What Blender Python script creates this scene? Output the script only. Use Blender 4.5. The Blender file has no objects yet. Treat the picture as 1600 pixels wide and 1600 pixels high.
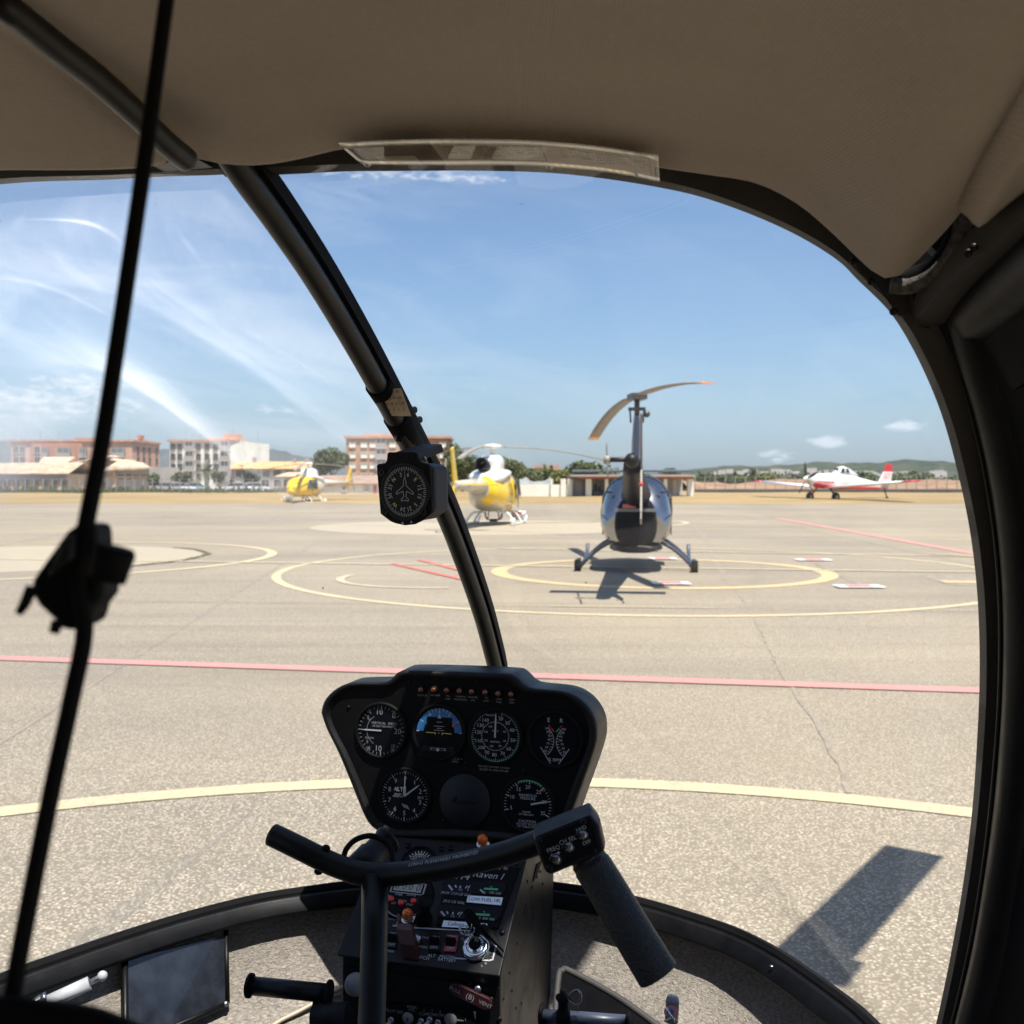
import bpy, math, random
from mathutils import Vector as V, Matrix
from mathutils.bvhtree import BVHTree
R_ = math.radians
sc = bpy.context.scene
C = sc.collection
random.seed(7)

# ------------------------------------------------------------------ camera, sky, sun, exposure
FPX, HZ, EYE = 1600.0, 752.0, 1.7
PIT = math.atan((800 - HZ) / FPX)
FW = V((0, math.cos(PIT), -math.sin(PIT)))
UPV = V((0, math.sin(PIT), math.cos(PIT)))
CAM = V((0, 0, EYE))
cam = bpy.data.cameras.new('camera')
cam.sensor_width = 36
cam.lens = 36.0 * FPX / 1600
cam.clip_start = 0.02
cam.clip_end = 30000
cam.dof.use_dof = True
cam.dof.focus_distance = 1.32
cam.dof.aperture_fstop = 12.0
cam_o = bpy.data.objects.new('camera', cam)
C.objects.link(cam_o)
cam_o.location = CAM
cam_o.rotation_euler = (math.pi / 2 - PIT, 0, 0)
sc.camera = cam_o

SUN_EL, SUN_AZ = 71.0, 150.0
S_DIR = V((math.sin(R_(SUN_AZ)) * math.cos(R_(SUN_EL)), math.cos(R_(SUN_AZ)) * math.cos(R_(SUN_EL)), math.sin(R_(SUN_EL))))
world = bpy.data.worlds.new('World')
sc.world = world
world.use_nodes = True
sun = bpy.data.lights.new('sun', 'SUN')
sun.energy = 4.4
sun.angle = R_(0.5)
sun.color = (1.0, 0.955, 0.88)
sun_o = bpy.data.objects.new('sun', sun)
C.objects.link(sun_o)
sun_o.rotation_euler = S_DIR.to_track_quat('Z', 'Y').to_euler()
sun_o.location = (20, -30, 80)
sc.view_settings.view_transform = 'Standard'
sc.view_settings.look = 'None'
sc.view_settings.exposure = 1.05
sc.view_settings.gamma = 1
sc.view_settings.use_curve_mapping = False
sc.cycles.use_denoising = True
sc.cycles.max_bounces = 8
sc.cycles.diffuse_bounces = 5
sc.cycles.glossy_bounces = 4
sc.cycles.transmission_bounces = 4
sc.cycles.transparent_max_bounces = 12
sc.cycles.caustics_reflective = False
sc.cycles.caustics_refractive = False
sc.cycles.sample_clamp_indirect = 8


def nd(nt, t, **kw):
    n = nt.nodes.new(t)
    for k, v in kw.items():
        if k in n.inputs.keys():
            n.inputs[k].default_value = v
        else:
            setattr(n, k, v)
    return n


def math_n(nt, op, a, b=None, c=None, clamp=False):
    n = nt.nodes.new('ShaderNodeMath')
    n.operation = op
    n.use_clamp = clamp
    for i, x in enumerate((a, b, c)):
        if x is None:
            continue
        if isinstance(x, (int, float)):
            n.inputs[i].default_value = x
        else:
            nt.links.new(x, n.inputs[i])
    return n.outputs[0]


def mixc(nt, f, a, b):
    n = nt.nodes.new('ShaderNodeMix')
    n.data_type = 'RGBA'
    for s, x in ((n.inputs[0], f), (n.inputs[6], a), (n.inputs[7], b)):
        if isinstance(x, (int, float)):
            s.default_value = x
        elif isinstance(x, tuple):
            s.default_value = (*x[:3], 1)
        else:
            nt.links.new(x, s)
    return n.outputs[2]


def ramp(nt, src, stops, interp='LINEAR'):
    n = nt.nodes.new('ShaderNodeValToRGB')
    n.color_ramp.interpolation = interp
    e = n.color_ramp.elements
    while len(e) < len(stops):
        e.new(0.5)
    for k, (p, c) in enumerate(stops):
        e[k].position = p
        e[k].color = (c, c, c, 1) if isinstance(c, (int, float)) else (*c, 1)
    nt.links.new(src, n.inputs[0])
    return n.outputs[0]


def noise(nt, vec, scale, detail=3, rough=0.55, dist=0.0):
    n = nt.nodes.new('ShaderNodeTexNoise')
    n.inputs['Scale'].default_value = scale
    n.inputs['Detail'].default_value = detail
    n.inputs['Roughness'].default_value = rough
    n.inputs['Distortion'].default_value = dist
    if vec is not None:
        nt.links.new(vec, n.inputs['Vector'])
    return n.outputs[0]


def build_world():
    nt = world.node_tree
    nt.nodes.clear()
    out = nt.nodes.new('ShaderNodeOutputWorld')
    bg = nt.nodes.new('ShaderNodeBackground')
    sky = nt.nodes.new('ShaderNodeTexSky')
    sky.sky_type = 'NISHITA'
    sky.sun_disc = False
    sky.sun_elevation = R_(SUN_EL)
    sky.sun_rotation = R_(SUN_AZ)
    sky.altitude = 60
    sky.air_density = 1.0
    sky.dust_density = 1.2
    sky.ozone_density = 6.0
    tc = nt.nodes.new('ShaderNodeTexCoord')
    sep = nt.nodes.new('ShaderNodeSeparateXYZ')
    nt.links.new(tc.outputs['Generated'], sep.inputs[0])
    x, y, z = sep.outputs
    az = math_n(nt, 'ARCTAN2', x, y)
    el = math_n(nt, 'ARCSINE', z)
    # high cirrus: streaks drawn out along the horizon
    cb = nt.nodes.new('ShaderNodeCombineXYZ')
    nt.links.new(math_n(nt, 'MULTIPLY', az, 3.2), cb.inputs[0])
    nt.links.new(math_n(nt, 'ADD', math_n(nt, 'MULTIPLY', el, 11.0), math_n(nt, 'MULTIPLY', az, 1.6)), cb.inputs[1])
    cb.inputs[2].default_value = 3.7
    n1 = noise(nt, cb.outputs[0], 1.35, 7, 0.62, 0.6)
    cir = ramp(nt, n1, [(0.45, 0.0), (0.68, 1.0)])
    lowf = ramp(nt, el, [(0.0, 0.25), (0.06, 1.0), (0.13, 0.55), (0.30, 0.28), (0.6, 0.2)])
    lef = ramp(nt, math_n(nt, 'ADD', math_n(nt, 'MULTIPLY', az, -1.1), 0.5), [(0.25, 0.10), (0.5, 0.35), (0.85, 1.0)])
    cirrus = math_n(nt, 'MULTIPLY', math_n(nt, 'MULTIPLY', cir, lowf), lef)
    # low small cumulus puffs
    cb2 = nt.nodes.new('ShaderNodeCombineXYZ')
    nt.links.new(math_n(nt, 'MULTIPLY', az, 70.0), cb2.inputs[0])
    nt.links.new(math_n(nt, 'MULTIPLY', el, 170.0), cb2.inputs[1])
    n2 = noise(nt, cb2.outputs[0], 1.0, 6, 0.62, 0.3)
    puffs = None
    for (px, py, sa, se, amp) in ((1292, 690, 0.019, 0.0060, 0.86), (1414, 666, 0.019, 0.0050, 0.86), (1212, 712, 0.022, 0.008, 0.55),
                                  (760, 606, 0.02, 0.004, 0.3), (130, 600, 0.05, 0.012, 0.55), (60, 630, 0.12, 0.022, 0.6),
                                  (440, 640, 0.05, 0.008, 0.4), (620, 275, 0.12, 0.010, 0.45), (720, 283, 0.07, 0.006, 0.5)):
        a0 = math.atan2((px - 800) / FPX, 1)
        e0 = math.atan2((HZ - py) / FPX, math.hypot(1, (px - 800) / FPX))
        da = math_n(nt, 'DIVIDE', math_n(nt, 'SUBTRACT', az, a0), sa)
        de = math_n(nt, 'DIVIDE', math_n(nt, 'SUBTRACT', el, e0), se)
        d2 = math_n(nt, 'ADD', math_n(nt, 'MULTIPLY', da, da), math_n(nt, 'MULTIPLY', de, de))
        g = math_n(nt, 'MULTIPLY', math_n(nt, 'EXPONENT', math_n(nt, 'MULTIPLY', d2, -0.9)), amp)
        puffs = g if puffs is None else math_n(nt, 'MAXIMUM', puffs, g)
    pf = ramp(nt, math_n(nt, 'ADD', math_n(nt, 'MULTIPLY', puffs, 0.75), math_n(nt, 'MULTIPLY', n2, 0.95)), [(0.72, 0.0), (1.0, 1.0)])
    pf = math_n(nt, 'MULTIPLY', pf, ramp(nt, puffs, [(0.02, 0.0), (0.3, 1.0)]))
    cl = math_n(nt, 'MAXIMUM', math_n(nt, 'MULTIPLY', cirrus, 0.62), math_n(nt, 'MULTIPLY', pf, 0.75))
    col = mixc(nt, cl, sky.outputs[0], (7.2, 7.4, 7.6))
    nt.links.new(col, bg.inputs[0])
    bg.inputs[1].default_value = 0.076
    nt.links.new(bg.outputs[0], out.inputs[0])


build_world()


# ------------------------------------------------------------------ geometry helpers
def ray(px, py):
    return FW + V((1, 0, 0)) * ((px - 800) / FPX) + UPV * ((800 - py) / FPX)


def P(px, py, d):
    return CAM + ray(px, py) * d


def G(px, py, z=0.0):
    r = ray(px, py)
    return CAM + r * ((z - EYE) / r.z)


def Yp(px, py, y):
    r = ray(px, py)
    return CAM + r * (y / r.y)


def PL(px, py, p0, n):
    r = ray(px, py)
    return CAM + r * ((p0 - CAM).dot(n) / r.dot(n))


YAW = R_(15.0)
HX = V((math.cos(YAW), -math.sin(YAW), 0))      # to the right of the cabin
HF = V((math.sin(YAW), math.cos(YAW), 0))       # nose direction of the cabin
HZV = V((0, 0, 1))


def H(r, f, z):
    """cabin point: r to the right of the eye, f ahead of it, z above it"""
    return CAM + HX * r + HF * f + HZV * z


def toH(p):
    q = p - CAM
    return V((q.dot(HX), q.dot(HF), q.z))


def frame_from(n, up=V((0, 0, 1))):
    n = n.normalized()
    x = up.cross(n)
    if x.length < 1e-5:
        x = V((1, 0, 0))
    x.normalize()
    return x, n.cross(x).normalized(), n


def spline(pts, k=6):
    """Catmull-Rom through the points"""
    pts = [V(p) for p in pts]
    out = []
    for i in range(len(pts) - 1):
        p0 = pts[max(i - 1, 0)]
        p1, p2 = pts[i], pts[i + 1]
        p3 = pts[min(i + 2, len(pts) - 1)]
        for j in range(k):
            t = j / k
            out.append(0.5 * ((2 * p1) + (p2 - p0) * t + (2 * p0 - 5 * p1 + 4 * p2 - p3) * t * t + (3 * p1 - p0 - 3 * p2 + p3) * t ** 3))
    out.append(pts[-1])
    return out


def resample(pts, n):
    L = [0.0]
    for a, b in zip(pts, pts[1:]):
        L.append(L[-1] + (b - a).length)
    out = []
    k = 0
    for i in range(n):
        s = L[-1] * i / (n - 1)
        while k < len(L) - 2 and L[k + 1] < s:
            k += 1
        t = (s - L[k]) / max(1e-9, L[k + 1] - L[k])
        out.append(pts[k].lerp(pts[k + 1], min(1, max(0, t))))
    return out


_txt = {}


def text_geo(s, res=2):
    if s in _txt:
        return _txt[s]
    cu = bpy.data.curves.new('lettering', 'FONT')
    cu.body = s
    cu.size = 1
    cu.resolution_u = res
    cu.align_x = 'CENTER'
    cu.align_y = 'CENTER'
    o = bpy.data.objects.new('lettering', cu)
    C.objects.link(o)
    dg = bpy.context.evaluated_depsgraph_get()
    me = bpy.data.meshes.new_from_object(o.evaluated_get(dg))
    g = ([(v.co.x, v.co.y) for v in me.vertices], [tuple(p.vertices) for p in me.polygons])
    bpy.data.objects.remove(o)
    bpy.data.meshes.remove(me)
    bpy.data.curves.remove(cu)
    _txt[s] = g
    return g


class MB:
    def __init__(s):
        s.v, s.f, s.m, s.s, s.uv = [], [], [], [], None

    def add(s, vs, fs, m=0, sm=False):
        b = len(s.v)
        s.v += [V(p) for p in vs]
        for f in fs:
            s.f.append(tuple(b + i for i in f))
            s.m.append(m)
            s.s.append(sm)
        return s

    def box(s, c, size, ax=None, m=0):
        ax = ax or (V((1, 0, 0)), V((0, 1, 0)), V((0, 0, 1)))
        c = V(c)
        vs = []
        for k in (-1, 1):
            for j in (-1, 1):
                for i in (-1, 1):
                    vs.append(c + ax[0] * (i * size[0] / 2) + ax[1] * (j * size[1] / 2) + ax[2] * (k * size[2] / 2))
        return s.add(vs, [(0, 2, 3, 1), (4, 5, 7, 6), (0, 1, 5, 4), (2, 6, 7, 3), (0, 4, 6, 2), (1, 3, 7, 5)], m)

    def bx(s, x0, x1, y0, y1, z0, z1, m=0):
        return s.box(((x0 + x1) / 2, (y0 + y1) / 2, (z0 + z1) / 2), (abs(x1 - x0), abs(y1 - y0), abs(z1 - z0)), None, m)

    def loft(s, rings, m=0, sm=True, cap=True, closed=True):
        b = len(s.v)
        n = len(rings[0])
        for r in rings:
            s.v += [V(p) for p in r]
        for i in range(len(rings) - 1):
            for j in range(n if closed else n - 1):
                k = (j + 1) % n
                s.f.append((b + i * n + j, b + i * n + k, b + (i + 1) * n + k, b + (i + 1) * n + j))
                s.m.append(m)
                s.s.append(sm)
        if cap and closed:
            s.f.append(tuple(b + j for j in reversed(range(n))))
            s.f.append(tuple(b + (len(rings) - 1) * n + j for j in range(n)))
            s.m += [m, m]
            s.s += [False, False]
        return s

    def tube(s, pts, rad, n=10, m=0, cap=True, flat=1.0, up=None):
        pts = [V(p) for p in pts]
        if not isinstance(rad, (list, tuple)):
            rad = [rad] * len(pts)
        rings = []
        t0 = (pts[1] - pts[0]).normalized()
        u = up or (V((0, 0, 1)) if abs(t0.z) < 0.9 else V((1, 0, 0)))
        x = u.cross(t0).normalized()
        for i, p in enumerate(pts):
            a = pts[max(i - 1, 0)]
            b = pts[min(i + 1, len(pts) - 1)]
            t = (b - a).normalized()
            x = (x - t * x.dot(t)).normalized()
            y = t.cross(x)
            rings.append([p + (x * math.cos(k * 2 * math.pi / n) + y * flat * math.sin(k * 2 * math.pi / n)) * rad[i] for k in range(n)])
        return s.loft(rings, m, True, cap)

    def cyl(s, a, b, r, n=14, m=0, r2=None):
        return s.tube([a, b], [r, r if r2 is None else r2], n, m)

    def lathe(s, c, axis, prof, n=18, m=0, sm=True):
        x, y, z = frame_from(V(axis), V((0, 0, 1)) if abs(V(axis).normalized().z) < 0.9 else V((0, 1, 0)))
        c = V(c)
        rings = [[c + z * h + (x * math.cos(k * 2 * math.pi / n) + y * math.sin(k * 2 * math.pi / n)) * max(r, 1e-5) for k in range(n)] for r, h in prof]
        return s.loft(rings, m, sm, True)

    def prism(s, pts, ext, m=0, sm_side=False):
        pts = [V(p) for p in pts]
        n = len(pts)
        b = len(s.v)
        s.v += pts + [p + ext for p in pts]
        s.f.append(tuple(b + i for i in range(n)))
        s.f.append(tuple(b + n + i for i in reversed(range(n))))
        s.m += [m, m]
        s.s += [False, False]
        for i in range(n):
            j = (i + 1) % n
            s.f.append((b + j, b + i, b + n + i, b + n + j))
            s.m.append(m)
            s.s.append(sm_side)
        return s

    def disc(s, c, x, y, r, n=28, m=0):
        return s.add([c + x * (r * math.cos(k * 2 * math.pi / n)) + y * (r * math.sin(k * 2 * math.pi / n)) for k in range(n)], [tuple(range(n))], m)

    def arc(s, c, x, y, r0, r1, a0, a1, n=24, m=0):
        """flat ring piece; angles in degrees clockwise from y"""
        vs, fs = [], []
        for k in range(n + 1):
            a = R_(a0 + (a1 - a0) * k / n)
            d = x * math.sin(a) + y * math.cos(a)
            vs += [c + d * r0, c + d * r1]
        for k in range(n):
            fs.append((2 * k, 2 * k + 2, 2 * k + 3, 2 * k + 1))
        return s.add(vs, fs, m)

    def quad(s, a, b, c, d, m=0):
        return s.add([a, b, c, d], [(0, 1, 2, 3)], m)

    def grid(s, rows, m=0, sm=True):
        n = len(rows[0])
        b = len(s.v)
        for r in rows:
            s.v += [V(p) for p in r]
        for i in range(len(rows) - 1):
            for j in range(n - 1):
                s.f.append((b + i * n + j, b + i * n + j + 1, b + (i + 1) * n + j + 1, b + (i + 1) * n + j))
                s.m.append(m)
                s.s.append(sm)
        return s

    def sphere(s, c, r, n=10, k=7, m=0, sc=(1, 1, 1)):
        c = V(c)
        rings = []
        for i in range(k + 1):
            a = math.pi * i / k
            rr = max(math.sin(a), 1e-4)
            rings.append([c + V((math.cos(2 * math.pi * j / n) * rr * r * sc[0], math.sin(2 * math.pi * j / n) * rr * r * sc[1], -math.cos(a) * r * sc[2])) for j in range(n)])
        return s.loft(rings, m, True, False)

    def text(s, t, c, x, y, size, m=0):
        vs, fs = text_geo(t)
        return s.add([c + x * (a * size) + y * (b * size) for a, b in vs], fs, m)

    def build(s, name, mats, parent=None, bev=0, solid=0, local=False):
        me = bpy.data.meshes.new(name)
        off = V((0, 0, 0))
        if parent is not None and not local:
            off = V(parent.get('_w', (0, 0, 0)))
        me.from_pydata([tuple(p - off) for p in s.v], [], s.f)
        if not isinstance(mats, (list, tuple)):
            mats = [mats]
        for m in mats:
            me.materials.append(m)
        me.polygons.foreach_set('material_index', s.m)
        me.polygons.foreach_set('use_smooth', s.s)
        me.update()
        o = bpy.data.objects.new(name, me)
        C.objects.link(o)
        if parent is not None:
            o.parent = parent
            o['_w'] = tuple(off)
        if bev:
            b = o.modifiers.new('bevel', 'BEVEL')
            b.width = bev
            b.segments = 2
            b.limit_method = 'ANGLE'
            b.angle_limit = R_(40)
        if solid:
            b = o.modifiers.new('thick', 'SOLIDIFY')
            b.thickness = solid
            b.offset = 0
        return o


def thing(name, label, cat, loc=(0, 0, 0), rz=0.0, group=None, world_children=True):
    o = bpy.data.objects.new(name, None)
    C.objects.link(o)
    o.empty_display_size = 0.2
    o.location = loc
    o.rotation_euler = (0, 0, rz)
    o['label'] = label
    o['category'] = cat
    if group:
        o['group'] = group
    o['_w'] = tuple(loc) if world_children else (0.0, 0.0, 0.0)
    return o


def tag(o, label, cat, group=None):
    o['label'] = label
    o['category'] = cat
    if group:
        o['group'] = group
    return o


def struct(o, label=None, kind='structure'):
    o['kind'] = kind
    if label:
        o['label'] = label
    return o


def copy_tree(o, parent=None):
    c = o.copy()
    C.objects.link(c)
    if parent is not None:
        c.parent = parent
    for ch in list(o.children):
        copy_tree(ch, c)
    return c


# ------------------------------------------------------------------ materials
def mat(name, col, rough=0.6, metal=0.0, var=0.0, vscale=8.0, bump=0.0, bscale=200.0, spec=0.5, coat=0.0, emit=None):
    m = bpy.data.materials.new(name)
    m.use_nodes = True
    nt = m.node_tree
    b = nt.nodes['Principled BSDF']
    b.inputs['Base Color'].default_value = (*col, 1)
    b.inputs['Roughness'].default_value = rough
    b.inputs['Metallic'].default_value = metal
    b.inputs['Specular IOR Level'].default_value = spec
    b.inputs['Coat Weight'].default_value = coat
    tc = nt.nodes.new('ShaderNodeTexCoord')
    if var:
        n = noise(nt, tc.outputs['Object'], vscale, 4, 0.6)
        lo = tuple(max(0, c * (1 - var)) for c in col)
        hi = tuple(min(1, c * (1 + var)) for c in col)
        nt.links.new(mixc(nt, ramp(nt, n, [(0.3, 0.0), (0.7, 1.0)]), lo, hi), b.inputs['Base Color'])
        nt.links.new(math_n(nt, 'ADD', math_n(nt, 'MULTIPLY', n, 0.16), rough - 0.08, clamp=True), b.inputs['Roughness'])
    if bump:
        n = noise(nt, tc.outputs['Object'], bscale, 3, 0.6)
        bp = nt.nodes.new('ShaderNodeBump')
        bp.inputs['Strength'].default_value = bump
        bp.inputs['Distance'].default_value = 0.002
        nt.links.new(n, bp.inputs['Height'])
        nt.links.new(bp.outputs[0], b.inputs['Normal'])
    if emit:
        b.inputs['Emission Color'].default_value = (*col, 1)
        b.inputs['Emission Strength'].default_value = emit
    return m



def worn(m, col=(0.045, 0.043, 0.040), amt=0.55):
    """dust specks, fine rubs and smears on the dark cockpit paint"""
    nt = m.node_tree
    b = nt.nodes['Principled BSDF']
    src = b.inputs['Base Color'].links[0].from_socket
    tc = nt.nodes.new('ShaderNodeTexCoord')
    n1 = noise(nt, tc.outputs['Object'], 420.0, 3, 0.7)
    n2 = noise(nt, tc.outputs['Object'], 14.0, 5, 0.65, 0.8)
    f = math_n(nt, 'MULTIPLY', ramp(nt, n1, [(0.60, 0.0), (0.72, 1.0)]), ramp(nt, n2, [(0.42, 0.15), (0.66, 1.0)]))
    nt.links.new(mixc(nt, math_n(nt, 'MULTIPLY', f, amt), src, col), b.inputs['Base Color'])
    nt.links.new(math_n(nt, 'ADD', math_n(nt, 'MULTIPLY', n2, 0.5), 0.18, clamp=True), b.inputs['Roughness'])


M = {}
M['black'] = mat('black satin paint', (0.0045, 0.0045, 0.0052), 0.36, spec=0.22, var=0.35, vscale=30, bump=0.06, bscale=500)
M['black_matt'] = mat('black matt plastic', (0.003, 0.003, 0.0034), 0.6, spec=0.12, var=0.3, vscale=40, bump=0.12, bscale=900)
M['black_crinkle'] = mat('black crinkle paint', (0.005, 0.005, 0.0058), 0.45, spec=0.22, var=0.3, vscale=30, bump=0.35, bscale=1400)
M['rubber'] = mat('black rubber', (0.004, 0.0038, 0.0042), 0.75, spec=0.12, var=0.3, vscale=40, bump=0.2, bscale=700)
M['foam'] = mat('foam grip', (0.011, 0.0115, 0.0125), 0.6, spec=0.4, var=0.45, vscale=160, bump=1.0, bscale=330)
M['frame'] = mat('dark brown grey painted frame', (0.0125, 0.0115, 0.011), 0.48, spec=0.35, var=0.25, vscale=20, bump=0.05, bscale=600)
M['lip'] = mat('lighter grey frame lip', (0.036, 0.032, 0.029), 0.6, spec=0.25, var=0.2, vscale=25)  # lighter brown grey than the black frame round it
M['dial'] = mat('instrument dial', (0.0016, 0.0024, 0.0055), 0.4, spec=0.15)
M['white'] = mat('white print', (0.38, 0.39, 0.41), 0.55)
M['dimwhite'] = mat('faded white print', (0.24, 0.24, 0.25), 0.6)
M['green'] = mat('green print', (0.05, 0.42, 0.14), 0.5)
M['red'] = mat('red print', (0.65, 0.03, 0.04), 0.5)
M['yellow_print'] = mat('yellow print', (0.7, 0.55, 0.12), 0.5)
M['blue'] = mat('sky blue dial', (0.02, 0.13, 0.33), 0.45)
M['navy'] = mat('blank cover', (0.005, 0.0068, 0.012), 0.55, spec=0.3, bump=0.1, bscale=900)
M['amber'] = mat('amber lens', (0.62, 0.11, 0.008), 0.12, coat=0.6)
M['amber_dark'] = mat('unlit amber lens', (0.13, 0.022, 0.005), 0.15, coat=0.6)
M['chrome'] = mat('chrome', (0.62, 0.63, 0.65), 0.16, metal=1.0)
M['steel'] = mat('steel', (0.38, 0.38, 0.39), 0.35, metal=1.0, var=0.2, vscale=60)
M['label'] = mat('white label tape', (0.80, 0.85, 0.93), 0.5)
M['ink'] = mat('black ink', (0.012, 0.014, 0.03), 0.6)
M['lcd'] = mat('liquid crystal window', (0.34, 0.33, 0.27), 0.3)
M['guard'] = mat('dark red switch guard', (0.05, 0.013, 0.010), 0.45, var=0.25, vscale=60)
M['redswitch'] = mat('red switch', (0.26, 0.012, 0.03), 0.4)
M['vent'] = mat('maroon handle', (0.026, 0.0055, 0.008), 0.4)
M['greyknob'] = mat('grey knob', (0.17, 0.17, 0.17), 0.5, var=0.15, vscale=60)
M['button'] = mat('red button', (0.6, 0.03, 0.025), 0.35)
M['card'] = mat('beige card', (0.48, 0.34, 0.19), 0.7, var=0.18, vscale=60)
M['strut'] = mat('white strut', (0.42, 0.43, 0.44), 0.35, var=0.12, vscale=60)
M['pale_piping'] = mat('grey piping', (0.038, 0.035, 0.032), 0.7, var=0.2, vscale=80)
M['mat_vinyl'] = mat('black vinyl', (0.005, 0.005, 0.006), 0.9, spec=0.02, var=0.3, vscale=30, bump=0.15, bscale=500)
M['cream'] = mat('cream hose', (0.40, 0.35, 0.26), 0.5)


for k_ in ('black', 'black_crinkle', 'frame', 'foam'):
    worn(M[k_])


def fabric(name, col, weave=900.0):
    m = mat(name, col, 0.9, spec=0.15)
    nt = m.node_tree
    b = nt.nodes['Principled BSDF']
    tc = nt.nodes.new('ShaderNodeTexCoord')
    n = noise(nt, tc.outputs['Object'], 5.0, 5, 0.6)
    n2 = noise(nt, tc.outputs['Object'], 260.0, 2, 0.6)
    f = math_n(nt, 'ADD', math_n(nt, 'MULTIPLY', n, 0.6), math_n(nt, 'MULTIPLY', n2, 0.4))
    nt.links.new(mixc(nt, ramp(nt, f, [(0.3, 0.0), (0.7, 1.0)]), tuple(c * 0.86 for c in col), tuple(c * 1.1 for c in col)), b.inputs['Base Color'])
    w = nt.nodes.new('ShaderNodeTexWave')
    w.inputs['Scale'].default_value = weave / 6.283
    w.inputs['Distortion'].default_value = 0.6
    nt.links.new(tc.outputs['Object'], w.inputs[0])
    bp = nt.nodes.new('ShaderNodeBump')
    bp.inputs['Strength'].default_value = 0.25
    bp.inputs['Distance'].default_value = 0.0015
    nt.links.new(math_n(nt, 'ADD', w.outputs['Fac'], math_n(nt, 'MULTIPLY', n, 6.0)), bp.inputs['Height'])
    nt.links.new(bp.outputs[0], b.inputs['Normal'])
    return m


M['headliner'] = fabric('tan headliner cloth', (0.325, 0.276, 0.228))


def carpet():
    m = mat('grey brown loop carpet', (0.2, 0.18, 0.16), 0.95, spec=0.1)
    nt = m.node_tree
    b = nt.nodes['Principled BSDF']
    tc = nt.nodes.new('ShaderNodeTexCoord')
    mp = nt.nodes.new('ShaderNodeMapping')
    mp.inputs['Scale'].default_value = (1, 1, 2.2)
    nt.links.new(tc.outputs['Object'], mp.inputs[0])
    n = noise(nt, mp.outputs[0], 170.0, 4, 0.7, 0.8)
    big = noise(nt, tc.outputs['Object'], 9.0, 3, 0.6)
    f = math_n(nt, 'ADD', math_n(nt, 'MULTIPLY', n, 0.8), math_n(nt, 'MULTIPLY', big, 0.2))
    nt.links.new(mixc(nt, ramp(nt, f, [(0.36, 0.0), (0.64, 1.0)]), (0.15, 0.133, 0.115), (0.40, 0.36, 0.312)), b.inputs['Base Color'])
    bp = nt.nodes.new('ShaderNodeBump')
    bp.inputs['Strength'].default_value = 0.9
    bp.inputs['Distance'].default_value = 0.004
    nt.links.new(n, bp.inputs['Height'])
    nt.links.new(bp.outputs[0], b.inputs['Normal'])
    return m


M['carpet'] = carpet()


def fuzzy():
    m = mat('grey fuzzy felt', (0.09, 0.085, 0.078), 0.95, spec=0.1, var=0.5, vscale=150, bump=1.0, bscale=500)
    return m


M['felt'] = fuzzy()


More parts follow.
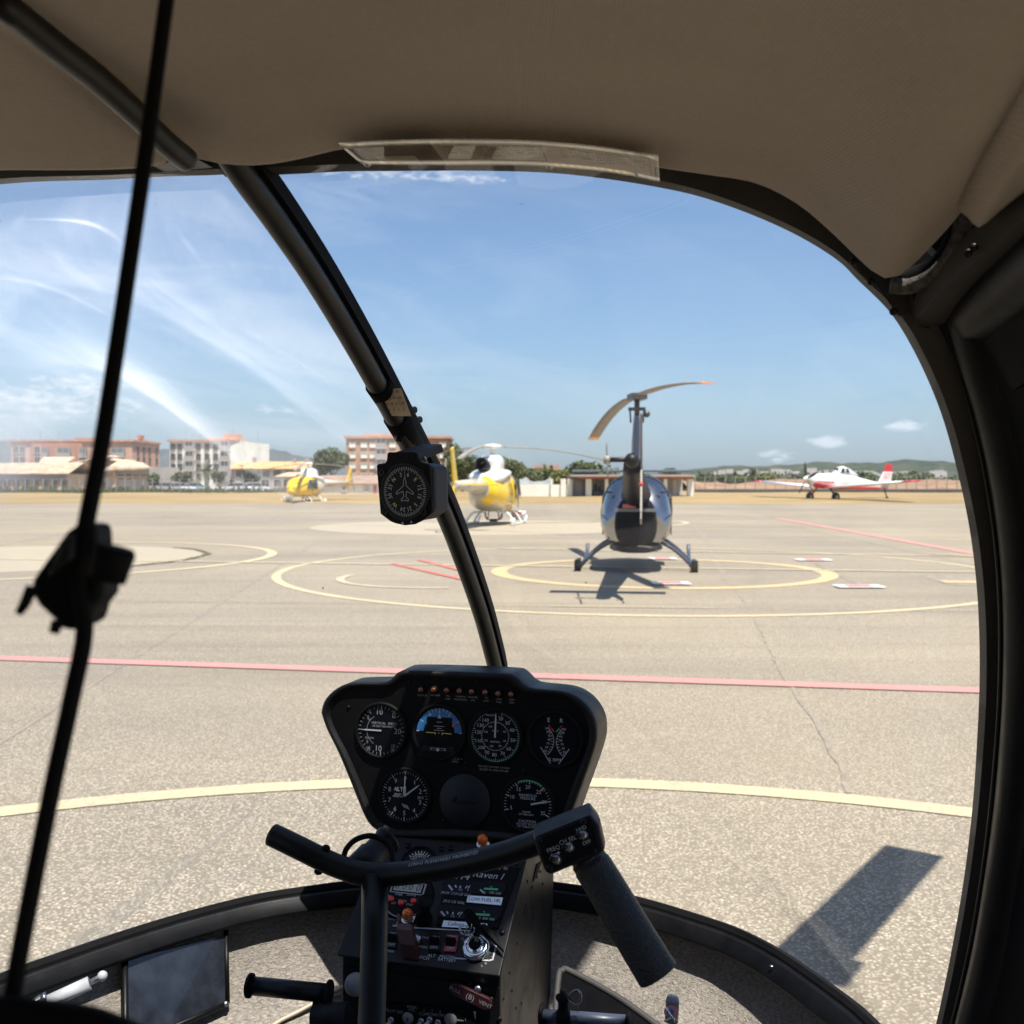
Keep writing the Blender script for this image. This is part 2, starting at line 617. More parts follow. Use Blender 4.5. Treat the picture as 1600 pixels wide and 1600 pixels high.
def glass_mat(name, tint=(1, 1, 1), glare_scuff=0.0, refl=0.9, arcs=(), rim=0.0, veil=0.0):
    m = bpy.data.materials.new(name)
    m.use_nodes = True
    nt = m.node_tree
    nt.nodes.clear()
    out = nt.nodes.new('ShaderNodeOutputMaterial')
    tr = nt.nodes.new('ShaderNodeBsdfTransparent')
    tr.inputs[0].default_value = (*tint, 1)
    gl = nt.nodes.new('ShaderNodeBsdfGlossy')
    gl.inputs['Roughness'].default_value = 0.02
    fr = nt.nodes.new('ShaderNodeFresnel')
    geo = nt.nodes.new('ShaderNodeNewGeometry')
    nt.links.new(math_n(nt, 'MULTIPLY_ADD', geo.outputs['Backfacing'], 1 / 1.49 - 1.49, 1.49), fr.inputs['IOR'])
    mx = nt.nodes.new('ShaderNodeMixShader')
    nt.links.new(math_n(nt, 'MULTIPLY', fr.outputs[0], refl), mx.inputs[0])
    nt.links.new(tr.outputs[0], mx.inputs[1])
    nt.links.new(gl.outputs[0], mx.inputs[2])
    last = mx.outputs[0]
    if glare_scuff:
        # scuffs and painted reflection streaks in the acrylic that follow the bend of the pane
        uv = nt.nodes.new('ShaderNodeUVMap')
        sp = nt.nodes.new('ShaderNodeSeparateXYZ')
        nt.links.new(uv.outputs[0], sp.inputs[0])
        u, v_ = sp.outputs[0], sp.outputs[1]
        # arcs that sink from the far post towards the bow
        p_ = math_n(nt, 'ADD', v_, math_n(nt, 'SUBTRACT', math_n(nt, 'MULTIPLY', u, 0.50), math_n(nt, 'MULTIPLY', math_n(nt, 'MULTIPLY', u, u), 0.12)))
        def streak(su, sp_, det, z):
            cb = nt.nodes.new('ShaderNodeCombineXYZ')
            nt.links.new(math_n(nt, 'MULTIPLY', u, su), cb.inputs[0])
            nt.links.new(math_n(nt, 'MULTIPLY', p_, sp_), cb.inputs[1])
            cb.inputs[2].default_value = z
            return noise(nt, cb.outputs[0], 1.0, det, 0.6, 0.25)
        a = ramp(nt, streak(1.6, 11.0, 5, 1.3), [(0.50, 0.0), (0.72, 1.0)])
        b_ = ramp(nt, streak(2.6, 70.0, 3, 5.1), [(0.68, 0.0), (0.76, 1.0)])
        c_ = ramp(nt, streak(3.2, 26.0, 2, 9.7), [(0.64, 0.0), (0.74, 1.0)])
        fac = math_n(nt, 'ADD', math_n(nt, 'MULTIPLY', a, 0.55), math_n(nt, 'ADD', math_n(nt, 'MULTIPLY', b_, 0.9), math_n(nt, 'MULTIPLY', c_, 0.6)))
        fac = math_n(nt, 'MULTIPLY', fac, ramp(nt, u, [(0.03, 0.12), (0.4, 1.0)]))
        fac = math_n(nt, 'ADD', math_n(nt, 'MULTIPLY', fac, glare_scuff), veil)  # veil lays an even painted haze over the whole pane
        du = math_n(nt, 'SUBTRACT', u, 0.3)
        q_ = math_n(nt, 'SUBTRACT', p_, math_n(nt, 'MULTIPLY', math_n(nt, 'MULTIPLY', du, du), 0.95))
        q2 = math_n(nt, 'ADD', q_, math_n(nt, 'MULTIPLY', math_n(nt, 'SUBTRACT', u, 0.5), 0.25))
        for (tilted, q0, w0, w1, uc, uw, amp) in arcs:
            # one long painted reflection arc: soft on its upper side, crisp below
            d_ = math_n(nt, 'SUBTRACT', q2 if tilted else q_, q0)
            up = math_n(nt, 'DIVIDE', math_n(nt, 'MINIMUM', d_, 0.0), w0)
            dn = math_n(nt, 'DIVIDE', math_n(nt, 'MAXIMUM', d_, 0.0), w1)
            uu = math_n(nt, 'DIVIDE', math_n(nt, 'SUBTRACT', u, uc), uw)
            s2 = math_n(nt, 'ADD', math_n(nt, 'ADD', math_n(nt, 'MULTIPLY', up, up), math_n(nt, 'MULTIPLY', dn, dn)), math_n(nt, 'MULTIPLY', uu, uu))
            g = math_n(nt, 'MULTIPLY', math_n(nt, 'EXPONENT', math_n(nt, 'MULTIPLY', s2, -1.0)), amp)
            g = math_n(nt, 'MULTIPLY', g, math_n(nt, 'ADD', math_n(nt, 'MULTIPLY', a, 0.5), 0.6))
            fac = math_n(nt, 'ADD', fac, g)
        if rim:  # pale reflection arc painted low on the right pane
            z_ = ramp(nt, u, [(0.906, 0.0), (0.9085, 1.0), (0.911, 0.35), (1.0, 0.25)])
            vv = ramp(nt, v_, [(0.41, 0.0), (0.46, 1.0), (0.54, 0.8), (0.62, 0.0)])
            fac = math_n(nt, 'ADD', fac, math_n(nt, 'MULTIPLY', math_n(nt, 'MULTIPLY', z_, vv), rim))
        # a few specks of dirt and dead insects
        vo = nt.nodes.new('ShaderNodeTexVoronoi')
        vo.inputs['Scale'].default_value = 34.0
        nt.links.new(uv.outputs[0], vo.inputs['Vector'])
        wv = nt.nodes.new('ShaderNodeTexWhiteNoise')
        nt.links.new(vo.outputs['Color'], wv.inputs[0])
        sp2 = math_n(nt, 'MULTIPLY', math_n(nt, 'LESS_THAN', vo.outputs['Distance'], 0.045), math_n(nt, 'GREATER_THAN', wv.outputs['Value'], 0.93))
        df = nt.nodes.new('ShaderNodeBsdfTranslucent')
        df.inputs[0].default_value = (0.9, 0.9, 0.9, 1)
        mx2 = nt.nodes.new('ShaderNodeMixShader')
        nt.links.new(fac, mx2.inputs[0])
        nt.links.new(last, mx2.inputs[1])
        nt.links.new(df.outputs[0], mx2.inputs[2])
        dk = nt.nodes.new('ShaderNodeBsdfDiffuse')
        dk.inputs[0].default_value = (0.03, 0.025, 0.02, 1)
        mx3 = nt.nodes.new('ShaderNodeMixShader')
        nt.links.new(math_n(nt, 'MULTIPLY', sp2, 0.8), mx3.inputs[0])
        nt.links.new(mx2.outputs[0], mx3.inputs[1])
        nt.links.new(dk.outputs[0], mx3.inputs[2])
        last = mx3.outputs[0]
    nt.links.new(last, out.inputs[0])
    return m


M['pane_left'] = glass_mat('glare streaked acrylic', (0.97, 0.975, 0.975), 0.13, veil=0.035, arcs=((0, 0.380, 0.055, 0.006, 0.40, 0.42, 0.13), (1, 0.464, 0.018, 0.004, 0.44, 0.13, 0.55), (1, 0.520, 0.030, 0.016, 0.74, 0.10, 0.36), (1, 0.452, 0.05, 0.05, 0.60, 0.2, 0.16), (1, 0.315, 0.003, 0.002, 0.60, 0.08, 0.35), (0, 0.300, 0.05, 0.03, 0.62, 0.2, 0.10), (1, 0.402, 0.003, 0.002, 0.58, 0.10, 0.16)))
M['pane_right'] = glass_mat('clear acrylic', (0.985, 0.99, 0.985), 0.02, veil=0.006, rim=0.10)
M['sleeve'] = glass_mat('clear sleeve', (0.95, 0.94, 0.92), 0.0)
# ------------------------------------------------------------------ ground, markings, hills
def ground_mat():
    m = mat('worn concrete asphalt apron', (0.3, 0.27, 0.22), 0.85, spec=0.25)
    nt = m.node_tree
    b = nt.nodes['Principled BSDF']
    tc = nt.nodes.new('ShaderNodeTexCoord')
    ob = tc.outputs['Object']
    vor = nt.nodes.new('ShaderNodeTexVoronoi')
    vor.inputs['Scale'].default_value = 72.0
    vor.inputs['Randomness'].default_value = 1.0
    nt.links.new(ob, vor.inputs['Vector'])
    wn = nt.nodes.new('ShaderNodeTexWhiteNoise')
    nt.links.new(vor.outputs['Color'], wn.inputs[0])
    stone = ramp(nt, wn.outputs['Value'], [(0.0, 0.12), (0.35, 0.42), (0.7, 0.62), (1.0, 1.0)])
    edge = ramp(nt, vor.outputs['Distance'], [(0.30, 1.0), (0.62, 0.0)])
    st = math_n(nt, 'MULTIPLY', stone, edge)
    fine = noise(nt, ob, 120.0, 3, 0.6)
    st = math_n(nt, 'ADD', st, math_n(nt, 'MULTIPLY', math_n(nt, 'SUBTRACT', fine, 0.5), 0.5), clamp=True)
    c = mixc(nt, st, (0.168, 0.142, 0.108), (0.545, 0.478, 0.372))
    # broad wear, rubber streaks drawn across, damp old stains
    mp = nt.nodes.new('ShaderNodeMapping')
    mp.inputs['Scale'].default_value = (0.22, 0.75, 1)
    mp.inputs['Rotation'].default_value = (0, 0, R_(24))
    nt.links.new(ob, mp.inputs[0])
    n1 = noise(nt, mp.outputs[0], 0.55, 6, 0.62, 0.5)
    c = mixc(nt, math_n(nt, 'MULTIPLY', ramp(nt, n1, [(0.42, 0.0), (0.70, 1.0)]), 0.50), c, (0.175, 0.148, 0.115))
    n2 = noise(nt, ob, 0.10, 4, 0.6, 0.3)
    c = mixc(nt, math_n(nt, 'MULTIPLY', ramp(nt, n2, [(0.38, 0.0), (0.7, 1.0)]), 0.35), c, (0.44, 0.36, 0.23))
    mp3 = nt.nodes.new('ShaderNodeMapping')
    mp3.inputs['Scale'].default_value = (0.05, 1.1, 1)
    mp3.inputs['Rotation'].default_value = (0, 0, R_(-14))
    nt.links.new(ob, mp3.inputs[0])
    n3 = noise(nt, mp3.outputs[0], 0.9, 5, 0.65, 0.2)
    c = mixc(nt, math_n(nt, 'MULTIPLY', ramp(nt, n3, [(0.52, 0.0), (0.70, 1.0)]), 0.45), c, (0.15, 0.13, 0.103))
    for (rot, sx, sy, sc_, lo, hi, am) in ((62, 0.09, 0.9, 0.8, 0.54, 0.74, 0.34), (-38, 0.07, 1.3, 0.7, 0.57, 0.72, 0.30), (12, 0.6, 0.6, 0.5, 0.58, 0.72, 0.22)):
        mq = nt.nodes.new('ShaderNodeMapping')
        mq.inputs['Scale'].default_value = (sx, sy, 1)
        mq.inputs['Rotation'].default_value = (0, 0, R_(rot))
        mq.inputs['Location'].default_value = (rot * 0.1, 3.3, 0)
        nt.links.new(ob, mq.inputs[0])
        nq = noise(nt, mq.outputs[0], sc_, 6, 0.66, 0.4)
        c = mixc(nt, math_n(nt, 'MULTIPLY', ramp(nt, nq, [(lo, 0.0), (hi, 1.0)]), am), c, (0.12, 0.105, 0.085))
    nt.links.new(c, b.inputs['Base Color'])
    bp = nt.nodes.new('ShaderNodeBump')
    bp.inputs['Strength'].default_value = 0.5
    bp.inputs['Distance'].default_value = 0.006
    nt.links.new(math_n(nt, 'ADD', st, math_n(nt, 'MULTIPLY', fine, 0.4)), bp.inputs['Height'])
    nt.links.new(bp.outputs[0], b.inputs['Normal'])
    return m


def grass_mat(name, a, b_, c_, s=0.4):
    m = mat(name, a, 0.95, spec=0.1)
    nt = m.node_tree
    b = nt.nodes['Principled BSDF']
    tc = nt.nodes.new('ShaderNodeTexCoord')
    mp = nt.nodes.new('ShaderNodeMapping')
    mp.inputs['Scale'].default_value = (0.25, 1.0, 1.0)
    nt.links.new(tc.outputs['Object'], mp.inputs[0])
    n = noise(nt, mp.outputs[0], s, 7, 0.65, 0.4)
    n2 = noise(nt, tc.outputs['Object'], 0.04, 4, 0.6)
    c = mixc(nt, ramp(nt, n, [(0.3, 0.0), (0.68, 1.0)]), a, b_)
    c = mixc(nt, math_n(nt, 'MULTIPLY', ramp(nt, n2, [(0.45, 0.0), (0.7, 1.0)]), 0.6), c, c_)
    nt.links.new(c, b.inputs['Base Color'])
    return m


M['apron'] = ground_mat()
M['drygrass'] = grass_mat('dry summer grass', (0.22, 0.155, 0.075), (0.36, 0.265, 0.135), (0.19, 0.15, 0.085))
M['field'] = grass_mat('scrub fields', (0.16, 0.13, 0.07), (0.26, 0.19, 0.10), (0.09, 0.10, 0.045), 0.05)
M['hill'] = grass_mat('wooded hillside', (0.030, 0.042, 0.024), (0.065, 0.075, 0.040), (0.13, 0.11, 0.07), 0.006)
M['mountain'] = grass_mat('rock mountain', (0.06, 0.065, 0.05), (0.11, 0.105, 0.085), (0.05, 0.06, 0.04), 0.002)


def paint(name, col, wear=0.4):
    m = mat(name, col, 0.75, spec=0.3)
    nt = m.node_tree
    b = nt.nodes['Principled BSDF']
    tc = nt.nodes.new('ShaderNodeTexCoord')
    n = noise(nt, tc.outputs['Object'], 32.0, 4, 0.7)
    n2 = noise(nt, tc.outputs['Object'], 1.2, 4, 0.6)
    f = math_n(nt, 'MULTIPLY', ramp(nt, math_n(nt, 'ADD', math_n(nt, 'MULTIPLY', n, 0.7), math_n(nt, 'MULTIPLY', n2, 0.3)), [(0.40, 0.0), (0.60, 1.0)]), wear)
    st_ = nt.nodes.new('ShaderNodeTexVoronoi')
    st_.inputs['Scale'].default_value = 40.0
    nt.links.new(tc.outputs['Object'], st_.inputs['Vector'])
    f = math_n(nt, 'MAXIMUM', f, math_n(nt, 'MULTIPLY', ramp(nt, st_.outputs['Distance'], [(0.45, 0.0), (0.7, 1.0)]), 0.55))
    nt.links.new(mixc(nt, f, col, (0.28, 0.25, 0.20)), b.inputs['Base Color'])
    return m


M['yellow_line'] = paint('pale yellow road paint', (0.60, 0.49, 0.27), 0.75)
M['gold_line'] = paint('golden yellow road paint', (0.60, 0.43, 0.19), 0.7)
M['faint_line'] = paint('faded yellow road paint', (0.55, 0.45, 0.28), 0.8)
M['red_line'] = paint('rose red road paint', (0.56, 0.20, 0.19), 0.6)
M['bright_red_line'] = paint('fresh red paint', (0.62, 0.08, 0.07), 0.5)
M['tan_pad'] = paint('tan painted disc', (0.375, 0.315, 0.22), 0.5)
M['crack'] = mat('tar filled crack', (0.235, 0.20, 0.155), 0.9, var=0.3, vscale=6)
M['weed'] = mat('weeds in joint', (0.11, 0.10, 0.04), 0.95, var=0.4, vscale=6)

g = MB()
g.quad(V((-9000, -400, 0)), V((9000, -400, 0)), V((9000, 9000, 0)), V((-9000, 9000, 0)))
for p in g.v:
    p.z = -0.03
struct(g.build('ground', M['field']))
far = G(800, 787).y
g = MB()
n = 24
g.add([(-140, -60, 0), (140, -60, 0), (140, far + 1, 0), (60, far + 0.2, 0), (0, far, 0), (-60, far - 0.5, 0), (-140, far - 2, 0)], [tuple(range(7))])
struct(g.build('apron', M['apron']))
# raised verge of dry grass beyond the apron
rows = []
random.seed(3)
for j, (yy, zz) in enumerate(((far - 0.6, 0.004), (far + 6, 0.15), (far + 18, 0.25), (far + 40, 0.30), (far + 75, 0.2), (far + 110, 0.0))):
    rows.append([V((x, yy + (math.sin(x * 0.13) + math.sin(x * 0.41 + 1)) * (0.35 if j == 0 else 0), zz + (random.uniform(-0.06, 0.06) if 0 < j else 0))) for x in range(-150, 151, 5)])
struct(MB().grid(rows).build('dry_grass_verge', M['drygrass']))


def ring_strip(c, r, w, z, a0=0, a1=360, n=160):
    m = MB()
    m.arc(V((c[0], c[1], z)), V((1, 0, 0)), V((0, 1, 0)), r - w / 2, r + w / 2, a1, a0, n)
    return m


def line_strip(a, b, w, z):
    a, b = V((a.x, a.y, z)), V((b.x, b.y, z))
    t = (b - a).normalized()
    s = V((t.y, -t.x, 0)) * (w / 2)
    n = 30
    m = MB()
    rows = [[a.lerp(b, i / n) + s for i in range(n + 1)], [a.lerp(b, i / n) - s for i in range(n + 1)]]
    m.grid(rows[::-1], sm=False)
    return m


def mark(m, name, ma):
    o = m.build(name, ma)
    for p in o.data.polygons:
        if p.normal.z < 0:
            o.data.flip_normals()
            break
    return struct(o)


mark(ring_strip((-0.15, -0.15), 5.90, 0.165, 0.006), 'painted_circle', M['yellow_line'])
mark(ring_strip((2.40, 19.6), 6.75, 0.16, 0.006), 'painted_circle', M['yellow_line'])
mark(ring_strip((2.80, 19.25), 3.05, 0.30, 0.006), 'painted_circle', M['gold_line'])
mark(ring_strip((-11.2, 22.8), 5.7, 0.22, 0.008), 'painted_circle', M['yellow_line'])
pd = MB()
pd.disc(V((-11.2, 22.8, 0.004)), V((1, 0, 0)), V((0, 1, 0)), 4.1, 90)
struct(pd.build('painted_pad', M['tan_pad']))
pd = MB()
pd.disc(V((-1.2, 38.5, 0.004)), V((1, 0, 0)), V((0, 1, 0)), 6.3, 90)
struct(pd.build('painted_pad', M['tan_pad']))
mark(ring_strip((2.2, 42.6), 5.0, 0.25, 0.008), 'painted_circle', M['faint_line'])
mark(line_strip(G(-700, 1006), G(2300, 1105.5), 0.22, 0.010), 'painted_line', M['red_line'])
mark(line_strip(G(-400, 868.5), G(1900, 899.5), 0.20, 0.012), 'painted_line', M['faint_line'])
mark(line_strip(G(780, 857.5), G(1900, 876), 0.22, 0.012), 'painted_line', M['faint_line'])
mark(line_strip(G(860, 948), G(1120, 951), 0.05, 0.010), 'painted_line', M['faint_line'])
mark(line_strip(G(1215, 810), G(1720, 901), 0.35, 0.010), 'painted_line', M['red_line'])
mark(line_strip(G(612, 881), G(735, 909), 0.13, 0.016), 'painted_stroke', M['bright_red_line'])
mark(line_strip(G(654, 875), G(728, 894), 0.13, 0.016), 'painted_stroke', M['bright_red_line'])
mark(line_strip(G(1472, 909.5), G(1620, 911), 0.4, 0.010), 'painted_line', M['gold_line'])
mark(line_strip(G(1460, 907), G(1640, 909), 1.7, 0.0045), 'tarmac_patch', M['crack'])
mark(line_strip(G(1450, 866), G(1900, 883), 0.2, 0.016), 'painted_line', M['faint_line'])
a = MB().arc(V((-1.3, 17.9, 0.010)), V((1, 0, 0)), V((0, 1, 0)), 1.62, 1.76, 290, 170, 40)
mark(a, 'painted_arc', M['faint_line'])


def wobble(pts, w, z, name, ma, seed, amp=0.05):
    rnd = random.Random(seed)
    q = resample(spline([V((p.x, p.y, z)) for p in pts], 4), 60)
    l, r = [], []
    for i, p in enumerate(q):
        t = (q[min(i + 1, 59)] - q[max(i - 1, 0)]).normalized()
        s = V((t.y, -t.x, 0))
        o = rnd.uniform(-amp, amp)
        ww = w * rnd.uniform(0.3, 1.2)
        o *= 0.35
        l.append(p + s * (o - ww / 2))
        r.append(p + s * (o + ww / 2))
    mark(MB().grid([r, l], sm=False), name, ma)


wobble([G(1145, 915), G(1175, 960), G(1215, 1040), G(1268, 1120), G(1330, 1240)], 0.032, 0.0045, 'crack', M['crack'], 1)
wobble([G(1080, 815), G(1105, 845), G(1118, 880), G(1143, 915)], 0.12, 0.0045, 'crack', M['crack'], 2)
wobble([G(1275, 880), G(1300, 893), G(1345, 914)], 0.12, 0.0055, 'crack', M['crack'], 3)
wobble([G(270, 856), G(305, 859), G(327, 866)], 0.16, 0.021, 'crack', M['weed'], 4, 0.1)
wobble([G(327, 866), G(285, 876), G(215, 884), G(140, 892)], 0.14, 0.021, 'crack', M['weed'], 5, 0.1)
wobble([G(-60, 803), G(300, 812), G(700, 826), G(1000, 842)], 0.25, 0.0045, 'crack', M['crack'], 6, 0.2)

M['joint'] = mat('slab joint', (0.22, 0.188, 0.145), 0.9, var=0.3, vscale=3)
for k_, (a_, b_) in enumerate((((-600, 838), (1900, 856)), ((-900, 926), (2300, 966)), ((300, 800), (-900, 1010)), ((1130, 800), (2000, 985)), ((560, 806), (-60, 1200)))):
    q = line_strip(G(*a_), G(*b_), 0.035 if k_ != 1 else 0.02, 0.003)
    mark(q, 'slab_joint', M['joint'])
# marker boards lying on the pad
M['white_board'] = mat('white board paint', (0.72, 0.71, 0.68), 0.6, var=0.12, vscale=4)
M['red_board'] = mat('faded red board paint', (0.52, 0.16, 0.15), 0.6, var=0.2, vscale=4)
for (px, py, w, lab) in ((1342, 918, 0.74, 'white marker board with red centre lying nearest, right of the ring'),
                         (1271, 876, 0.72, 'white marker board lying at the far right edge of the golden ring'),
                         (1048, 913, 0.62, 'white and red marker board lying in the blade shadow before the dark helicopter'),
                         (1035, 874, 0.60, 'white and red marker board lying beyond the belly shadow of the dark helicopter')):
    c = G(px, py)
    t = thing('marker_board', lab, 'ground marker', (c.x, c.y, 0.024), 0, 'marker boards round the golden ring')
    MB().box((c.x, c.y, 0.0262), (w, 0.42, 0.004)).build('board', M['white_board'], t, bev=0.008)
    MB().box((c.x, c.y, 0.0295), (w * 0.56, 0.30, 0.003)).build('red_panel', M['red_board'], t)

# hills and mountains far off
def ridge(name, ma, pts, y0, y1, seed, base=0.0):
    """pts: (pixel x, pixel y) of the skyline seen at distance y0"""
    rnd = random.Random(seed)
    xs, zs = [], []
    for (px, py) in pts:
        p = Yp(px, py, y0)
        xs.append(p.x)
        zs.append(p.z)
    N = 140
    rows = [[], [], [], [], []]
    k = 0
    ph = [rnd.uniform(0, 6) for _ in range(8)]
    for i in range(N):
        x = xs[0] + (xs[-1] - xs[0]) * i / (N - 1)
        while k < len(xs) - 2 and xs[k + 1] < x:
            k += 1
        t = (x - xs[k]) / (xs[k + 1] - xs[k])
        t = t * t * (3 - 2 * t)
        z = zs[k] * (1 - t) + zs[k + 1] * t
        w = (y1 - y0)
        z += z * 0.05 * (math.sin(x * 30 / w + ph[0]) + 0.6 * math.sin(x * 71 / w + ph[1]) + 0.35 * math.sin(x * 160 / w + ph[2]))
        for j, (q, zz) in enumerate(((-0.55, 0.0), (-0.3, 0.42), (-0.12, 0.8), (0.0, 1.0), (0.8, 0.0))):
            rr = 1 + (0.12 * math.sin(x * 55 / w + j * 2 + ph[3]) if 0 < j < 3 else 0)
            rows[j].append(V((x, y0 + q * w * 0.8, base - 2 + (z + 2 - base) * zz * rr)))
    return struct(MB().grid(rows).build(name, ma))


ridge('hills', M['hill'], [(1010, 740), (1090, 733), (1130, 729), (1220, 726), (1300, 723), (1420, 720), (1520, 722), (1640, 722), (1800, 728), (2000, 742)], 2200, 3200, 1)
ridge('mountains', M['mountain'], [(-700, 700), (-400, 668), (-150, 676), (-20, 684), (20, 688), (70, 700), (140, 712), (210, 708), (262, 703), (330, 700), (400, 697), (440, 703), (490, 717), (560, 728), (640, 742)], 6000, 8000, 2)
# ------------------------------------------------------------------ buildings beyond the verge
def wallmat(name, col, var=0.12):
    return mat(name, col, 0.85, var=var, vscale=0.35, spec=0.2)


M['w_white'] = wallmat('white render', (0.84, 0.80, 0.72))
M['w_bright'] = wallmat('white gable render', (0.80, 0.77, 0.68))
M['w_pink'] = wallmat('salmon render', (0.58, 0.36, 0.27))
M['w_rust'] = wallmat('rust red render', (0.46, 0.23, 0.16))
M['w_brick'] = wallmat('orange brick', (0.45, 0.27, 0.17))
M['w_cream'] = wallmat('cream render', (0.60, 0.47, 0.31))
M['w_grey'] = wallmat('grey lilac render', (0.34, 0.31, 0.31))
M['w_greyw'] = wallmat('grey white render', (0.50, 0.47, 0.44))
M['tile_orange'] = mat('orange roof tile', (0.58, 0.36, 0.17), 0.85, var=0.25, vscale=1.2)
M['tile_tan'] = mat('tan roof tile', (0.47, 0.36, 0.25), 0.85, var=0.35, vscale=1.3)
M['tile_red'] = mat('red roof tile', (0.52, 0.30, 0.22), 0.85, var=0.25, vscale=1.0)
M['tile_brown'] = mat('brown roof tile', (0.33, 0.23, 0.17), 0.85, var=0.25, vscale=1.0)
M['pane'] = mat('dark window pane', (0.06, 0.063, 0.066), 0.2)
M['shutter'] = mat('brown shutter', (0.17, 0.14, 0.11), 0.6)
M['wframe'] = mat('pale window frame', (0.55, 0.5, 0.44), 0.6)
M['balcony_glass'] = mat('glazed balcony', (0.16, 0.19, 0.20), 0.25)
M['rail'] = mat('balcony rail', (0.38, 0.33, 0.30), 0.6)
M['teal'] = mat('teal awning', (0.14, 0.28, 0.27), 0.8)
M['conc'] = mat('concrete', (0.52, 0.49, 0.45), 0.85, var=0.2, vscale=0.6)
M['dark_in'] = mat('dark grey fittings', (0.10, 0.095, 0.09), 0.9, var=0.2, vscale=0.5)  # dark grey of the workbench and the low barrier
M['metal_post'] = mat('galvanised post', (0.26, 0.27, 0.26), 0.5, var=0.2, vscale=2)
M['net'] = mat('grey shade net', (0.24, 0.25, 0.24), 0.9, var=0.35, vscale=0.9)
M['roof_grey'] = mat('brown grey sheet roof', (0.40, 0.34, 0.31), 0.55, var=0.12, vscale=0.6)
M['red_brick_band'] = mat('red brick band', (0.40, 0.15, 0.10), 0.8, var=0.2, vscale=0.8)


def X(px, Y):
    return Yp(px, HZ, Y).x


def Z(py, Y):
    return Yp(800, py, Y).z


_wm = {}


def win_mesh(w, h, kind):
    """a framed opening: jambs and sill stand proud, the pane lies inside the reveal"""
    key = (round(w, 2), round(h, 2), kind)
    if key in _wm:
        return _wm[key]
    m = MB()
    f = 0.12
    m.bx(-w / 2 - f, -w / 2, -0.14, 0.06, -h / 2 - f, h / 2 + f, 0)
    m.bx(w / 2, w / 2 + f, -0.14, 0.06, -h / 2 - f, h / 2 + f, 0)
    m.bx(-w / 2, w / 2, -0.14, 0.06, h / 2, h / 2 + f, 0)
    m.bx(-w / 2, w / 2, -0.20, 0.06, -h / 2 - f, -h / 2, 0)
    m.bx(-w / 2, w / 2, -0.045, 0.0, -h / 2, h / 2, 1)
    m.bx(-0.035, 0.035, -0.075, -0.045, -h / 2, h / 2, 0)
    mats = {'dark': ('wframe', 'pane'), 'shut': ('shutter', 'pane'), 'white': ('wframe', 'w_bright'), 'glazed': ('rail', 'balcony_glass'), 'brown': ('w_cream', 'shutter')}[kind]
    o = m.build('window', [M[k] for k in mats])
    me = o.data
    bpy.data.objects.remove(o)
    _wm[key] = me
    return me


def window(parent, x, y, z, w, h, kind='dark', rz=0.0, name='window'):
    o = bpy.data.objects.new(name, win_mesh(w, h, kind))
    C.objects.link(o)
    o.parent = parent
    off = V(parent['_w'])
    o.location = V((x, y, z)) - off
    o.rotation_euler = (0, 0, rz)
    return o


def balcony(parent, x0, x1, y, z0, z1, glass='balcony_glass'):
    m = MB()
    m.bx(x0, x1, y - 0.06, y + 0.05, z0, z1, 0)                       # glazed or shaded bay
    m.bx(x0 - 0.1, x1 + 0.1, y - 1.0, y - 0.06, z0 - 0.18, z0, 1)     # slab
    m.bx(x0 - 0.1, x1 + 0.1, y - 1.0, y - 0.92, z0, z0 + 0.95, 2)     # parapet
    k = max(2, int((x1 - x0) / 1.2))
    for i in range(k + 1):
        xx = x0 + (x1 - x0) * i / k
        m.bx(xx - 0.04, xx + 0.04, y - 0.99, y - 0.93, z0 + 0.95, z1, 1)
    return m.build('balcony', [M[glass], M['w_greyw'], M['rail']], parent)


def roof_slab(parent, x0, x1, y0, y1, z, t, ma, name='roof', over=0.4):
    return MB().bx(x0 - over, x1 + over, y0 - over, y1 + over, z, z + t).build(name, ma, parent)


def antenna(parent, x, y, z, h):
    m = MB()
    m.cyl(V((x, y, z)), V((x, y, z + h)), 0.035, 5)
    for k in range(4):
        m.bx(x - 0.5 + 0.07 * k, x + 0.5 - 0.07 * k, y - 0.02, y + 0.02, z + h * (0.7 + 0.08 * k), z + h * (0.7 + 0.08 * k) + 0.035)
    m.build('antenna', M['metal_post'], parent)


# salmon apartment block on the far left: long front and a shorter end wall towards us
Y = 232.0
x0, x1 = X(18, Y), X(207, Y)
zt = Z(690, Y)
DP = -x1 * 1600 / 550 - Y
t = thing('apartment_block', 'long salmon apartment block with glazed balconies at the far left', 'building', (x0, Y, 0))
MB().bx(x0, x1, Y, Y + DP, -0.5, zt).build('wall', M['w_pink'], t)
roof_slab(t, x0, x1, Y, Y + DP, zt + 0.005, 0.45, M['tile_red'])
m = MB()
m.bx(X(50, Y), X(130, Y), Y - 0.35, Y - 0.003, 0, zt - 0.3)
m.build('red_wall', M['w_rust'], t)
MB().bx(X(108, Y), X(135, Y), Y + 3, Y + 9, zt + 0.46, Z(684, Y) + 0.1).build('roof_house', M['w_rust'], t)
MB().bx(X(196, Y), X(218, Y) - 2.2, Y + 6, Y + 12, zt + 0.46, Z(684, Y)).build('roof_house', M['w_pink'], t)
MB().bx(X(200, Y), X(206, Y), Y + 6, Y + 8, Z(684, Y), Z(678, Y)).build('chimney', M['w_rust'], t)
for px0, px1 in ((68, 78), (92, 113), (127, 138), (176, 197)):
    for r in range(3):
        zb = Z(714 + r * 17.5, Y)
        balcony(t, X(px0, Y), X(px1, Y), Y - 0.37, zb, zb + 2.0)
for px in (216, 225, 234, 245):
    for r in range(3):
        window(t, x1 + 0.02, -x1 * 1600 / (800 - px), Z(703 + r * 16, Y), 1.1, 1.3, 'shut', math.pi / 2)
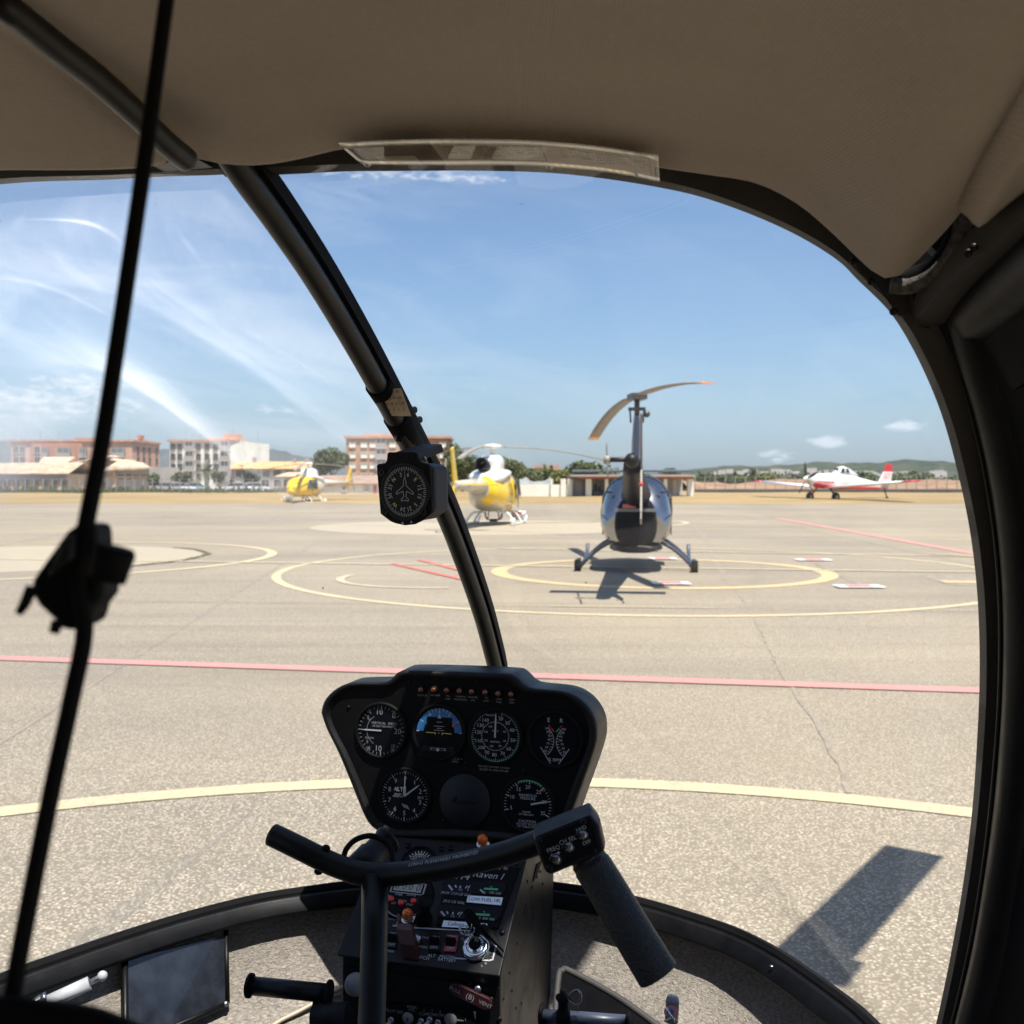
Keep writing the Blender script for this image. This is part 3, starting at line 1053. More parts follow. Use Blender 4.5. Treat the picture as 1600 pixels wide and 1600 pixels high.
for px in (26, 36, 60):
    for r in range(3):
        window(t, X(px, Y), Y - (0.36 if px > 50 else 0.01), Z(703 + r * 16, Y), 1.2, 1.4, 'dark')
for px in (48, 78, 190):
    antenna(t, X(px, Y), Y + 5, zt + 0.4, 2.2)

# white block in the middle left, near corner at pixel 360
Y = 222.0
x0, x1 = X(262, Y), X(361, Y)
zt = Z(690, Y)
t = thing('apartment_block', 'white four storey apartment block with red roof edge behind the palm tree', 'building', (x0, Y, 0))
ang = R_(-24)
b = MB()
b.prism([V((x0, Y + 1.5, -0.5)), V((x1, Y, -0.5)), V((x1, Y, zt)), V((x0, Y + 1.5, zt))], V((5.0, 14, 0)))
b.build('wall', M['w_white'], t)
xs = X(401, Y + 8)
b = MB()
b.prism([V((x1 + 0.02, Y + 0.05, -0.5)), V((xs, Y + 8.5, -0.5)), V((xs, Y + 8.5, zt - 0.1)), V((x1 + 0.02, Y + 0.05, zt + 0.7))], V((-0.3, 0.35, 0)))
b.build('gable_wall', M['w_bright'], t)
b = MB()
b.prism([V((x0 - 0.5, Y + 1.1, zt + 0.01)), V((x1 + 0.1, Y - 0.45, zt + 0.01)), V((x1 + 0.1, Y - 0.45, zt + 0.5)), V((x0 - 0.5, Y + 1.1, zt + 0.5))], V((2, 6, 0)))
b.build('roof', M['tile_red'], t)
MB().bx(X(313, Y), X(345, Y), Y + 5, Y + 10, zt + 0.5, Z(681, Y) - 0.2).bx(X(338, Y), X(363, Y), Y + 5.2, Y + 9, zt + 0.5, Z(676.5, Y)).build('roof_house', M['w_pink'], t)
fy = lambda px: Y + 1.5 * (361 - px) / (361 - 262)
for r in range(4):
    pyc = 698 + r * 15.7
    for px in (271, 281.5, 310.5, 324, 337.5):
        window(t, X(px, fy(px)), fy(px) - 0.03, Z(pyc, Y), 0.85, 1.15, 'shut')
    for px0, px1 in ((288.5, 303), (345.5, 360)):
        zb = Z(pyc + 5.5, Y)
        balcony(t, X(px0, Y), X(px1, Y), fy(px0) - 0.08, zb, zb + 2.0, 'teal' if (r == 2 and px0 < 300) else 'balcony_glass')
for px, hh in ((277, 2.6), (288, 2), (300, 1.8), (352, 3.0), (393, 2.6)):
    antenna(t, X(px, Y), Y + 6, zt + 0.2, hh)

# brick block behind the compass
Y = 205.0
x0, x1 = X(541, Y), X(700, Y)
zt = Z(685, Y)
t = thing('apartment_block', 'orange brick apartment block with white windows behind the compass', 'building', (x0, Y, 0))
MB().bx(x0, x1, Y, Y + 14, -0.5, zt).build('wall', M['w_brick'], t)
roof_slab(t, x0, x1, Y, Y + 14, zt + 0.005, 0.5, M['tile_red'])
MB().bx(X(566, Y), X(625, Y), Y + 2, Y + 10, zt + 0.51, Z(677, Y)).bx(X(650, Y), X(672, Y), Y + 3, Y + 9, zt + 0.51, Z(680, Y)).build('roof_house', M['w_pink'], t)
for r in range(4):
    pyc = 695 + r * 16.5
    for px in (551, 569, 583):
        window(t, X(px, Y), Y - 0.02, Z(pyc, Y), 1.15, 0.95, 'white')
    zb = Z(pyc + 5, Y)
    balcony(t, X(589, Y), X(604, Y), Y - 0.03, zb, zb + 1.7)
    for px in (614, 630, 692):
        window(t, X(px, Y), Y - 0.02, Z(pyc, Y), 1.15, 0.95, 'white')

# long low house with tan tiles
def pitched(parent, x0, x1, y0, y1, ze, zr, ma, over=0.5, name='roof', rows_=6):
    """two tiled slopes; the front one is stepped course by course"""
    m = MB()
    yr = (y0 + y1) / 2
    a0, a1 = x0 - over, x1 + over
    for k in range(rows_):
        t0, t1 = k / rows_, (k + 1) / rows_
        ya, yb = y0 - over + (yr - y0 + over) * t0, y0 - over + (yr - y0 + over) * t1
        za, zb = ze + (zr - ze) * t0, ze + (zr - ze) * t1
        m.prism([V((a0, ya, za)), V((a0, ya, za + 0.14)), V((a0, yb + 0.1, zb + 0.10)), V((a0, yb + 0.1, zb))], V((a1 - a0, 0, 0)))
    m.prism([V((a0, yr, zr - 0.02)), V((a0, yr, zr + 0.1)), V((a0, y1 + over, ze + 0.1)), V((a0, y1 + over, ze - 0.02))], V((a1 - a0, 0, 0)))
    return m.build(name, ma, parent)


Y = 138.0
x0, x1 = X(-160, Y), X(104, Y)
t = thing('low_house', 'long low house with tan tiled roof and a row of small windows', 'building', (x0, Y, 0))
MB().bx(x0, x1, Y, Y + 9, -0.5, Z(741, Y)).build('wall', M['w_cream'], t)
MB().bx(x0, x1, Y - 0.12, Y - 0.003, Z(751, Y), Z(741.5, Y)).build('upper_wall', M['w_grey'], t)
pitched(t, x0, x1, Y, Y + 9, Z(741, Y), Z(724, Y + 4), M['tile_tan'])
for i, px in enumerate(range(-142, 100, 15)):
    window(t, X(px + 3, Y), Y - 0.03, Z(757, Y), 0.55, 0.72 if i % 6 else 1.1, 'shut')

# cream warehouse with gable
Y = 152.0
x0, x1 = X(94, Y), X(232, Y)
t = thing('warehouse', 'cream warehouse with shallow gabled roof behind the hanging cord', 'building', (x0, Y, 0))
xg = X(155, Y)
b = MB()
b.prism([V((X(60, Y), Y, -0.5)), V((xg, Y, -0.5)), V((xg, Y, Z(731, Y))), V((X(150, Y), Y, Z(715, Y))), V((X(96, Y), Y, Z(726, Y))), V((X(60, Y), Y, Z(728, Y)))], V((0, 16, 0)))
b.build('gable_wall', M['w_cream'], t)
MB().bx(xg + 0.01, x1, Y + 0.6, Y + 14, -0.5, Z(729, Y)).build('wall', M['w_greyw'], t)
MB().bx(xg + 0.01, x1, Y + 0.4, Y + 0.6, Z(747, Y), Z(744, Y)).bx(X(175, Y), X(180, Y), Y + 0.25, Y + 0.6, -0.3, Z(729, Y)).build('band', M['w_cream'], t)
def pt_(px, py, yy):
    return Yp(px, py, yy)
b = MB()
b.prism([pt_(150, 733.5, Y - 0.4), pt_(235, 730, Y - 0.3), pt_(224, 723, Y + 7), pt_(160, 712.5, Y + 7)], V((0, 0, -0.28)))
b.build('roof', M['tile_tan'], t)
b = MB()
b.prism([pt_(148, 716, Y - 0.7), pt_(158, 711, Y - 0.7), pt_(162, 712, Y - 0.7), pt_(98, 729, Y - 0.7), pt_(94, 727, Y - 0.7)], V((0, 6, 0)))
b.build('gable_coping', M['w_white'], t)
MB().prism([pt_(56, 728.5, Y - 0.5), pt_(96, 727.5, Y - 0.5), pt_(118, 714, Y + 6), pt_(68, 714, Y + 6)], V((0, 0, -0.28))).build('side_roof', M['tile_tan'], t)
for px in (187, 199.5):
    window(t, X(px, Y), Y + 0.57, Z(745, Y) + 0.02, 0.75, 0.85, 'dark')
for px in (211, 223):
    window(t, X(px, Y), Y + 0.57, Z(745, Y) + 0.02, 0.85, 0.6, 'brown')
window(t, X(160, Y), Y + 0.57, Z(759, Y), 0.35, 1.0, 'glazed')

# terrace with bright orange roof
Y = 176.0
x0, x1 = X(366, Y), X(492, Y)
t = thing('terrace_house', 'long grey terrace with bright orange tiled roof beside the white block', 'building', (x0, Y, 0))
MB().bx(x0, x1, Y, Y + 9, -0.5, Z(733, Y)).build('wall', M['w_greyw'], t)
pitched(t, x0, x1, Y, Y + 9, Z(733, Y), Z(722, Y + 4), M['tile_orange'], 0.6)
MB().bx(X(352, Y), x0 - 0.01, Y + 1, Y + 8, -0.5, Z(731, Y)).build('side_wall', M['w_grey'], t)
MB().prism([V((X(438, Y), Y - 4, Z(746, Y))), V((X(478, Y), Y - 4, Z(746, Y))), V((X(478, Y), Y, Z(739, Y))), V((X(452, Y), Y, Z(739, Y)))], V((0, 0, 0.22))).build('porch_roof', M['tile_tan'], t)
for px in (374, 384, 416, 433, 452):
    window(t, X(px, Y), Y - 0.02, Z(740, Y), 0.95, 0.85, 'shut')
for px in (362, 415, 434, 449, 470):
    window(t, X(px, Y), Y - (0.02 if px > 366 else -0.97), Z(755, Y), 1.25, 1.2, 'dark')
for px, hh in ((389, 1.6), (453, 1.3), (473, 1.4)):
    MB().bx(X(px, Y) - 0.3, X(px, Y) + 0.3, Y + 3.5, Y + 4.1, Z(723, Y), Z(723, Y) + hh * 0.6).build('chimney', M['w_grey'], t)

# white workshop behind the far yellow helicopter
Y = 118.0
x0, x1 = X(496, Y), X(618, Y)
t = thing('workshop', 'white workshop with brown roof and grey door left of the compass', 'building', (x0, Y, 0))
MB().bx(x0, x1, Y, Y + 8, -0.3, Z(757, Y)).build('wall', M['w_bright'], t)
pitched(t, x0, x1, Y, Y + 9, Z(757, Y), Z(744, Y + 4), M['tile_brown'], 0.3)
MB().bx(X(568, Y), X(577, Y), Y - 0.05, Y - 0.003, 0.2, Z(757, Y) - 0.1).build('door', M['conc'], t)
MB().bx(X(583.5, Y), X(588, Y), Y - 0.06, Y - 0.003, 0.2, Z(757, Y) - 0.05).build('red_door', M['red_board'], t)
window(t, X(538, Y), Y - 0.02, Z(764, Y), 0.28, 0.36, 'dark')

# white yard wall with shade net
Y = 101.0
t = thing('yard_wall', 'white yard wall under a grey shade net, left of the open shed', 'wall', (X(806, Y), Y, 0))
MB().bx(X(800, Y), X(886, Y), Y, Y + 0.4, -0.2, Z(757, Y)).build('wall', M['w_bright'], t)
rnd = random.Random(5)
rows = []
for j in range(4):
    rows.append([V((X(803 + 60 * i / 9, Y), Y + 0.2 + j * 1.6, Z(759 - (8 + 3 * math.sin(i * 0.8)) * math.sin(j / 3 * 1.6) - (3 if i % 3 == 0 else 0) * (j > 0), Y) + rnd.uniform(-0.08, 0.08))) for i in range(10)])
MB().grid(rows).build('shade_net', M['net'], t)
for i, (px, ww) in enumerate(((862, 0.22), (880, 0.5), (889, 0.3))):
    MB().bx(X(px, Y) - ww / 2, X(px, Y) + ww / 2, Y - 0.3, Y - 0.02, -0.1, Z(748, Y)).build('pier', M['w_bright'], t)
t = thing('plane_tail_cover', 'white tapered fairing cover standing on orange base by the yard wall', 'cover', (X(888, Y), Y - 1.5, 0))
MB().prism([V((X(883, Y), Y - 1.5, 0.1)), V((X(893, Y), Y - 1.5, 0.1)), V((X(891, Y), Y - 1.5, Z(749, Y))), V((X(888, Y), Y - 1.5, Z(748, Y)))], V((0, 0.3, 0))).build('panel', M['w_bright'], t)
MB().bx(X(883, Y), X(896, Y), Y - 2.0, Y - 0.9, 0, 0.25).build('base', M['tile_orange'], t)

# open shed with white columns
Y = 99.0
x0, x1 = X(893, Y), X(1084, Y)
zt = Z(745, Y)
t = thing('open_shed', 'open shed with brown grey flat roof, red band and white columns', 'shed', (x0, Y, 0))
MB().bx(x0 - 0.1, x1, Y - 0.8, Y + 7, zt + 0.01, Z(741.5, Y)).build('roof', M['roof_grey'], t)
MB().bx(X(905, Y), x1 - 0.1, Y, Y + 0.35, Z(748.5, Y), zt).build('brick_band', M['red_brick_band'], t)
MB().bx(x0, x1, Y + 6.5, Y + 6.9, -0.2, zt).build('back_wall', M['conc'], t)
for px in (896, 920, 948, 1000, 1040, 1062, 1079):
    wd = 0.55 if px in (1079, 920) else 0.34
    yy = Y if px not in (1062, 896) else Y + 3
    MB().bx(X(px, Y) - wd / 2, X(px, Y) + wd / 2, yy, yy + wd, -0.1, Z(748.6, Y)).build('column', M['w_bright'], t)
MB().bx(X(902, Y), X(913, Y), Y + 3.0, Y + 3.2, -0.1, Z(752, Y)).build('partition', M['w_greyw'], t)
t2 = thing('workbench', 'dark workbench with clutter standing inside the open shed', 'workbench', (X(938, Y), Y + 3, 0))
MB().bx(X(930, Y), X(946, Y), Y + 3, Y + 3.8, 0.7, 0.78).build('top', M['dark_in'], t2)
for px in (931, 945):
    MB().bx(X(px, Y) - 0.04, X(px, Y) + 0.04, Y + 3.1, Y + 3.7, 0, 0.7).build('leg', M['dark_in'], t2)
MB().bx(X(933, Y), X(937, Y), Y + 3.1, Y + 3.6, 0.78, 1.4).bx(X(940, Y), X(943, Y), Y + 3.1, Y + 3.5, 0.78, 1.15).build('box', M['dark_in'], t2)

# ------------------------------------------------------------------ trees, bushes, fences, cars
def leafmat(name, col, col2):
    m = mat(name, col, 0.7, spec=0.25)
    nt = m.node_tree
    b = nt.nodes['Principled BSDF']
    gi = nt.nodes.new('ShaderNodeNewGeometry')
    nt.links.new(mixc(nt, gi.outputs['Random Per Island'], col, col2), b.inputs['Base Color'])
    return m


M['leaf_dark'] = leafmat('dark leaves', (0.045, 0.06, 0.022), (0.11, 0.13, 0.05))
M['leaf_mid'] = leafmat('green leaves', (0.05, 0.068, 0.022), (0.13, 0.145, 0.055))
M['leaf_bright'] = leafmat('yellow green leaves', (0.10, 0.12, 0.03), (0.20, 0.20, 0.06))
M['leaf_olive'] = leafmat('olive leaves', (0.07, 0.08, 0.04), (0.15, 0.15, 0.08))
M['bark'] = mat('bark', (0.12, 0.09, 0.06), 0.9, var=0.3, vscale=3)
M['palm_bark'] = mat('palm bark', (0.17, 0.13, 0.09), 0.9, var=0.3, vscale=3)


def crown_geo(m, c, rx, ry, rz, n, rnd, leaf, clumps=9):
    cs = []
    for k in range(clumps):
        a, b_ = rnd.uniform(0, 6.283), rnd.uniform(-0.6, 1)
        q = 0.62
        cs.append((V((math.cos(a) * q * math.sqrt(max(0, 1 - b_ * b_)), math.sin(a) * q * math.sqrt(max(0, 1 - b_ * b_)), b_ * q)), rnd.uniform(0.28, 0.5)))
    for k in range(n):
        o, r = rnd.choice(cs)
        d = V((rnd.gauss(0, 1), rnd.gauss(0, 1), rnd.gauss(0, 1))).normalized() * r * rnd.uniform(0.75, 1.1)
        p = o + d
        p = c + V((p.x * rx, p.y * ry, p.z * rz))
        nrm = (d.normalized() + V((rnd.gauss(0, .5), rnd.gauss(0, .5), rnd.gauss(0, .5)))).normalized()
        x, y, z = frame_from(nrm)
        s = leaf * rnd.uniform(0.6, 1.4)
        a = rnd.uniform(0, 3.14)
        u = x * math.cos(a) + y * math.sin(a)
        w = y * math.cos(a) - x * math.sin(a)
        m.add([p - u * s - w * s * 0.5, p + u * s * 0.2 - w * s * 0.6, p + u * s + w * s * 0.3, p - u * s * 0.3 + w * s * 0.6], [(0, 1, 2, 3)])


def tree(label, px0, px1, pyt, pyb, Y, leaf='leaf_mid', n=1100, trunk=0.0, name='tree', cat='tree', group='trees beyond the apron', seed=None, ls=None):
    rnd = random.Random(seed if seed is not None else int(px0 * 13 + Y))
    x0, x1 = X(px0, Y), X(px1, Y)
    zt, zb = Z(pyt, Y), Z(pyb, Y)
    cx, rx = (x0 + x1) / 2, (x1 - x0) / 2
    t = thing(name, label, cat, (cx, Y, 0), 0, group)
    m = MB()
    c = V((cx, Y, (zt + zb) / 2))
    crown_geo(m, c, rx * 1.02, rx * 0.9, (zt - zb) / 2, n * 2, rnd, ls or max(0.14, rx * 0.075), 16)
    m.build('crown', M[leaf], t)
    m = MB()
    tr = max(0.06, rx * 0.09)
    m.tube([V((cx, Y, -0.1)), V((cx + tr, Y, zb * 0.6)), V((cx - tr * 0.5, Y, (zt + zb) / 2))], [tr, tr * 0.8, tr * 0.35], 7)
    for k in range(5):
        a = k * 1.257 + rnd.uniform(-0.3, 0.3)
        b0 = V((cx, Y, max(0.2, zb * 0.8 + 0.1)))
        m.tube([b0, b0 + V((math.cos(a) * rx * 0.55, math.sin(a) * rx * 0.5, (zt - zb) * rnd.uniform(0.3, 0.6)))], [tr * 0.5, tr * 0.15], 5)
    m.build('trunk', M['bark'], t)
    return t


tree('large round dark tree left of the brick block', 487, 546, 700, 748, 160, 'leaf_dark', 1800)
tree('round clipped tree standing in front of the terrace', 377, 408, 732, 758, 150, 'leaf_dark', 900)
tree('flat topped tree left of the palm tree', 268, 302, 737, 757, 150, 'leaf_olive', 800)
tree('small loose tree right of the palm trunk', 330, 352, 734, 760, 152, 'leaf_olive', 700)
tree('green bush at the right end of the cream warehouse', 231, 250, 738, 764, 150, 'leaf_mid', 600, name='bush', cat='bush')
tree('low weedy bush at the foot of the cream warehouse', 176, 198, 762, 771, 146, 'leaf_mid', 300, name='bush', cat='bush', ls=0.3)
tree('small dark bush over the nose of the far yellow helicopter', 458, 478, 742, 760, 125, 'leaf_dark', 400, name='bush', cat='bush')
tree('tall leafy tree behind the tail fin of the near yellow helicopter', 688, 752, 702, 765, 150, 'leaf_mid', 1500)
tree('broad tree right of the white rotor hub', 758, 822, 710, 762, 152, 'leaf_mid', 1500)
tree('dense tree behind the brick block and the bow tube', 690, 725, 690, 740, 170, 'leaf_dark', 900)
tree('yellow green tree over the shade net', 795, 850, 731, 765, 140, 'leaf_mid', 1000)
tree('bright yellow green shrub before the round tree', 855, 900, 735, 764, 128, 'leaf_bright', 900)
tree('round dark tree left of the tail rotor', 888, 934, 718, 756, 150, 'leaf_dark', 1200)
tree('slim cypress beside the shade net', 851, 860, 734, 760, 150, 'leaf_dark', 400)
tree('tree peeping over the shed roof right of the mast', 1030, 1064, 731, 746, 170, 'leaf_dark', 500)
tree('dark clump of pines over the brown field', 1166, 1188, 731, 757, 260, 'leaf_dark', 600)
tree('bright green thicket left of the red wing tip', 1178, 1216, 738, 758, 240, 'leaf_bright', 800)
tree('low dark thicket left of the pines', 1118, 1170, 740, 758, 250, 'leaf_mid', 900)

# palm
Y = 148.0
c = V((X(323, Y), Y, 0))
t = thing('palm_tree', 'date palm with drooping fronds before the white block', 'palm tree', c)
zc = Z(736, Y)
m = MB()
m.tube([c + V((0, 0, -0.1)), c + V((0.05, 0, zc * 0.5)), c + V((0, 0, zc))], [0.30, 0.26, 0.32], 9)
m.build('trunk', M['palm_bark'], t)
rnd = random.Random(11)
m = MB()
for k in range(46):
    a = rnd.uniform(0, 6.283)
    e = rnd.uniform(-0.35, 1.35)
    L = rnd.uniform(1.7, 2.3)
    d = V((math.cos(a) * math.cos(e), math.sin(a) * math.cos(e), math.sin(e)))
    pts = [c + V((0, 0, zc)) + d * L * s + V((0, 0, -1.2 * s * s * math.cos(e))) for s in (0, 0.25, 0.5, 0.75, 1.0)]
    side = V((-math.sin(a), math.cos(a), 0))
    for i in range(4):
        for q in range(3):
            p = pts[i].lerp(pts[i + 1], q / 3)
            for sg in (-1, 1):
                w = 0.42 * (1 - 0.5 * abs((i + q / 3) / 4 - 0.4))
                dd = (pts[i + 1] - pts[i]).normalized()
                tip = p + side * sg * w + dd * 0.25 + V((0, 0, -0.16))
                m.add([p, p + dd * 0.10, tip], [(0, 1, 2)])
m.build('crown', M['leaf_olive'], t)

# ground cover and far woods that nobody could count
rnd = random.Random(21)
m = MB()
for k in range(2600):
    px = rnd.uniform(-200, 640)
    Yd = rnd.uniform(126, 136)
    x = X(px, Yd)
    h = rnd.uniform(0.25, 0.95) * (1.3 if rnd.random() < 0.15 else 0.8)
    w = rnd.uniform(0.1, 0.3)
    y = Yd
    lean = rnd.uniform(-0.2, 0.2)
    m.add([(x - w, y, 0), (x + w, y + 0.1, 0), (x + w * 0.5 + lean, y, h), (x - w * 0.4 + lean, y, h * 0.9)], [(0, 1, 2, 3)])
struct(m.build('weeds', M['leaf_olive']), 'rank weeds and grass along the foot of the houses', 'stuff')
m = MB()
for k in range(240):
    px = rnd.uniform(1075, 1700)
    Yd = rnd.uniform(300, 900)
    hh = rnd.uniform(2.0, 5.5) * (0.6 + Yd / 900)
    x = X(px, Yd)
    crown_geo(m, V((x, Yd, hh * 0.45)), hh * rnd.uniform(0.7, 1.6), hh, hh * 0.6, 80, rnd, hh * 0.15, 6)
struct(m.build('treeline', M['leaf_dark']), 'distant line of scrub and trees below the hills', 'stuff')
m = MB()
for k in range(170):
    px = rnd.uniform(690, 960)
    Yd = rnd.uniform(180, 330)
    hh = rnd.uniform(2.2, 5.6)
    x = X(px, Yd)
    crown_geo(m, V((x, Yd, hh * 0.45)), hh * rnd.uniform(0.5, 0.9), hh * 0.8, hh * 0.6, 90, rnd, hh * 0.11, 7)
struct(m.build('woods', M['leaf_mid']), 'wooded belt behind the yellow helicopter and the shed', 'stuff')

m = MB()
for k in range(150):
    px = rnd.uniform(1110, 1660)
    Yd = rnd.uniform(1000, 1350)
    w = rnd.uniform(5, 12)
    x = X(px, Yd)
    z0 = Z(rnd.uniform(738, 747), Yd)
    m.bx(x, x + w, Yd, Yd + 8, z0 - 8, z0 + rnd.uniform(1.5, 4.5))
struct(m.build('village', M['w_greyw']), 'pale village houses scattered along the foot of the hills', 'stuff')
m = MB()
for k in range(14):
    x = X(835 + k * 3.0, 300)
    m.bx(x - 0.3, x + 0.3, 300, 301, 0, Z(726 + (k % 3), 300))
m.bx(X(830, 300), X(882, 300), 301, 308, 0, Z(733, 300))
tag(m.build('far_villa', M['w_pink']), 'row of pale pink chimneys and a villa beyond the trees', 'building')


def fence(name, label, px0, px1, Y, h, n, ma, wires=3, rail=0.02):
    x0, x1 = X(px0, Y), X(px1, Y)
    t = thing(name, label, 'fence', (x0, Y, 0))
    me = None
    for i in range(n):
        x = x0 + (x1 - x0) * i / (n - 1)
        if me is None:
            o = MB().bx(-0.06, 0.06, -0.06, 0.06, 0, h).build('post', M[ma])
            me = o.data
            bpy.data.objects.remove(o)
        o = bpy.data.objects.new('post', me)
        C.objects.link(o)
        o.parent = t
        o.location = (x - x0, 0, 0)
    m = MB()
    for k in range(wires):
        z = h * (k + 1) / wires - 0.05
        m.bx(x0, x1, Y - rail, Y + rail, z - rail, z + rail)
    m.build('wire', M[ma], t)


fence('wire_fence', 'tall wire fence along the far field right of the shed', 1086, 1700, 160, 2.4, 40, 'metal_post', 4)
fence('low_barrier', 'low dark rail barrier behind the red and white plane', 1086, 1700, 135, 0.55, 34, 'dark_in', 2, 0.16)
fence('mesh_fence', 'thin mesh fence in front of the low houses at the left', -160, 480, 132, 2.0, 46, 'metal_post', 5)
m = MB()
for k in range(120):
    x = X(1086 + k * 5.2, 150)
    m.box((x, 150 + rnd.uniform(0, 8), 0.3), (rnd.uniform(1.5, 4), 2, rnd.uniform(0.6, 1.5)))
M['earth'] = mat('red brown earth', (0.25, 0.15, 0.085), 0.95, var=0.3, vscale=0.3)
rows = []
for j, (yy, zz) in enumerate(((175, 0), (185, 1.3), (210, 1.6), (235, 0))):
    rows.append([V((X(1080, 175) + i * 2.2, yy, max(0, zz + (0.4 * math.sin(i * 0.5 + j) + rnd.uniform(-0.25, 0.25) if zz else 0)))) for i in range(48)])
struct(MB().grid(rows).build('earth_bank', M['earth']))


def lamp_post(px, pyt, Y, lab):
    x = X(px, Y)
    h = Z(pyt, Y)
    t = thing('lamp_post', lab, 'lamp post', (x, Y, 0))
    MB().cyl(V((x, Y, 0)), V((x, Y, h)), 0.09, 7, r2=0.05).build('pole', M['metal_post'], t)
    MB().box((x, Y - 0.3, h + 0.02), (0.5, 0.9, 0.14)).build('lamp_head', M['metal_post'], t)


lamp_post(378, 728, 148, 'thin lamp post between the palm and the clipped tree')
lamp_post(131, 708, 146, 'tall lamp post before the cream warehouse gable')
lamp_post(488, 716, 140, 'lamp post above the far yellow helicopter')

M['car_white'] = mat('white car paint', (0.62, 0.64, 0.66), 0.3, coat=0.6)
M['car_grey'] = mat('silver grey car paint', (0.33, 0.35, 0.37), 0.3, coat=0.6)
M['car_blue'] = mat('pale blue car paint', (0.26, 0.36, 0.42), 0.3, coat=0.6)


def car(px, Y, ma, lab, rz):
    t = thing('parked_car', lab, 'car', (X(px, Y), Y, 0), rz, 'cars parked along the houses', world_children=False)
    prof = [(-2.05, 0.35), (-2.1, 0.75), (-1.9, 0.95), (-1.45, 1.0), (1.0, 0.95), (1.9, 0.8), (2.1, 0.6), (2.1, 0.35)]
    MB().prism([V((a, -0.85, b)) for a, b in prof], V((0, 1.7, 0))).build('body', M[ma], t, bev=0.08)
    cab = [(-1.6, 0.98), (-1.2, 1.45), (0.2, 1.47), (1.0, 0.95)]
    MB().prism([V((a, -0.72, b)) for a, b in cab], V((0, 1.44, 0))).build('cabin_glass', M['pane'], t, bev=0.05)
    MB().bx(-1.2, 0.2, -0.7, 0.7, 1.45, 1.51).build('roof', M[ma], t)
    for sx in (-1.3, 1.3):
        for sy in (-0.82, 0.82):
            MB().cyl(V((sx, sy - 0.1, 0.32)), V((sx, sy + 0.1, 0.32)), 0.32, 12).build('wheel', M['rubber'], t)
    return t


car(266, 142, 'car_grey', 'silver car parked left of the flat topped tree', 0.1)
car(283, 144, 'car_white', 'white car parked under the flat topped tree', 0.3)
car(309, 145, 'car_blue', 'pale blue car parked beside the palm trunk', 0.2)
car(367, 143, 'car_white', 'white car parked before the terrace, left of the clipped tree', 3.0)
car(402, 144, 'car_white', 'white car parked right of the clipped tree', 0.1)
# ------------------------------------------------------------------ aircraft on the apron (local axes: y to the nose)
def paintmat(name, col, rough=0.25, var=0.06):
    return mat(name, col, rough, var=var, vscale=2.0, coat=0.5)


M['heli_black'] = mat('polished black paint', (0.007, 0.008, 0.011), 0.22, var=0.1, vscale=2, coat=0.15, spec=0.3)
M['heli_silver'] = mat('dark silver grey paint', (0.40, 0.395, 0.39), 0.14, metal=1.0, var=0.1, vscale=1.5)
M['heli_grey'] = paintmat('grey blue paint', (0.15, 0.155, 0.165), 0.4)
M['skid'] = paintmat('dark blue grey tube', (0.045, 0.055, 0.085), 0.4)
M['blade'] = mat('grey tan blade paint', (0.28, 0.245, 0.20), 0.5, var=0.15, vscale=3)
M['orange_tip'] = paintmat('orange tip paint', (0.75, 0.30, 0.06), 0.5)
M['heli_yellow'] = paintmat('bright yellow paint', (0.80, 0.52, 0.012), 0.25)
M['heli_white'] = paintmat('white aircraft paint', (0.78, 0.77, 0.74), 0.25)
M['heli_shade_cream'] = paintmat('shade toned cream paint', (0.50, 0.45, 0.36), 0.4)  # white paint toned to cream for shade on belly and boom; also wheel rims
M['plane_red'] = paintmat('red aircraft paint', (0.55, 0.02, 0.035), 0.3)
M['tinted'] = mat('tinted canopy', (0.03, 0.036, 0.042), 0.08, coat=1.0)
M['stab_blue'] = paintmat('slate blue paint', (0.10, 0.13, 0.17), 0.45)
M['boom_black'] = mat('dull black boom paint', (0.007, 0.007, 0.009), 0.5, spec=0.2, var=0.2, vscale=3)
M['fin_grey'] = paintmat('pale grey fin paint', (0.27, 0.24, 0.20), 0.45)
M['exhaust'] = mat('sooty exhaust', (0.02, 0.018, 0.017), 0.5, metal=0.4)
M['mech'] = mat('greasy metal', (0.09, 0.085, 0.08), 0.45, metal=0.5, var=0.3, vscale=15)


def sect(f, w, zb, zt, n=24, ex=2.6, top=1.0, x0=0.0):
    """super-elliptic cross section of a hull at station f; top < 1 narrows the upper half"""
    out = []
    zc, hz = (zb + zt) / 2, (zt - zb) / 2
    for k in range(n):
        a = 2 * math.pi * k / n
        c, s = math.cos(a), math.sin(a)
        x = math.copysign(abs(c) ** (2 / ex), c) * w
        z = math.copysign(abs(s) ** (2 / ex), s)
        if z > 0:
            x *= 1 + (top - 1) * z
        out.append(V((x0 + x, f, zc + z * hz)))
    return out


def blade_mesh(m, hub, tip_dir, L, droop, chord, z0, tilt, mi_tip=1, root=0.35, thick=0.03):
    """a drooping rotor blade as a thick section lofted along its span"""
    d = V(tip_dir).normalized()
    s = V((d.y, -d.x, 0))
    rings = []
    N = 14
    for i in range(N + 1):
        t = root / L + (1 - root / L) * i / N
        c = hub + d * (L * t) + V((0, 0, z0 + tilt * t - droop * t * t))
        w = chord * (0.6 if i == 0 else 1.0)
        th = thick * (1.2 - 0.5 * t)
        rings.append([c + s * (w * 0.5), c + s * (w * 0.25) + V((0, 0, th)), c - s * (w * 0.5), c + s * (w * 0.2) - V((0, 0, th * 0.6))])
    m.loft(rings[:N], 0)
    m.loft(rings[N - 1:], mi_tip)


def tubes(m, lst, n=8):
    for a in lst:
        m.tube(spline(a[0], 5) if len(a[0]) > 2 else a[0], a[1], n)


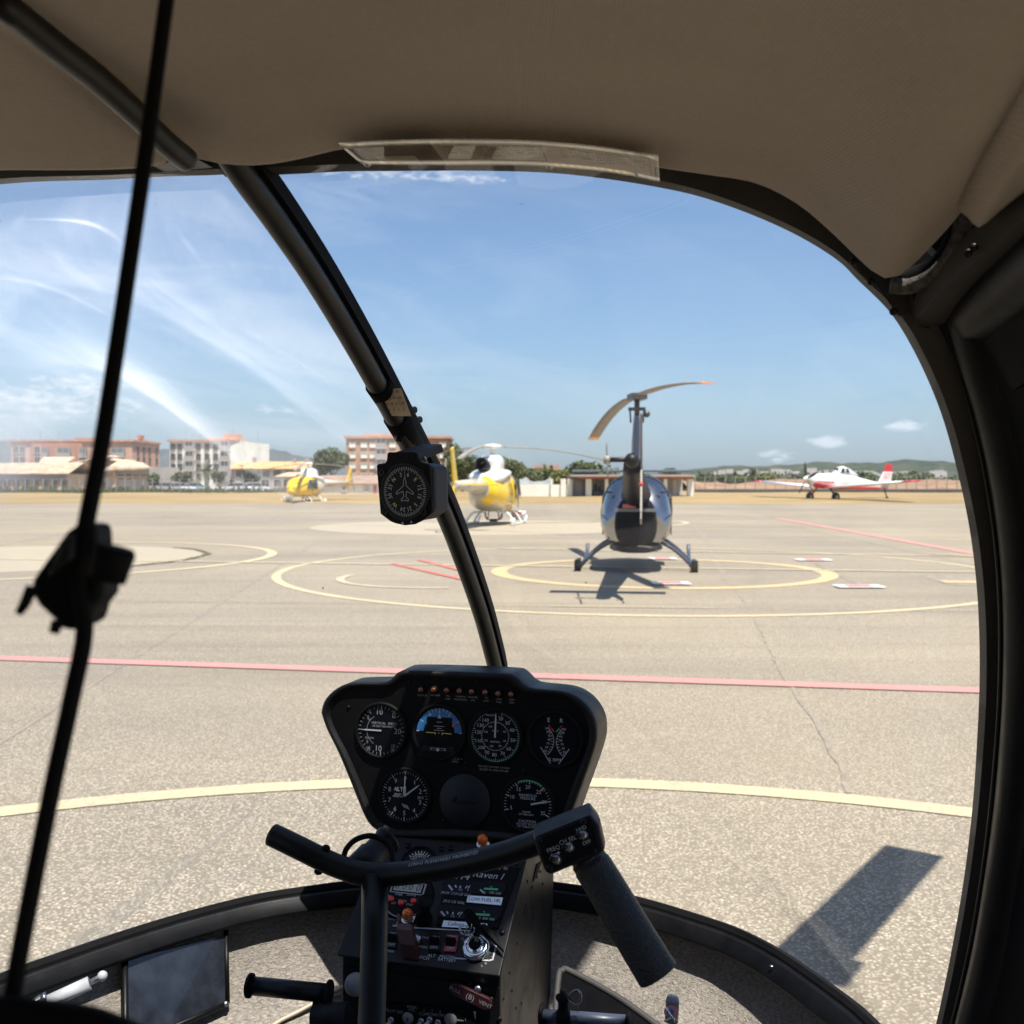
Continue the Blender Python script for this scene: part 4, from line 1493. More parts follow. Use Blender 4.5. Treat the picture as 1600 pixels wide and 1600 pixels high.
# dark piston helicopter ahead, seen from its tail
D0 = 20.3
hx = X(995, D0)
t = thing('dark_helicopter', 'dark helicopter seen from behind with drooping two blade rotor and skids', 'helicopter', (hx, D0, 0), -R_(7.6), None, world_children=False)
body = [sect(2.15, .06, .80, .92), sect(2.05, .26, .62, 1.12), sect(1.8, .45, .50, 1.36), sect(1.35, .60, .43, 1.62), sect(.8, .655, .41, 1.78, top=.9), sect(.2, .67, .42, 1.82, ex=3.0, top=.86),
        sect(-.4, .68, .44, 1.83, ex=3.2, top=.84), sect(-.75, .67, .46, 1.80, ex=3.2, top=.82), sect(-1.05, .65, .47, 1.62, ex=3.0, top=.80), sect(-1.25, .61, .50, 1.36, ex=2.8, top=.82), sect(-1.34, .55, .55, 1.15, ex=2.6, top=.85)]
MB().loft(body).build('body', M['heli_silver'], t)
m = MB()
m.loft([sect(-1.0, .38, .5, 1.50, ex=2.6, top=.9), sect(-1.3, .40, .45, 1.42, ex=2.6, top=.92), sect(-1.40, .385, .46, 1.40, ex=2.6, top=.9), sect(-1.44, .35, .50, 1.35, ex=2.4, top=.88)])
m.build('engine_cowling', M['boom_black'], t)
for s_ in (sect(-.75, .672, .457, 1.803, ex=3.2, top=.82), sect(-.4, .682, .437, 1.833, ex=3.2, top=.84)):
    MB().tube(s_ + s_[:1], .006, 5, cap=False).build('panel_seam', M['exhaust'], t)
for sx in (-1, 1):
    m = MB()
    m.tube([V((sx * .665, -.76, 1.10)), V((sx * .655, -1.05, 1.07)), V((sx * .612, -1.25, 1.04)), V((sx * .55, -1.35, 1.0))], .007, 5)
    m.build('panel_seam', M['exhaust'], t)
    MB().box((sx * .50, -1.12, 1.50), (.10, .02, .035), (V((1, 0, 0)), V((0, .8, .6)), V((0, -.6, .8)))).build('latch', M['exhaust'], t)
MB().loft([sect(-1.0, .50, .36, .56), sect(-1.40, .36, .37, .53), sect(-1.52, .3, .40, .50)]).build('belly_duct', M['exhaust'], t)
for sx in (-1, 1):
    MB().prism([V((sx * .675, 1.25, .62)), V((sx * .675, .25, .62)), V((sx * .665, .25, 1.42)), V((sx * .66, .85, 1.45)), V((sx * .66, 1.3, 1.1))], V((sx * .02, 0, 0))).build('door', M['heli_black'], t, bev=0.01)
    MB().prism([V((sx * .70, 1.1, 1.05)), V((sx * .70, .33, 1.05)), V((sx * .685, .33, 1.38)), V((sx * .68, .8, 1.40))], V((sx * .012, 0, 0))).build('window', M['tinted'], t)
MB().loft([sect(1.9, .36, .95, 1.31), sect(1.6, .50, 1.0, 1.53), sect(1.2, .60, 1.05, 1.70)], cap=False).build('windshield', M['tinted'], t)
m = MB()
m.loft([[V((x, y, z)) for x, y in ((.13 * w, .28 * c - .1), (.13 * w, -.2 * c - .1), (.05 * w, -.42 * c - .1), (-.05 * w, -.42 * c - .1), (-.13 * w, -.2 * c - .1), (-.13 * w, .28 * c - .1), (0, .42 * c - .1))]
        for z, w, c in ((1.70, 1.15, 1.3), (1.9, .9, 1.0), (2.5, .75, .85), (2.98, .5, .6))])
m.build('mast_fairing', M['heli_grey'], t)
m = MB()
m.cyl(V((0, -.1, 2.9)), V((0, -.1, 3.36)), .055, 10)
m.box((0, -.1, 3.12), (.34, .16, .06))
m.cyl(V((.12, -.14, 2.85)), V((.14, -.14, 3.15)), .02, 6)
m.cyl(V((-.12, -.14, 2.85)), V((-.14, -.14, 3.15)), .02, 6)
m.sphere((0.19, -.14, 3.02), .07)
m.build('rotor_mast', M['mech'], t)
m = MB()
rot = Matrix.Rotation(R_(7.6), 3, 'Z')
bd = rot @ V((.093, -.996, 0))
m.box((0, -.1, 3.36), (.30, .5, .12), (V((bd.y, -bd.x, 0)), bd, V((0, 0, 1))))
m.build('rotor_hub', M['mech'], t)
b1 = rot @ V((.093, -.996, 0))
b2 = V((-b1.x, -b1.y, 0))
for d, droop, tilt in ((b1, .30, .08), (b2, .75, .10)):
    m = MB()
    blade_mesh(m, V((0, -.1, 0)), d, 5.03, droop, .27, 3.37, tilt)
    m.build('rotor_blade', [M['blade'], M['orange_tip']], t)
m = MB()
m.tube([V((.0, -.9, 1.40)), V((-.0, -1.6, 1.50)), V((0, -3.2, 1.68)), V((0, -5.0, 1.88)), V((0, -6.05, 1.98))], [.30, .25, .20, .15, .11], 14)
m.build('tail_boom', M['boom_black'], t)
m = MB()
m.lathe(V((0, -6.02, 1.98)), V((0, -1, 0.1)), [(.09, 0), (.105, .05), (.10, .16), (.05, .24), (.01, .25)], 12)
m.cyl(V((0, -6.12, 2.0)), V((-.33, -6.12, 2.0)), .035, 8)
m.build('tail_gearbox', M['exhaust'], t)
m = MB()
dd = V((-0.05, .95, .30)).normalized()
for sg in (-1, 1):
    a = V((-.34, -6.12, 2.0))
    side = V((0, -dd.z, dd.y))
    m.loft([[a + dd * sg * r + side * w + V((o, 0, 0)) for w, o in ((.065, 0), (0, .012), (-.065, 0), (0, -.012))] for r in (.12, .7)], sm=False)
m.cyl(V((-.30, -6.12, 2.0)), V((-.39, -6.12, 2.0)), .06, 8)
m.build('tail_rotor', M['blade'], t)
m = MB()
m.prism([V((.115, -5.35, 1.9)), V((.115, -5.85, 1.88)), V((.115, -6.35, 2.62)), V((.115, -6.05, 2.66))], V((.03, 0, 0)))
m.build('upper_fin', M['heli_grey'], t, bev=0.006)
m = MB()
m.prism([V((.115, -5.35, 1.9)), V((.115, -5.85, 1.88)), V((.115, -6.2, 1.28)), V((.115, -5.9, 1.26))], V((.03, 0, 0)))
m.tube([V((.13, -6.15, 1.3)), V((.13, -6.35, 1.12)), V((.13, -6.5, 1.2))], .014, 6)
m.build('lower_fin', M['fin_grey'], t, bev=0.006)
MB().box((0, -5.25, 1.85), (1.77, .34, .035)).build('stabilizer', M['stab_blue'], t, bev=0.01)
MB().sphere((.13, -6.22, 1.66), .032).build('tail_light', M['plane_red'], t)
m = MB()
m.bx(-.38, .36, -1.50, -1.46, 1.14, 1.20)
m.build('rear_bar', M['heli_grey'], t)
MB().bx(-.24, .0, -1.53, -1.50, 1.21, 1.28).build('red_cover', M['red_board'], t)
for sx in (-1, 1):
    m = MB()
    tubes(m, [([V((sx * 1.09, -1.15, .06)), V((sx * 1.09, .8, .05)), V((sx * 1.09, 1.55, .06)), V((sx * 1.09, 1.85, .16)), V((sx * 1.09, 2.0, .32))], .04)])
    m.build('skid', M['skid'], t)
    for f in (-.75, .95):
        m = MB()
        tubes(m, [([V((sx * .42, f, .56)), V((sx * .72, f, .40)), V((sx * 1.09, f, .06))], .036)])
        m.build('skid_strut', M['skid'], t)
    m = MB()
    m.cyl(V((sx * 1.09 - .06, -1.1, .11)), V((sx * 1.09 + .06, -1.1, .11)), .11, 12)
    m.bx(sx * 1.09 - .035, sx * 1.09 + .035, -1.2, -.7, .10, .22)
    m.build('ground_wheel', M['exhaust'], t)

# turbine helicopters, yellow and white
def turbine(label, px, Y, head, extra, scale=1.0, covered=False):
    t = thing('yellow_helicopter', label, 'helicopter', (X(px, Y), Y, 0), head, 'yellow and white helicopters', world_children=False)
    t.scale = (scale, scale, scale)
    cab = [sect(3.05, .05, .95, 1.05), sect(2.95, .38, .72, 1.25, ex=2.3), sect(2.6, .66, .60, 1.62, ex=2.4), sect(2.1, .84, .54, 2.02, ex=2.6), sect(1.4, .93, .52, 2.22, ex=2.8, top=.9),
           sect(.6, .93, .52, 2.26, ex=2.8, top=.88), sect(.1, .92, .54, 2.24, ex=2.8, top=.86)]
    MB().loft(cab).build('cabin', M['heli_yellow'], t)
    rear = [sect(.098, .92, .54, 2.24, ex=2.8, top=.86), sect(-.7, .84, .60, 2.16, ex=2.7, top=.8), sect(-1.5, .62, .85, 2.05, ex=2.5, top=.8), sect(-2.3, .36, 1.15, 1.92, ex=2.2)]
    rb = MB().loft(rear).build('rear_body', [M['heli_shade_cream'], M['heli_yellow']], t)
    for p in rb.data.polygons:
        if p.center.z > .92 and p.center.x > .0 and p.center.y > -2.0:
            p.material_index = 1
    MB().loft([sect(1.0, .45, 2.1, 2.30, ex=2.2), sect(.7, .72, 2.05, 2.34, ex=2.4), sect(.1, .84, 1.98, 2.36, ex=2.6), sect(-1.0, .76, 1.75, 2.25), sect(-1.7, .45, 1.7, 2.05)]).build('roof_cowl', M['heli_white'], t)
    MB().loft([sect(1.1, .28, 2.25, 2.5), sect(.75, .42, 2.2, 2.88, ex=4), sect(0, .47, 2.2, 2.94, ex=4), sect(-.5, .46, 2.15, 2.86, ex=4), sect(-.85, .40, 2.15, 2.70, ex=3)]).build('engine_cowl', M['heli_white'], t)
    m = MB()
    m.lathe(V((-.12, -.8, 2.42)), V((-.12, -1, .25)), [(.24, 0), (.27, .05), (.27, .55), (.22, .55), (.20, .1), (.01, .08)], 16)
    m.build('exhaust', M['exhaust'], t)
    MB().tube([V((0, -2.0, 1.62)), V((0, -4.0, 1.66)), V((0, -6.9, 1.70))], [.34, .25, .13], 14).build('tail_boom', M['heli_shade_cream'], t)
    m = MB()
    m.prism([V((-.03, -6.3, 1.72)), V((-.03, -6.95, 1.70)), V((-.03, -7.35, 2.95)), V((-.03, -7.0, 3.05))], V((.06, 0, 0)))
    m.prism([V((-.03, -6.4, 1.68)), V((-.03, -6.95, 1.68)), V((-.03, -7.15, 1.05)), V((-.03, -6.95, 1.02))], V((.06, 0, 0)))
    m.build('tail_fin', M['heli_yellow'], t, bev=0.01)
    MB().box((0, -5.3, 1.70), (2.5, .42, .05)).build('stabilizer', M['heli_yellow'], t, bev=0.01)
    m = MB()
    m.cyl(V((-.1, -6.75, 1.78)), V((-.4, -6.75, 1.78)), .05, 8)
    for sg in (-1, 1):
        m.box(V((-.4, -6.75 + sg * .5 * .4, 1.78 + sg * .45)), (.025, .16, .86), (V((1, 0, 0)), V((0, .91, -.41)), V((0, .41, .91))))
    m.build('tail_rotor', M['blade'], t)
    for sx in (-1, 1):
        MB().prism([V((sx * .93, 1.95, 1.2)), V((sx * .955, 1.15, 1.2)), V((sx * .94, 1.15, 1.95)), V((sx * .90, 1.6, 1.95))], V((sx * .012, 0, 0))).build('door_window', M['tinted'], t)
        MB().prism([V((sx * .955, 1.0, 1.2)), V((sx * .955, .35, 1.2)), V((sx * .93, .35, 1.95)), V((sx * .935, 1.0, 1.95))], V((sx * .012, 0, 0))).build('door_window', M['tinted'], t)
        MB().bx(sx * .94, sx * .962, 1.06, 1.09, .7, 2.0).bx(sx * .945, sx * .965, .1, 2.0, 1.12, 1.135).build('door_seam', M['exhaust'], t)
        m = MB()
        tubes(m, [([V((sx * 1.05, -.9, .06)), V((sx * 1.05, 1.6, .05)), V((sx * 1.05, 2.3, .08)), V((sx * 1.05, 2.7, .30))], .045)])
        m.build('skid', M['heli_white'], t)
        for f in (-.35, 1.35):
            m = MB()
            tubes(m, [([V((sx * .3, f, .56)), V((sx * .75, f, .5)), V((sx * 1.05, f, .06))], .045)])
            m.build('skid_strut', M['heli_white'], t)
        m = MB()
        m.cyl(V((sx * 1.05 - .09, -.75, .16)), V((sx * 1.05 + .09, -.75, .16)), .16, 12)
        m.build('ground_wheel', M['heli_white'], t)
    ws = [sect(2.965, .385, .95, 1.265, ex=2.3), sect(2.62, .67, 1.0, 1.64, ex=2.4), sect(2.12, .85, 1.05, 2.04, ex=2.6), sect(1.75, .885, 1.08, 2.14, ex=2.7)]
    m = MB()
    for r0, r1 in zip(ws, ws[1:]):
        for k in range(24):
            z = (r0[k].z + r0[(k + 1) % 24].z) / 2
            a = [r0[k], r0[(k + 1) % 24], r1[(k + 1) % 24], r1[k]]
            if 0 <= k < 12 and k not in (5, 6):
                m.add([p + V((0, .012, 0)) for p in a], [(0, 1, 2, 3)], 0, True)
    m.build('windshield_cover' if covered else 'windshield', M['heli_yellow'] if covered else M['tinted'], t, solid=0.01)
    m = MB()
    m.cyl(V((0, .2, 2.85)), V((0, .2, 3.28)), .09, 10)
    m.lathe(V((0, .2, 3.18)), V((0, 0, 1)), [(.16, 0), (.42, .10), (.36, .17), (.1, .22), (.01, .22)], 14)
    m.build('rotor_head', M['heli_white'], t)
    for k, a in enumerate(extra):
        m = MB()
        blade_mesh(m, V((0, .2, 0)), V((math.sin(a - 0), math.cos(a), 0)), 5.35, .75, .34, 3.26, .16, 0, .5)
        m.build('rotor_blade', [M['blade']], t)
    # cargo mirror, hook frame and loud hailer under the belly
    m = MB()
    tubes(m, [([V((-.35, .5, .52)), V((-.3, .5, .22)), V((.3, .5, .22)), V((.35, .5, .52))], .025), ([V((-.3, .9, .52)), V((-.25, .4, .2)), V((-.3, 0, .52))], .025), ([V((.3, .9, .52)), V((.25, .4, .2)), V((.3, 0, .52))], .025)])
    m.box((0, .45, .18), (.3, .3, .12))
    m.build('cargo_hook', M['mech'], t)
    m = MB()
    m.bx(.55, .95, 2.0, 2.5, .42, .50, 0)
    m.loft([[V((.75 + .34 * math.cos(a) * s, 2.3 + .30 * math.sin(a) * s, z)) for a in [k * 6.283 / 12 for k in range(12)]] for z, s in ((.52, 1.0), (.35, .95), (.12, .55))], 1)
    m.build('basket', [M['plane_red'], M['heli_white']], t)
    return t


turbine('nearer yellow and white helicopter behind the bow tube, seen from its tail', 768, 40.0, -R_(10), (R_(62), R_(182), R_(-58)), 0.93)
turbine('far small yellow and white helicopter left of the compass, nose towards us', 484, 82.0, R_(160), (R_(100), R_(220), R_(340)), 0.94, True)

# red and white crop duster
Y = 87.0
t = thing('crop_duster', 'red and white low wing propeller plane parked at the far right', 'airplane', (X(1299, Y), Y, 0), R_(119), None, world_children=False)
fus = [sect(2.75, .28, 1.62, 2.16, ex=2.2), sect(2.3, .40, 1.35, 2.28, ex=2.3), sect(1.4, .46, 1.15, 2.36, ex=2.5), sect(.4, .52, 1.02, 2.40, ex=2.5), sect(-.8, .52, .98, 2.42, ex=2.5),
       sect(-2.0, .48, .98, 2.30, ex=2.4), sect(-3.6, .36, 1.0, 1.95, ex=2.3), sect(-5.6, .20, 1.02, 1.60, ex=2.2), sect(-6.9, .08, 1.05, 1.45, ex=2)]
lo = []
MB().loft(fus).build('fuselage', M['heli_white'], t)
MB().loft([sect(s[0].y, max(abs(p.x) for p in s) * 1.012, min(p.z for p in s) - .015, min(p.z for p in s) + k, ex=2.6) for s, k in zip(fus[1:], (.36, .44, .48, .48, .40, .28, .18, .09))]).build('red_belly', M['plane_red'], t)
for sx in (-1, 1):
    MB().prism([V((sx * .475, 2.2, 1.62)), V((sx * .54, .2, 1.52)), V((sx * .54, .2, 1.66)), V((sx * .475, 2.2, 1.70))], V((sx * .01, 0, 0))).build('red_stripe', M['plane_red'], t)
MB().lathe(V((0, 2.75, 1.9)), V((0, 1, 0)), [(.27, 0), (.25, .15), (.15, .38), (.02, .5)], 14).build('spinner', M['heli_white'], t)
for k in range(5):
    a = R_(72 * k + 4)
    m = MB()
    d = V((math.sin(a), 0, math.cos(a)))
    s = V((math.cos(a), 0, -math.sin(a)))
    c = V((0, 2.95, 1.9))
    m.loft([[c + d * r + s * w + V((0, tw, 0)), c + d * r + V((0, .02, 0)), c + d * r - s * w - V((0, tw, 0)), c + d * r - V((0, .02, 0))] for r, w, tw in ((.18, .05, .05), (.7, .12, .06), (1.2, .10, .03), (1.42, .05, .01))])
    m.build('propeller_blade', M['mech'], t)
m = MB()
m.loft([sect(-.35, .20, 2.3, 2.50), sect(-.75, .36, 2.25, 2.88, ex=2.4), sect(-1.25, .40, 2.2, 3.0, ex=2.4), sect(-1.8, .38, 2.1, 2.86, ex=2.4), sect(-2.9, .22, 1.95, 2.35)])
m.build('canopy_hump', M['heli_white'], t)
for sx in (-1, 1):
    MB().prism([V((sx * .385, -.72, 2.42)), V((sx * .415, -1.15, 2.42)), V((sx * .36, -1.15, 2.86)), V((sx * .33, -.85, 2.80))], V((sx * .02, 0, 0))).build('canopy_window', M['tinted'], t)
    MB().prism([V((sx * .41, -1.3, 2.42)), V((sx * .40, -1.75, 2.40)), V((sx * .36, -1.65, 2.75)), V((sx * .375, -1.3, 2.82))], V((sx * .02, 0, 0))).build('canopy_window', M['tinted'], t)
MB().prism([V((-.2, -.45, 2.52)), V((.2, -.45, 2.52)), V((.28, -.70, 2.82)), V((-.28, -.70, 2.82))], V((0, .03, .02))).build('windscreen', M['tinted'], t)
for sx in (-1, 1):
    def wr(x, c, z, th):
        y0 = .25 - .02 * x
        return [V((sx * x, y0 + c * .5, z)), V((sx * x, y0 + c * .2, z + th)), V((sx * x, y0 - c * .3, z + th * .7)), V((sx * x, y0 - c * .5, z)), V((sx * x, y0 - c * .2, z - th * .4)), V((sx * x, y0 + c * .3, z - th * .5))]
    m = MB()
    m.loft([wr(.3, 2.1, 1.15, .16), wr(4.5, 1.95, 1.42, .14), wr(7.9, 1.75, 1.64, .12)], 0)
    m.loft([wr(7.9, 1.75, 1.64, .12), wr(8.7, 1.6, 1.70, .10), wr(8.95, 1.1, 1.72, .04)], 1)
    m.build('wing', [M['heli_white'], M['plane_red']], t)
    m = MB()
    m.loft([[V((sx * x, -6.1 + .3 - s, 1.62)), V((sx * x, -6.2 - s, 1.66)), V((sx * x, -7.1, 1.62)), V((sx * x, -6.4 - s, 1.58))] for x, s in ((.05, 0), (2.5, .3))], 0)
    m.build('tailplane', M['plane_red'], t)
    m = MB()
    tubes(m, [([V((sx * .7, .9, 1.15)), V((sx * 1.45, 1.0, .42))], .085)])
    m.build('gear_leg', M['plane_red'] if sx > 0 else M['mech'], t)
    m = MB()
    m.lathe(V((sx * 1.45, 1.0, .38)), V((1, 0, 0)), [(.12, -.15), (.32, -.15), (.40, -.08), (.40, .08), (.32, .15), (.12, .15)], 16)
    w = m.build('wheel', M['rubber'], t)
    MB().lathe(V((sx * 1.45, 1.0, .38)), V((1, 0, 0)), [(.02, -.16), (.17, -.16), (.17, .16), (.02, .16)], 12).build('rim', M['heli_shade_cream'], w, local=True)
m = MB()
m.prism([V((-.05, -5.6, 1.5)), V((-.05, -7.2, 1.45)), V((-.05, -7.40, 2.55)), V((-.05, -6.35, 2.55))], V((.1, 0, 0)), 0)
m.prism([V((-.05, -6.35, 2.552)), V((-.05, -7.40, 2.552)), V((-.05, -7.36, 3.10)), V((-.05, -7.1, 3.28)), V((-.05, -6.7, 3.16))], V((.1, 0, 0)), 1)
fin = m.build('tail_fin', [M['heli_white'], M['plane_red']], t)
m = MB()
m.text('T22', V((.056, -6.75, 2.15)), V((0, -1, 0)), V((0, 0, 1)), .55)
m.text('T22', V((-.056, -6.75, 2.15)), V((0, 1, 0)), V((0, 0, 1)), .55)
m.build('fin_number', M['plane_red'], fin, local=True)
m = MB()
m.tube([V((0, -6.4, 1.1)), V((0, -6.75, .35))], .05, 7)
m.lathe(V((0, -6.8, .18)), V((1, 0, 0)), [(.02, -.07), (.15, -.07), (.18, 0), (.15, .07), (.02, .07)], 12)
m.build('tail_wheel', M['rubber'], t)

# ------------------------------------------------------------------ the cabin we sit in
CX = -0.45                                     # centre plane of the cabin, to the left of the eye
cab = thing('helicopter_cabin', 'tan lined black framed helicopter cabin around the viewer', 'helicopter cabin', (0, 0, 0))


def onr(px, py, r):
    return PL(px, py, H(r, 0, 0), HX)


def onz(px, py, z):
    return PL(px, py, H(0, 0, z), HZV)


def onf(px, py, f):
    return PL(px, py, H(0, f, 0), HF)


def mirror(p):
    q = toH(p)
    return H(2 * CX - q.x - .07, q.y, q.z)


# centre bow tube, in the centre plane
bow = [onr(px, py, CX) for px, py in ((352, 232), (378, 272), (432, 346), (490, 432), (545, 523), (590, 603), (640, 697), (688, 790), (722, 875), (752, 962), (774, 1045))]
q = toH(bow[-1])
bow_s = spline(bow, 6)
tail = [H(CX, q.y + 0.015, q.z - 0.12), H(CX, q.y + 0.0, q.z - 0.27), H(CX, q.y - 0.02, -0.655)]
bow_full = bow_s + tail
MB().tube(bow_s + tail[:1], 0.0120, 14).build('bow_tube', M['frame'], cab)
# black seal that carries the panes, outside the tube
seal = []
for i, p in enumerate(bow_full):
    a, b = bow_full[max(0, i - 1)], bow_full[min(len(bow_full) - 1, i + 1)]
    t = (b - a).normalized()
    nrm = t.cross(HX).normalized()
    if nrm.dot(HF) < 0:
        nrm = -nrm
    seal.append(([p + nrm * 0.009 - HX * 0.014, p + nrm * 0.009 + HX * 0.014, p + nrm * 0.024 + HX * 0.014, p + nrm * 0.024 - HX * 0.014], nrm))
MB().loft([s[0] for s in seal], sm=False).build('bow_seal', M['rubber'], cab)
pane_bow = [p + s[1] * 0.021 for p, s in zip(bow_full, seal)]

# windscreen header, right door post and nose sill
hdr_left = [P(-420, 322, .99), P(-200, 300, .95), P(0, 279, .92), P(150, 274, .905), P(270, 268, .895), P(340, 264, .885)]
hdr_right = [P(340, 264, .885), P(470, 259, .88), P(600, 255, .874), P(760, 255, .876), P(900, 262, .882), P(1035, 283, .90), P(1130, 309, .895), P(1230, 350, .885), P(1300, 390, .88), P(1345, 430, .875), P(1405, 490, .875),
             P(1445, 555, .885), P(1483, 645, .90), P(1510, 745, .915), P(1530, 850, .93), P(1540, 960, .95), P(1541, 1080, .97), P(1534, 1200, .99), P(1522, 1320, 1.015), P(1502, 1450, 1.045), P(1476, 1580, 1.075), P(1450, 1690, 1.10)]
sillz = -0.65
sill_px = [(-1200, 2050), (-640, 1822), (-330, 1672), (-150, 1590), (0, 1525), (100, 1489), (200, 1455), (300, 1425), (400, 1400), (480, 1387), (552, 1378), (660, 1371), (790, 1374), (900, 1385), (1000, 1405), (1100, 1435), (1160, 1457), (1228, 1494), (1325, 1563), (1362, 1596), (1430, 1668), (1500, 1760), (1545, 1850)]
sill = resample(spline([onz(px, py, sillz) for px, py in sill_px], 6), 120)
ctr = H(CX, 0.45, sillz)


def sweep(path, prof, inward, name, ma, sm=True):
    """profile points (across, up) carried along a path; inward gives the across direction"""
    rings = []
    for i, p in enumerate(path):
        a, b = path[max(0, i - 1)], path[min(len(path) - 1, i + 1)]
        t = (b - a).normalized()
        u = inward(p)
        u = (u - t * u.dot(t)).normalized()
        w = u.cross(t).normalized()
        rings.append((p, u, w))
    m = MB()
    m.loft([[p + u * a + w * b for a, b in prof] for p, u, w in rings], 0, sm)
    return m.build(name, ma, cab)


def sill_in(p):
    d = ctr - p
    d.z = 0
    return d


# profile signs: w points up for this direction of travel when tested below
def up_prof(pr, path, inward):
    p, a, b = path[len(path) // 2], path[len(path) // 2 - 1], path[len(path) // 2 + 1]
    t = (b - a).normalized()
    u = inward(p)
    u = (u - t * u.dot(t)).normalized()
    w = u.cross(t)
    return pr if w.z > 0 else [(a_, -b_) for a_, b_ in pr]


pr = [(-.008, .0), (.0, .002), (.006, -.003), (.008, -.010), (.004, -.018), (-.008, -.018)]
sweep(sill, up_prof(pr, sill, sill_in), sill_in, 'sill_seal', M['rubber'], False)
pr = [(.006, -.006), (.012, -.007), (.0145, -.009), (.016, -.012), (.030, -.023), (.030, -.028), (.004, -.028)]
sweep(sill, up_prof(pr, sill, sill_in), sill_in, 'sill_frame', M['black'])

hdr_l = resample(spline(hdr_left, 8), 40)
hdr_all = spline(hdr_right, 8)
hc = H(0.0 - .12, 0.86, 0.0)


def post_in(p):
    # across = backwards into the cabin
    return -HF


def loop_rings(path, cen):
    out = []
    for i, p in enumerate(path):
        a, b = path[max(0, i - 1)], path[min(len(path) - 1, i + 1)]
        t = (b - a).normalized()
        o = p - cen
        o = o - HF * o.dot(HF) * 0.6
        o = (o - t * o.dot(t)).normalized()            # outward from the opening
        w = t.cross(o).normalized()
        if w.dot(HF) > 0:
            w = -w                                      # towards the viewer
        out.append((p, o, w))
    return out


rg = loop_rings(hdr_all, H(-.15, .9, -.15))
MB().loft([[p - w * .02, p + w * .0, p + o * .020 + w * .006, p + o * .022 - w * .02] for p, o, w in rg], sm=False).build('windscreen_lip', M['lip'], cab)
MB().loft([[p + o * .012 - w * .03, p + o * .016 + w * .003, p + o * .030 + w * .016, p + o * .046 + w * .015, p + o * .056 + w * .0, p + o * .056 - w * .03] for p, o, w in rg], sm=False).build('windscreen_frame', M['black'], cab)
rl = loop_rings(hdr_l, H(CX - .25, .85, -.1))
MB().loft([[p - w * .02, p + w * .0, p + o * .016 + w * .006, p + o * .018 - w * .02] for p, o, w in rl], sm=False).build('windscreen_lip', M['lip'], cab)
MB().loft([[p + o * .012 - w * .03, p + o * .014 + w * .003, p + o * .030 + w * .010, p + o * .05 + w * .005, p + o * .05 - w * .03] for p, o, w in rl], sm=False).build('windscreen_frame', M['black'], cab)

# windscreen panes, bulged acrylic
def pane(path_a, path_b, name, ma, bul, N=44, K=18):
    A, B = resample(path_a, N), resample(path_b, N)
    m = MB()
    rows, uv = [], []
    for i in range(N):
        t = i / (N - 1)
        row = []
        for j in range(K + 1):
            s = j / K
            p = A[i].lerp(B[i], s)
            k = 4 * s * (1 - s) * math.sin(math.pi * t)
            row.append(p + (HF * 0.9 + HX * bul[1]) * bul[0] * k)
            uv.append((s, t))
        rows.append(row)
    m.grid(rows)
    o = m.build(name, ma, cab)
    l = o.data.uv_layers.new(name='UVMap')
    for lp in o.data.loops:
        l.data[lp.index].uv = uv[lp.vertex_index]
    return o


mid = min(range(len(sill)), key=lambda i: (sill[i] - bow_full[-1]).length)
post_end = hdr_all[-1]
right_loop = hdr_all + [p for p in reversed(sill[mid:]) if toH(p).y > toH(post_end).y - 0.02 or True][0:]
# keep only the sill from under the post forward to the middle
si = min(range(mid, len(sill)), key=lambda i: (sill[i] - post_end).length)
right_loop = hdr_all + sill[mid:si][::-1]
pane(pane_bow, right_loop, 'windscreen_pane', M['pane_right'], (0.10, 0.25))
left_post = [mirror(p) for p in hdr_all[8 * 10:]]
left_post += [left_post[-1] + HX * .02 + HZV * -.06, left_post[-1] + HX * .04 + HZV * -.16]
li = min(range(0, mid), key=lambda i: (sill[i] - left_post[-1]).length)
left_loop = hdr_l[::-1] + left_post + sill[li:mid]
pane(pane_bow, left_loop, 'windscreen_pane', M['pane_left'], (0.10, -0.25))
lp_r = loop_rings(left_post, mirror(H(-.15, .9, -.15)))
MB().loft([[p + o * .0 - w * .03, p + w * .003, p + o * .030 + w * .016, p + o * .056 + w * .0, p + o * .056 - w * .03] for p, o, w in lp_r], sm=False).build('windscreen_frame', M['black'], cab)

# nose tub with carpet
def tub_ring(k, z):
    out = []
    for p in sill[::2] + [sill[-1]]:
        q = p + (ctr - p) * k
        out.append(V((q.x, q.y, EYE + z)))
    return out


tub_rows = [tub_ring(.004, -.672), tub_ring(.016, -.72), tub_ring(.055, -.77), tub_ring(.12, -.82), tub_ring(.19, -.865), tub_ring(.30, -.90), tub_ring(.45, -.915), tub_ring(.75, -.92)]
tubm = MB().grid(tub_rows)
tub = tubm.build('carpet', M['carpet'], cab)
bvh = BVHTree.FromPolygons([tuple(v) for v in tubm.v], tubm.f)


def ontub(px, py, lift=0.0):
    r = ray(px, py).normalized()
    h = bvh.ray_cast(CAM, r)
    p = h[0] if h[0] is not None else P(px, py, 1.3)
    return p - r * lift


outer = [[p + (p - ctr) * k + V((0, 0, z)) for p in sill[::3]] for k, z in ((.012, -.02), (.02, -.09), (.0, -.2), (-.08, -.3), (-.3, -.36), (-.9, -.37))]
MB().grid(outer).build('nose_shell', M['heli_black'], cab)

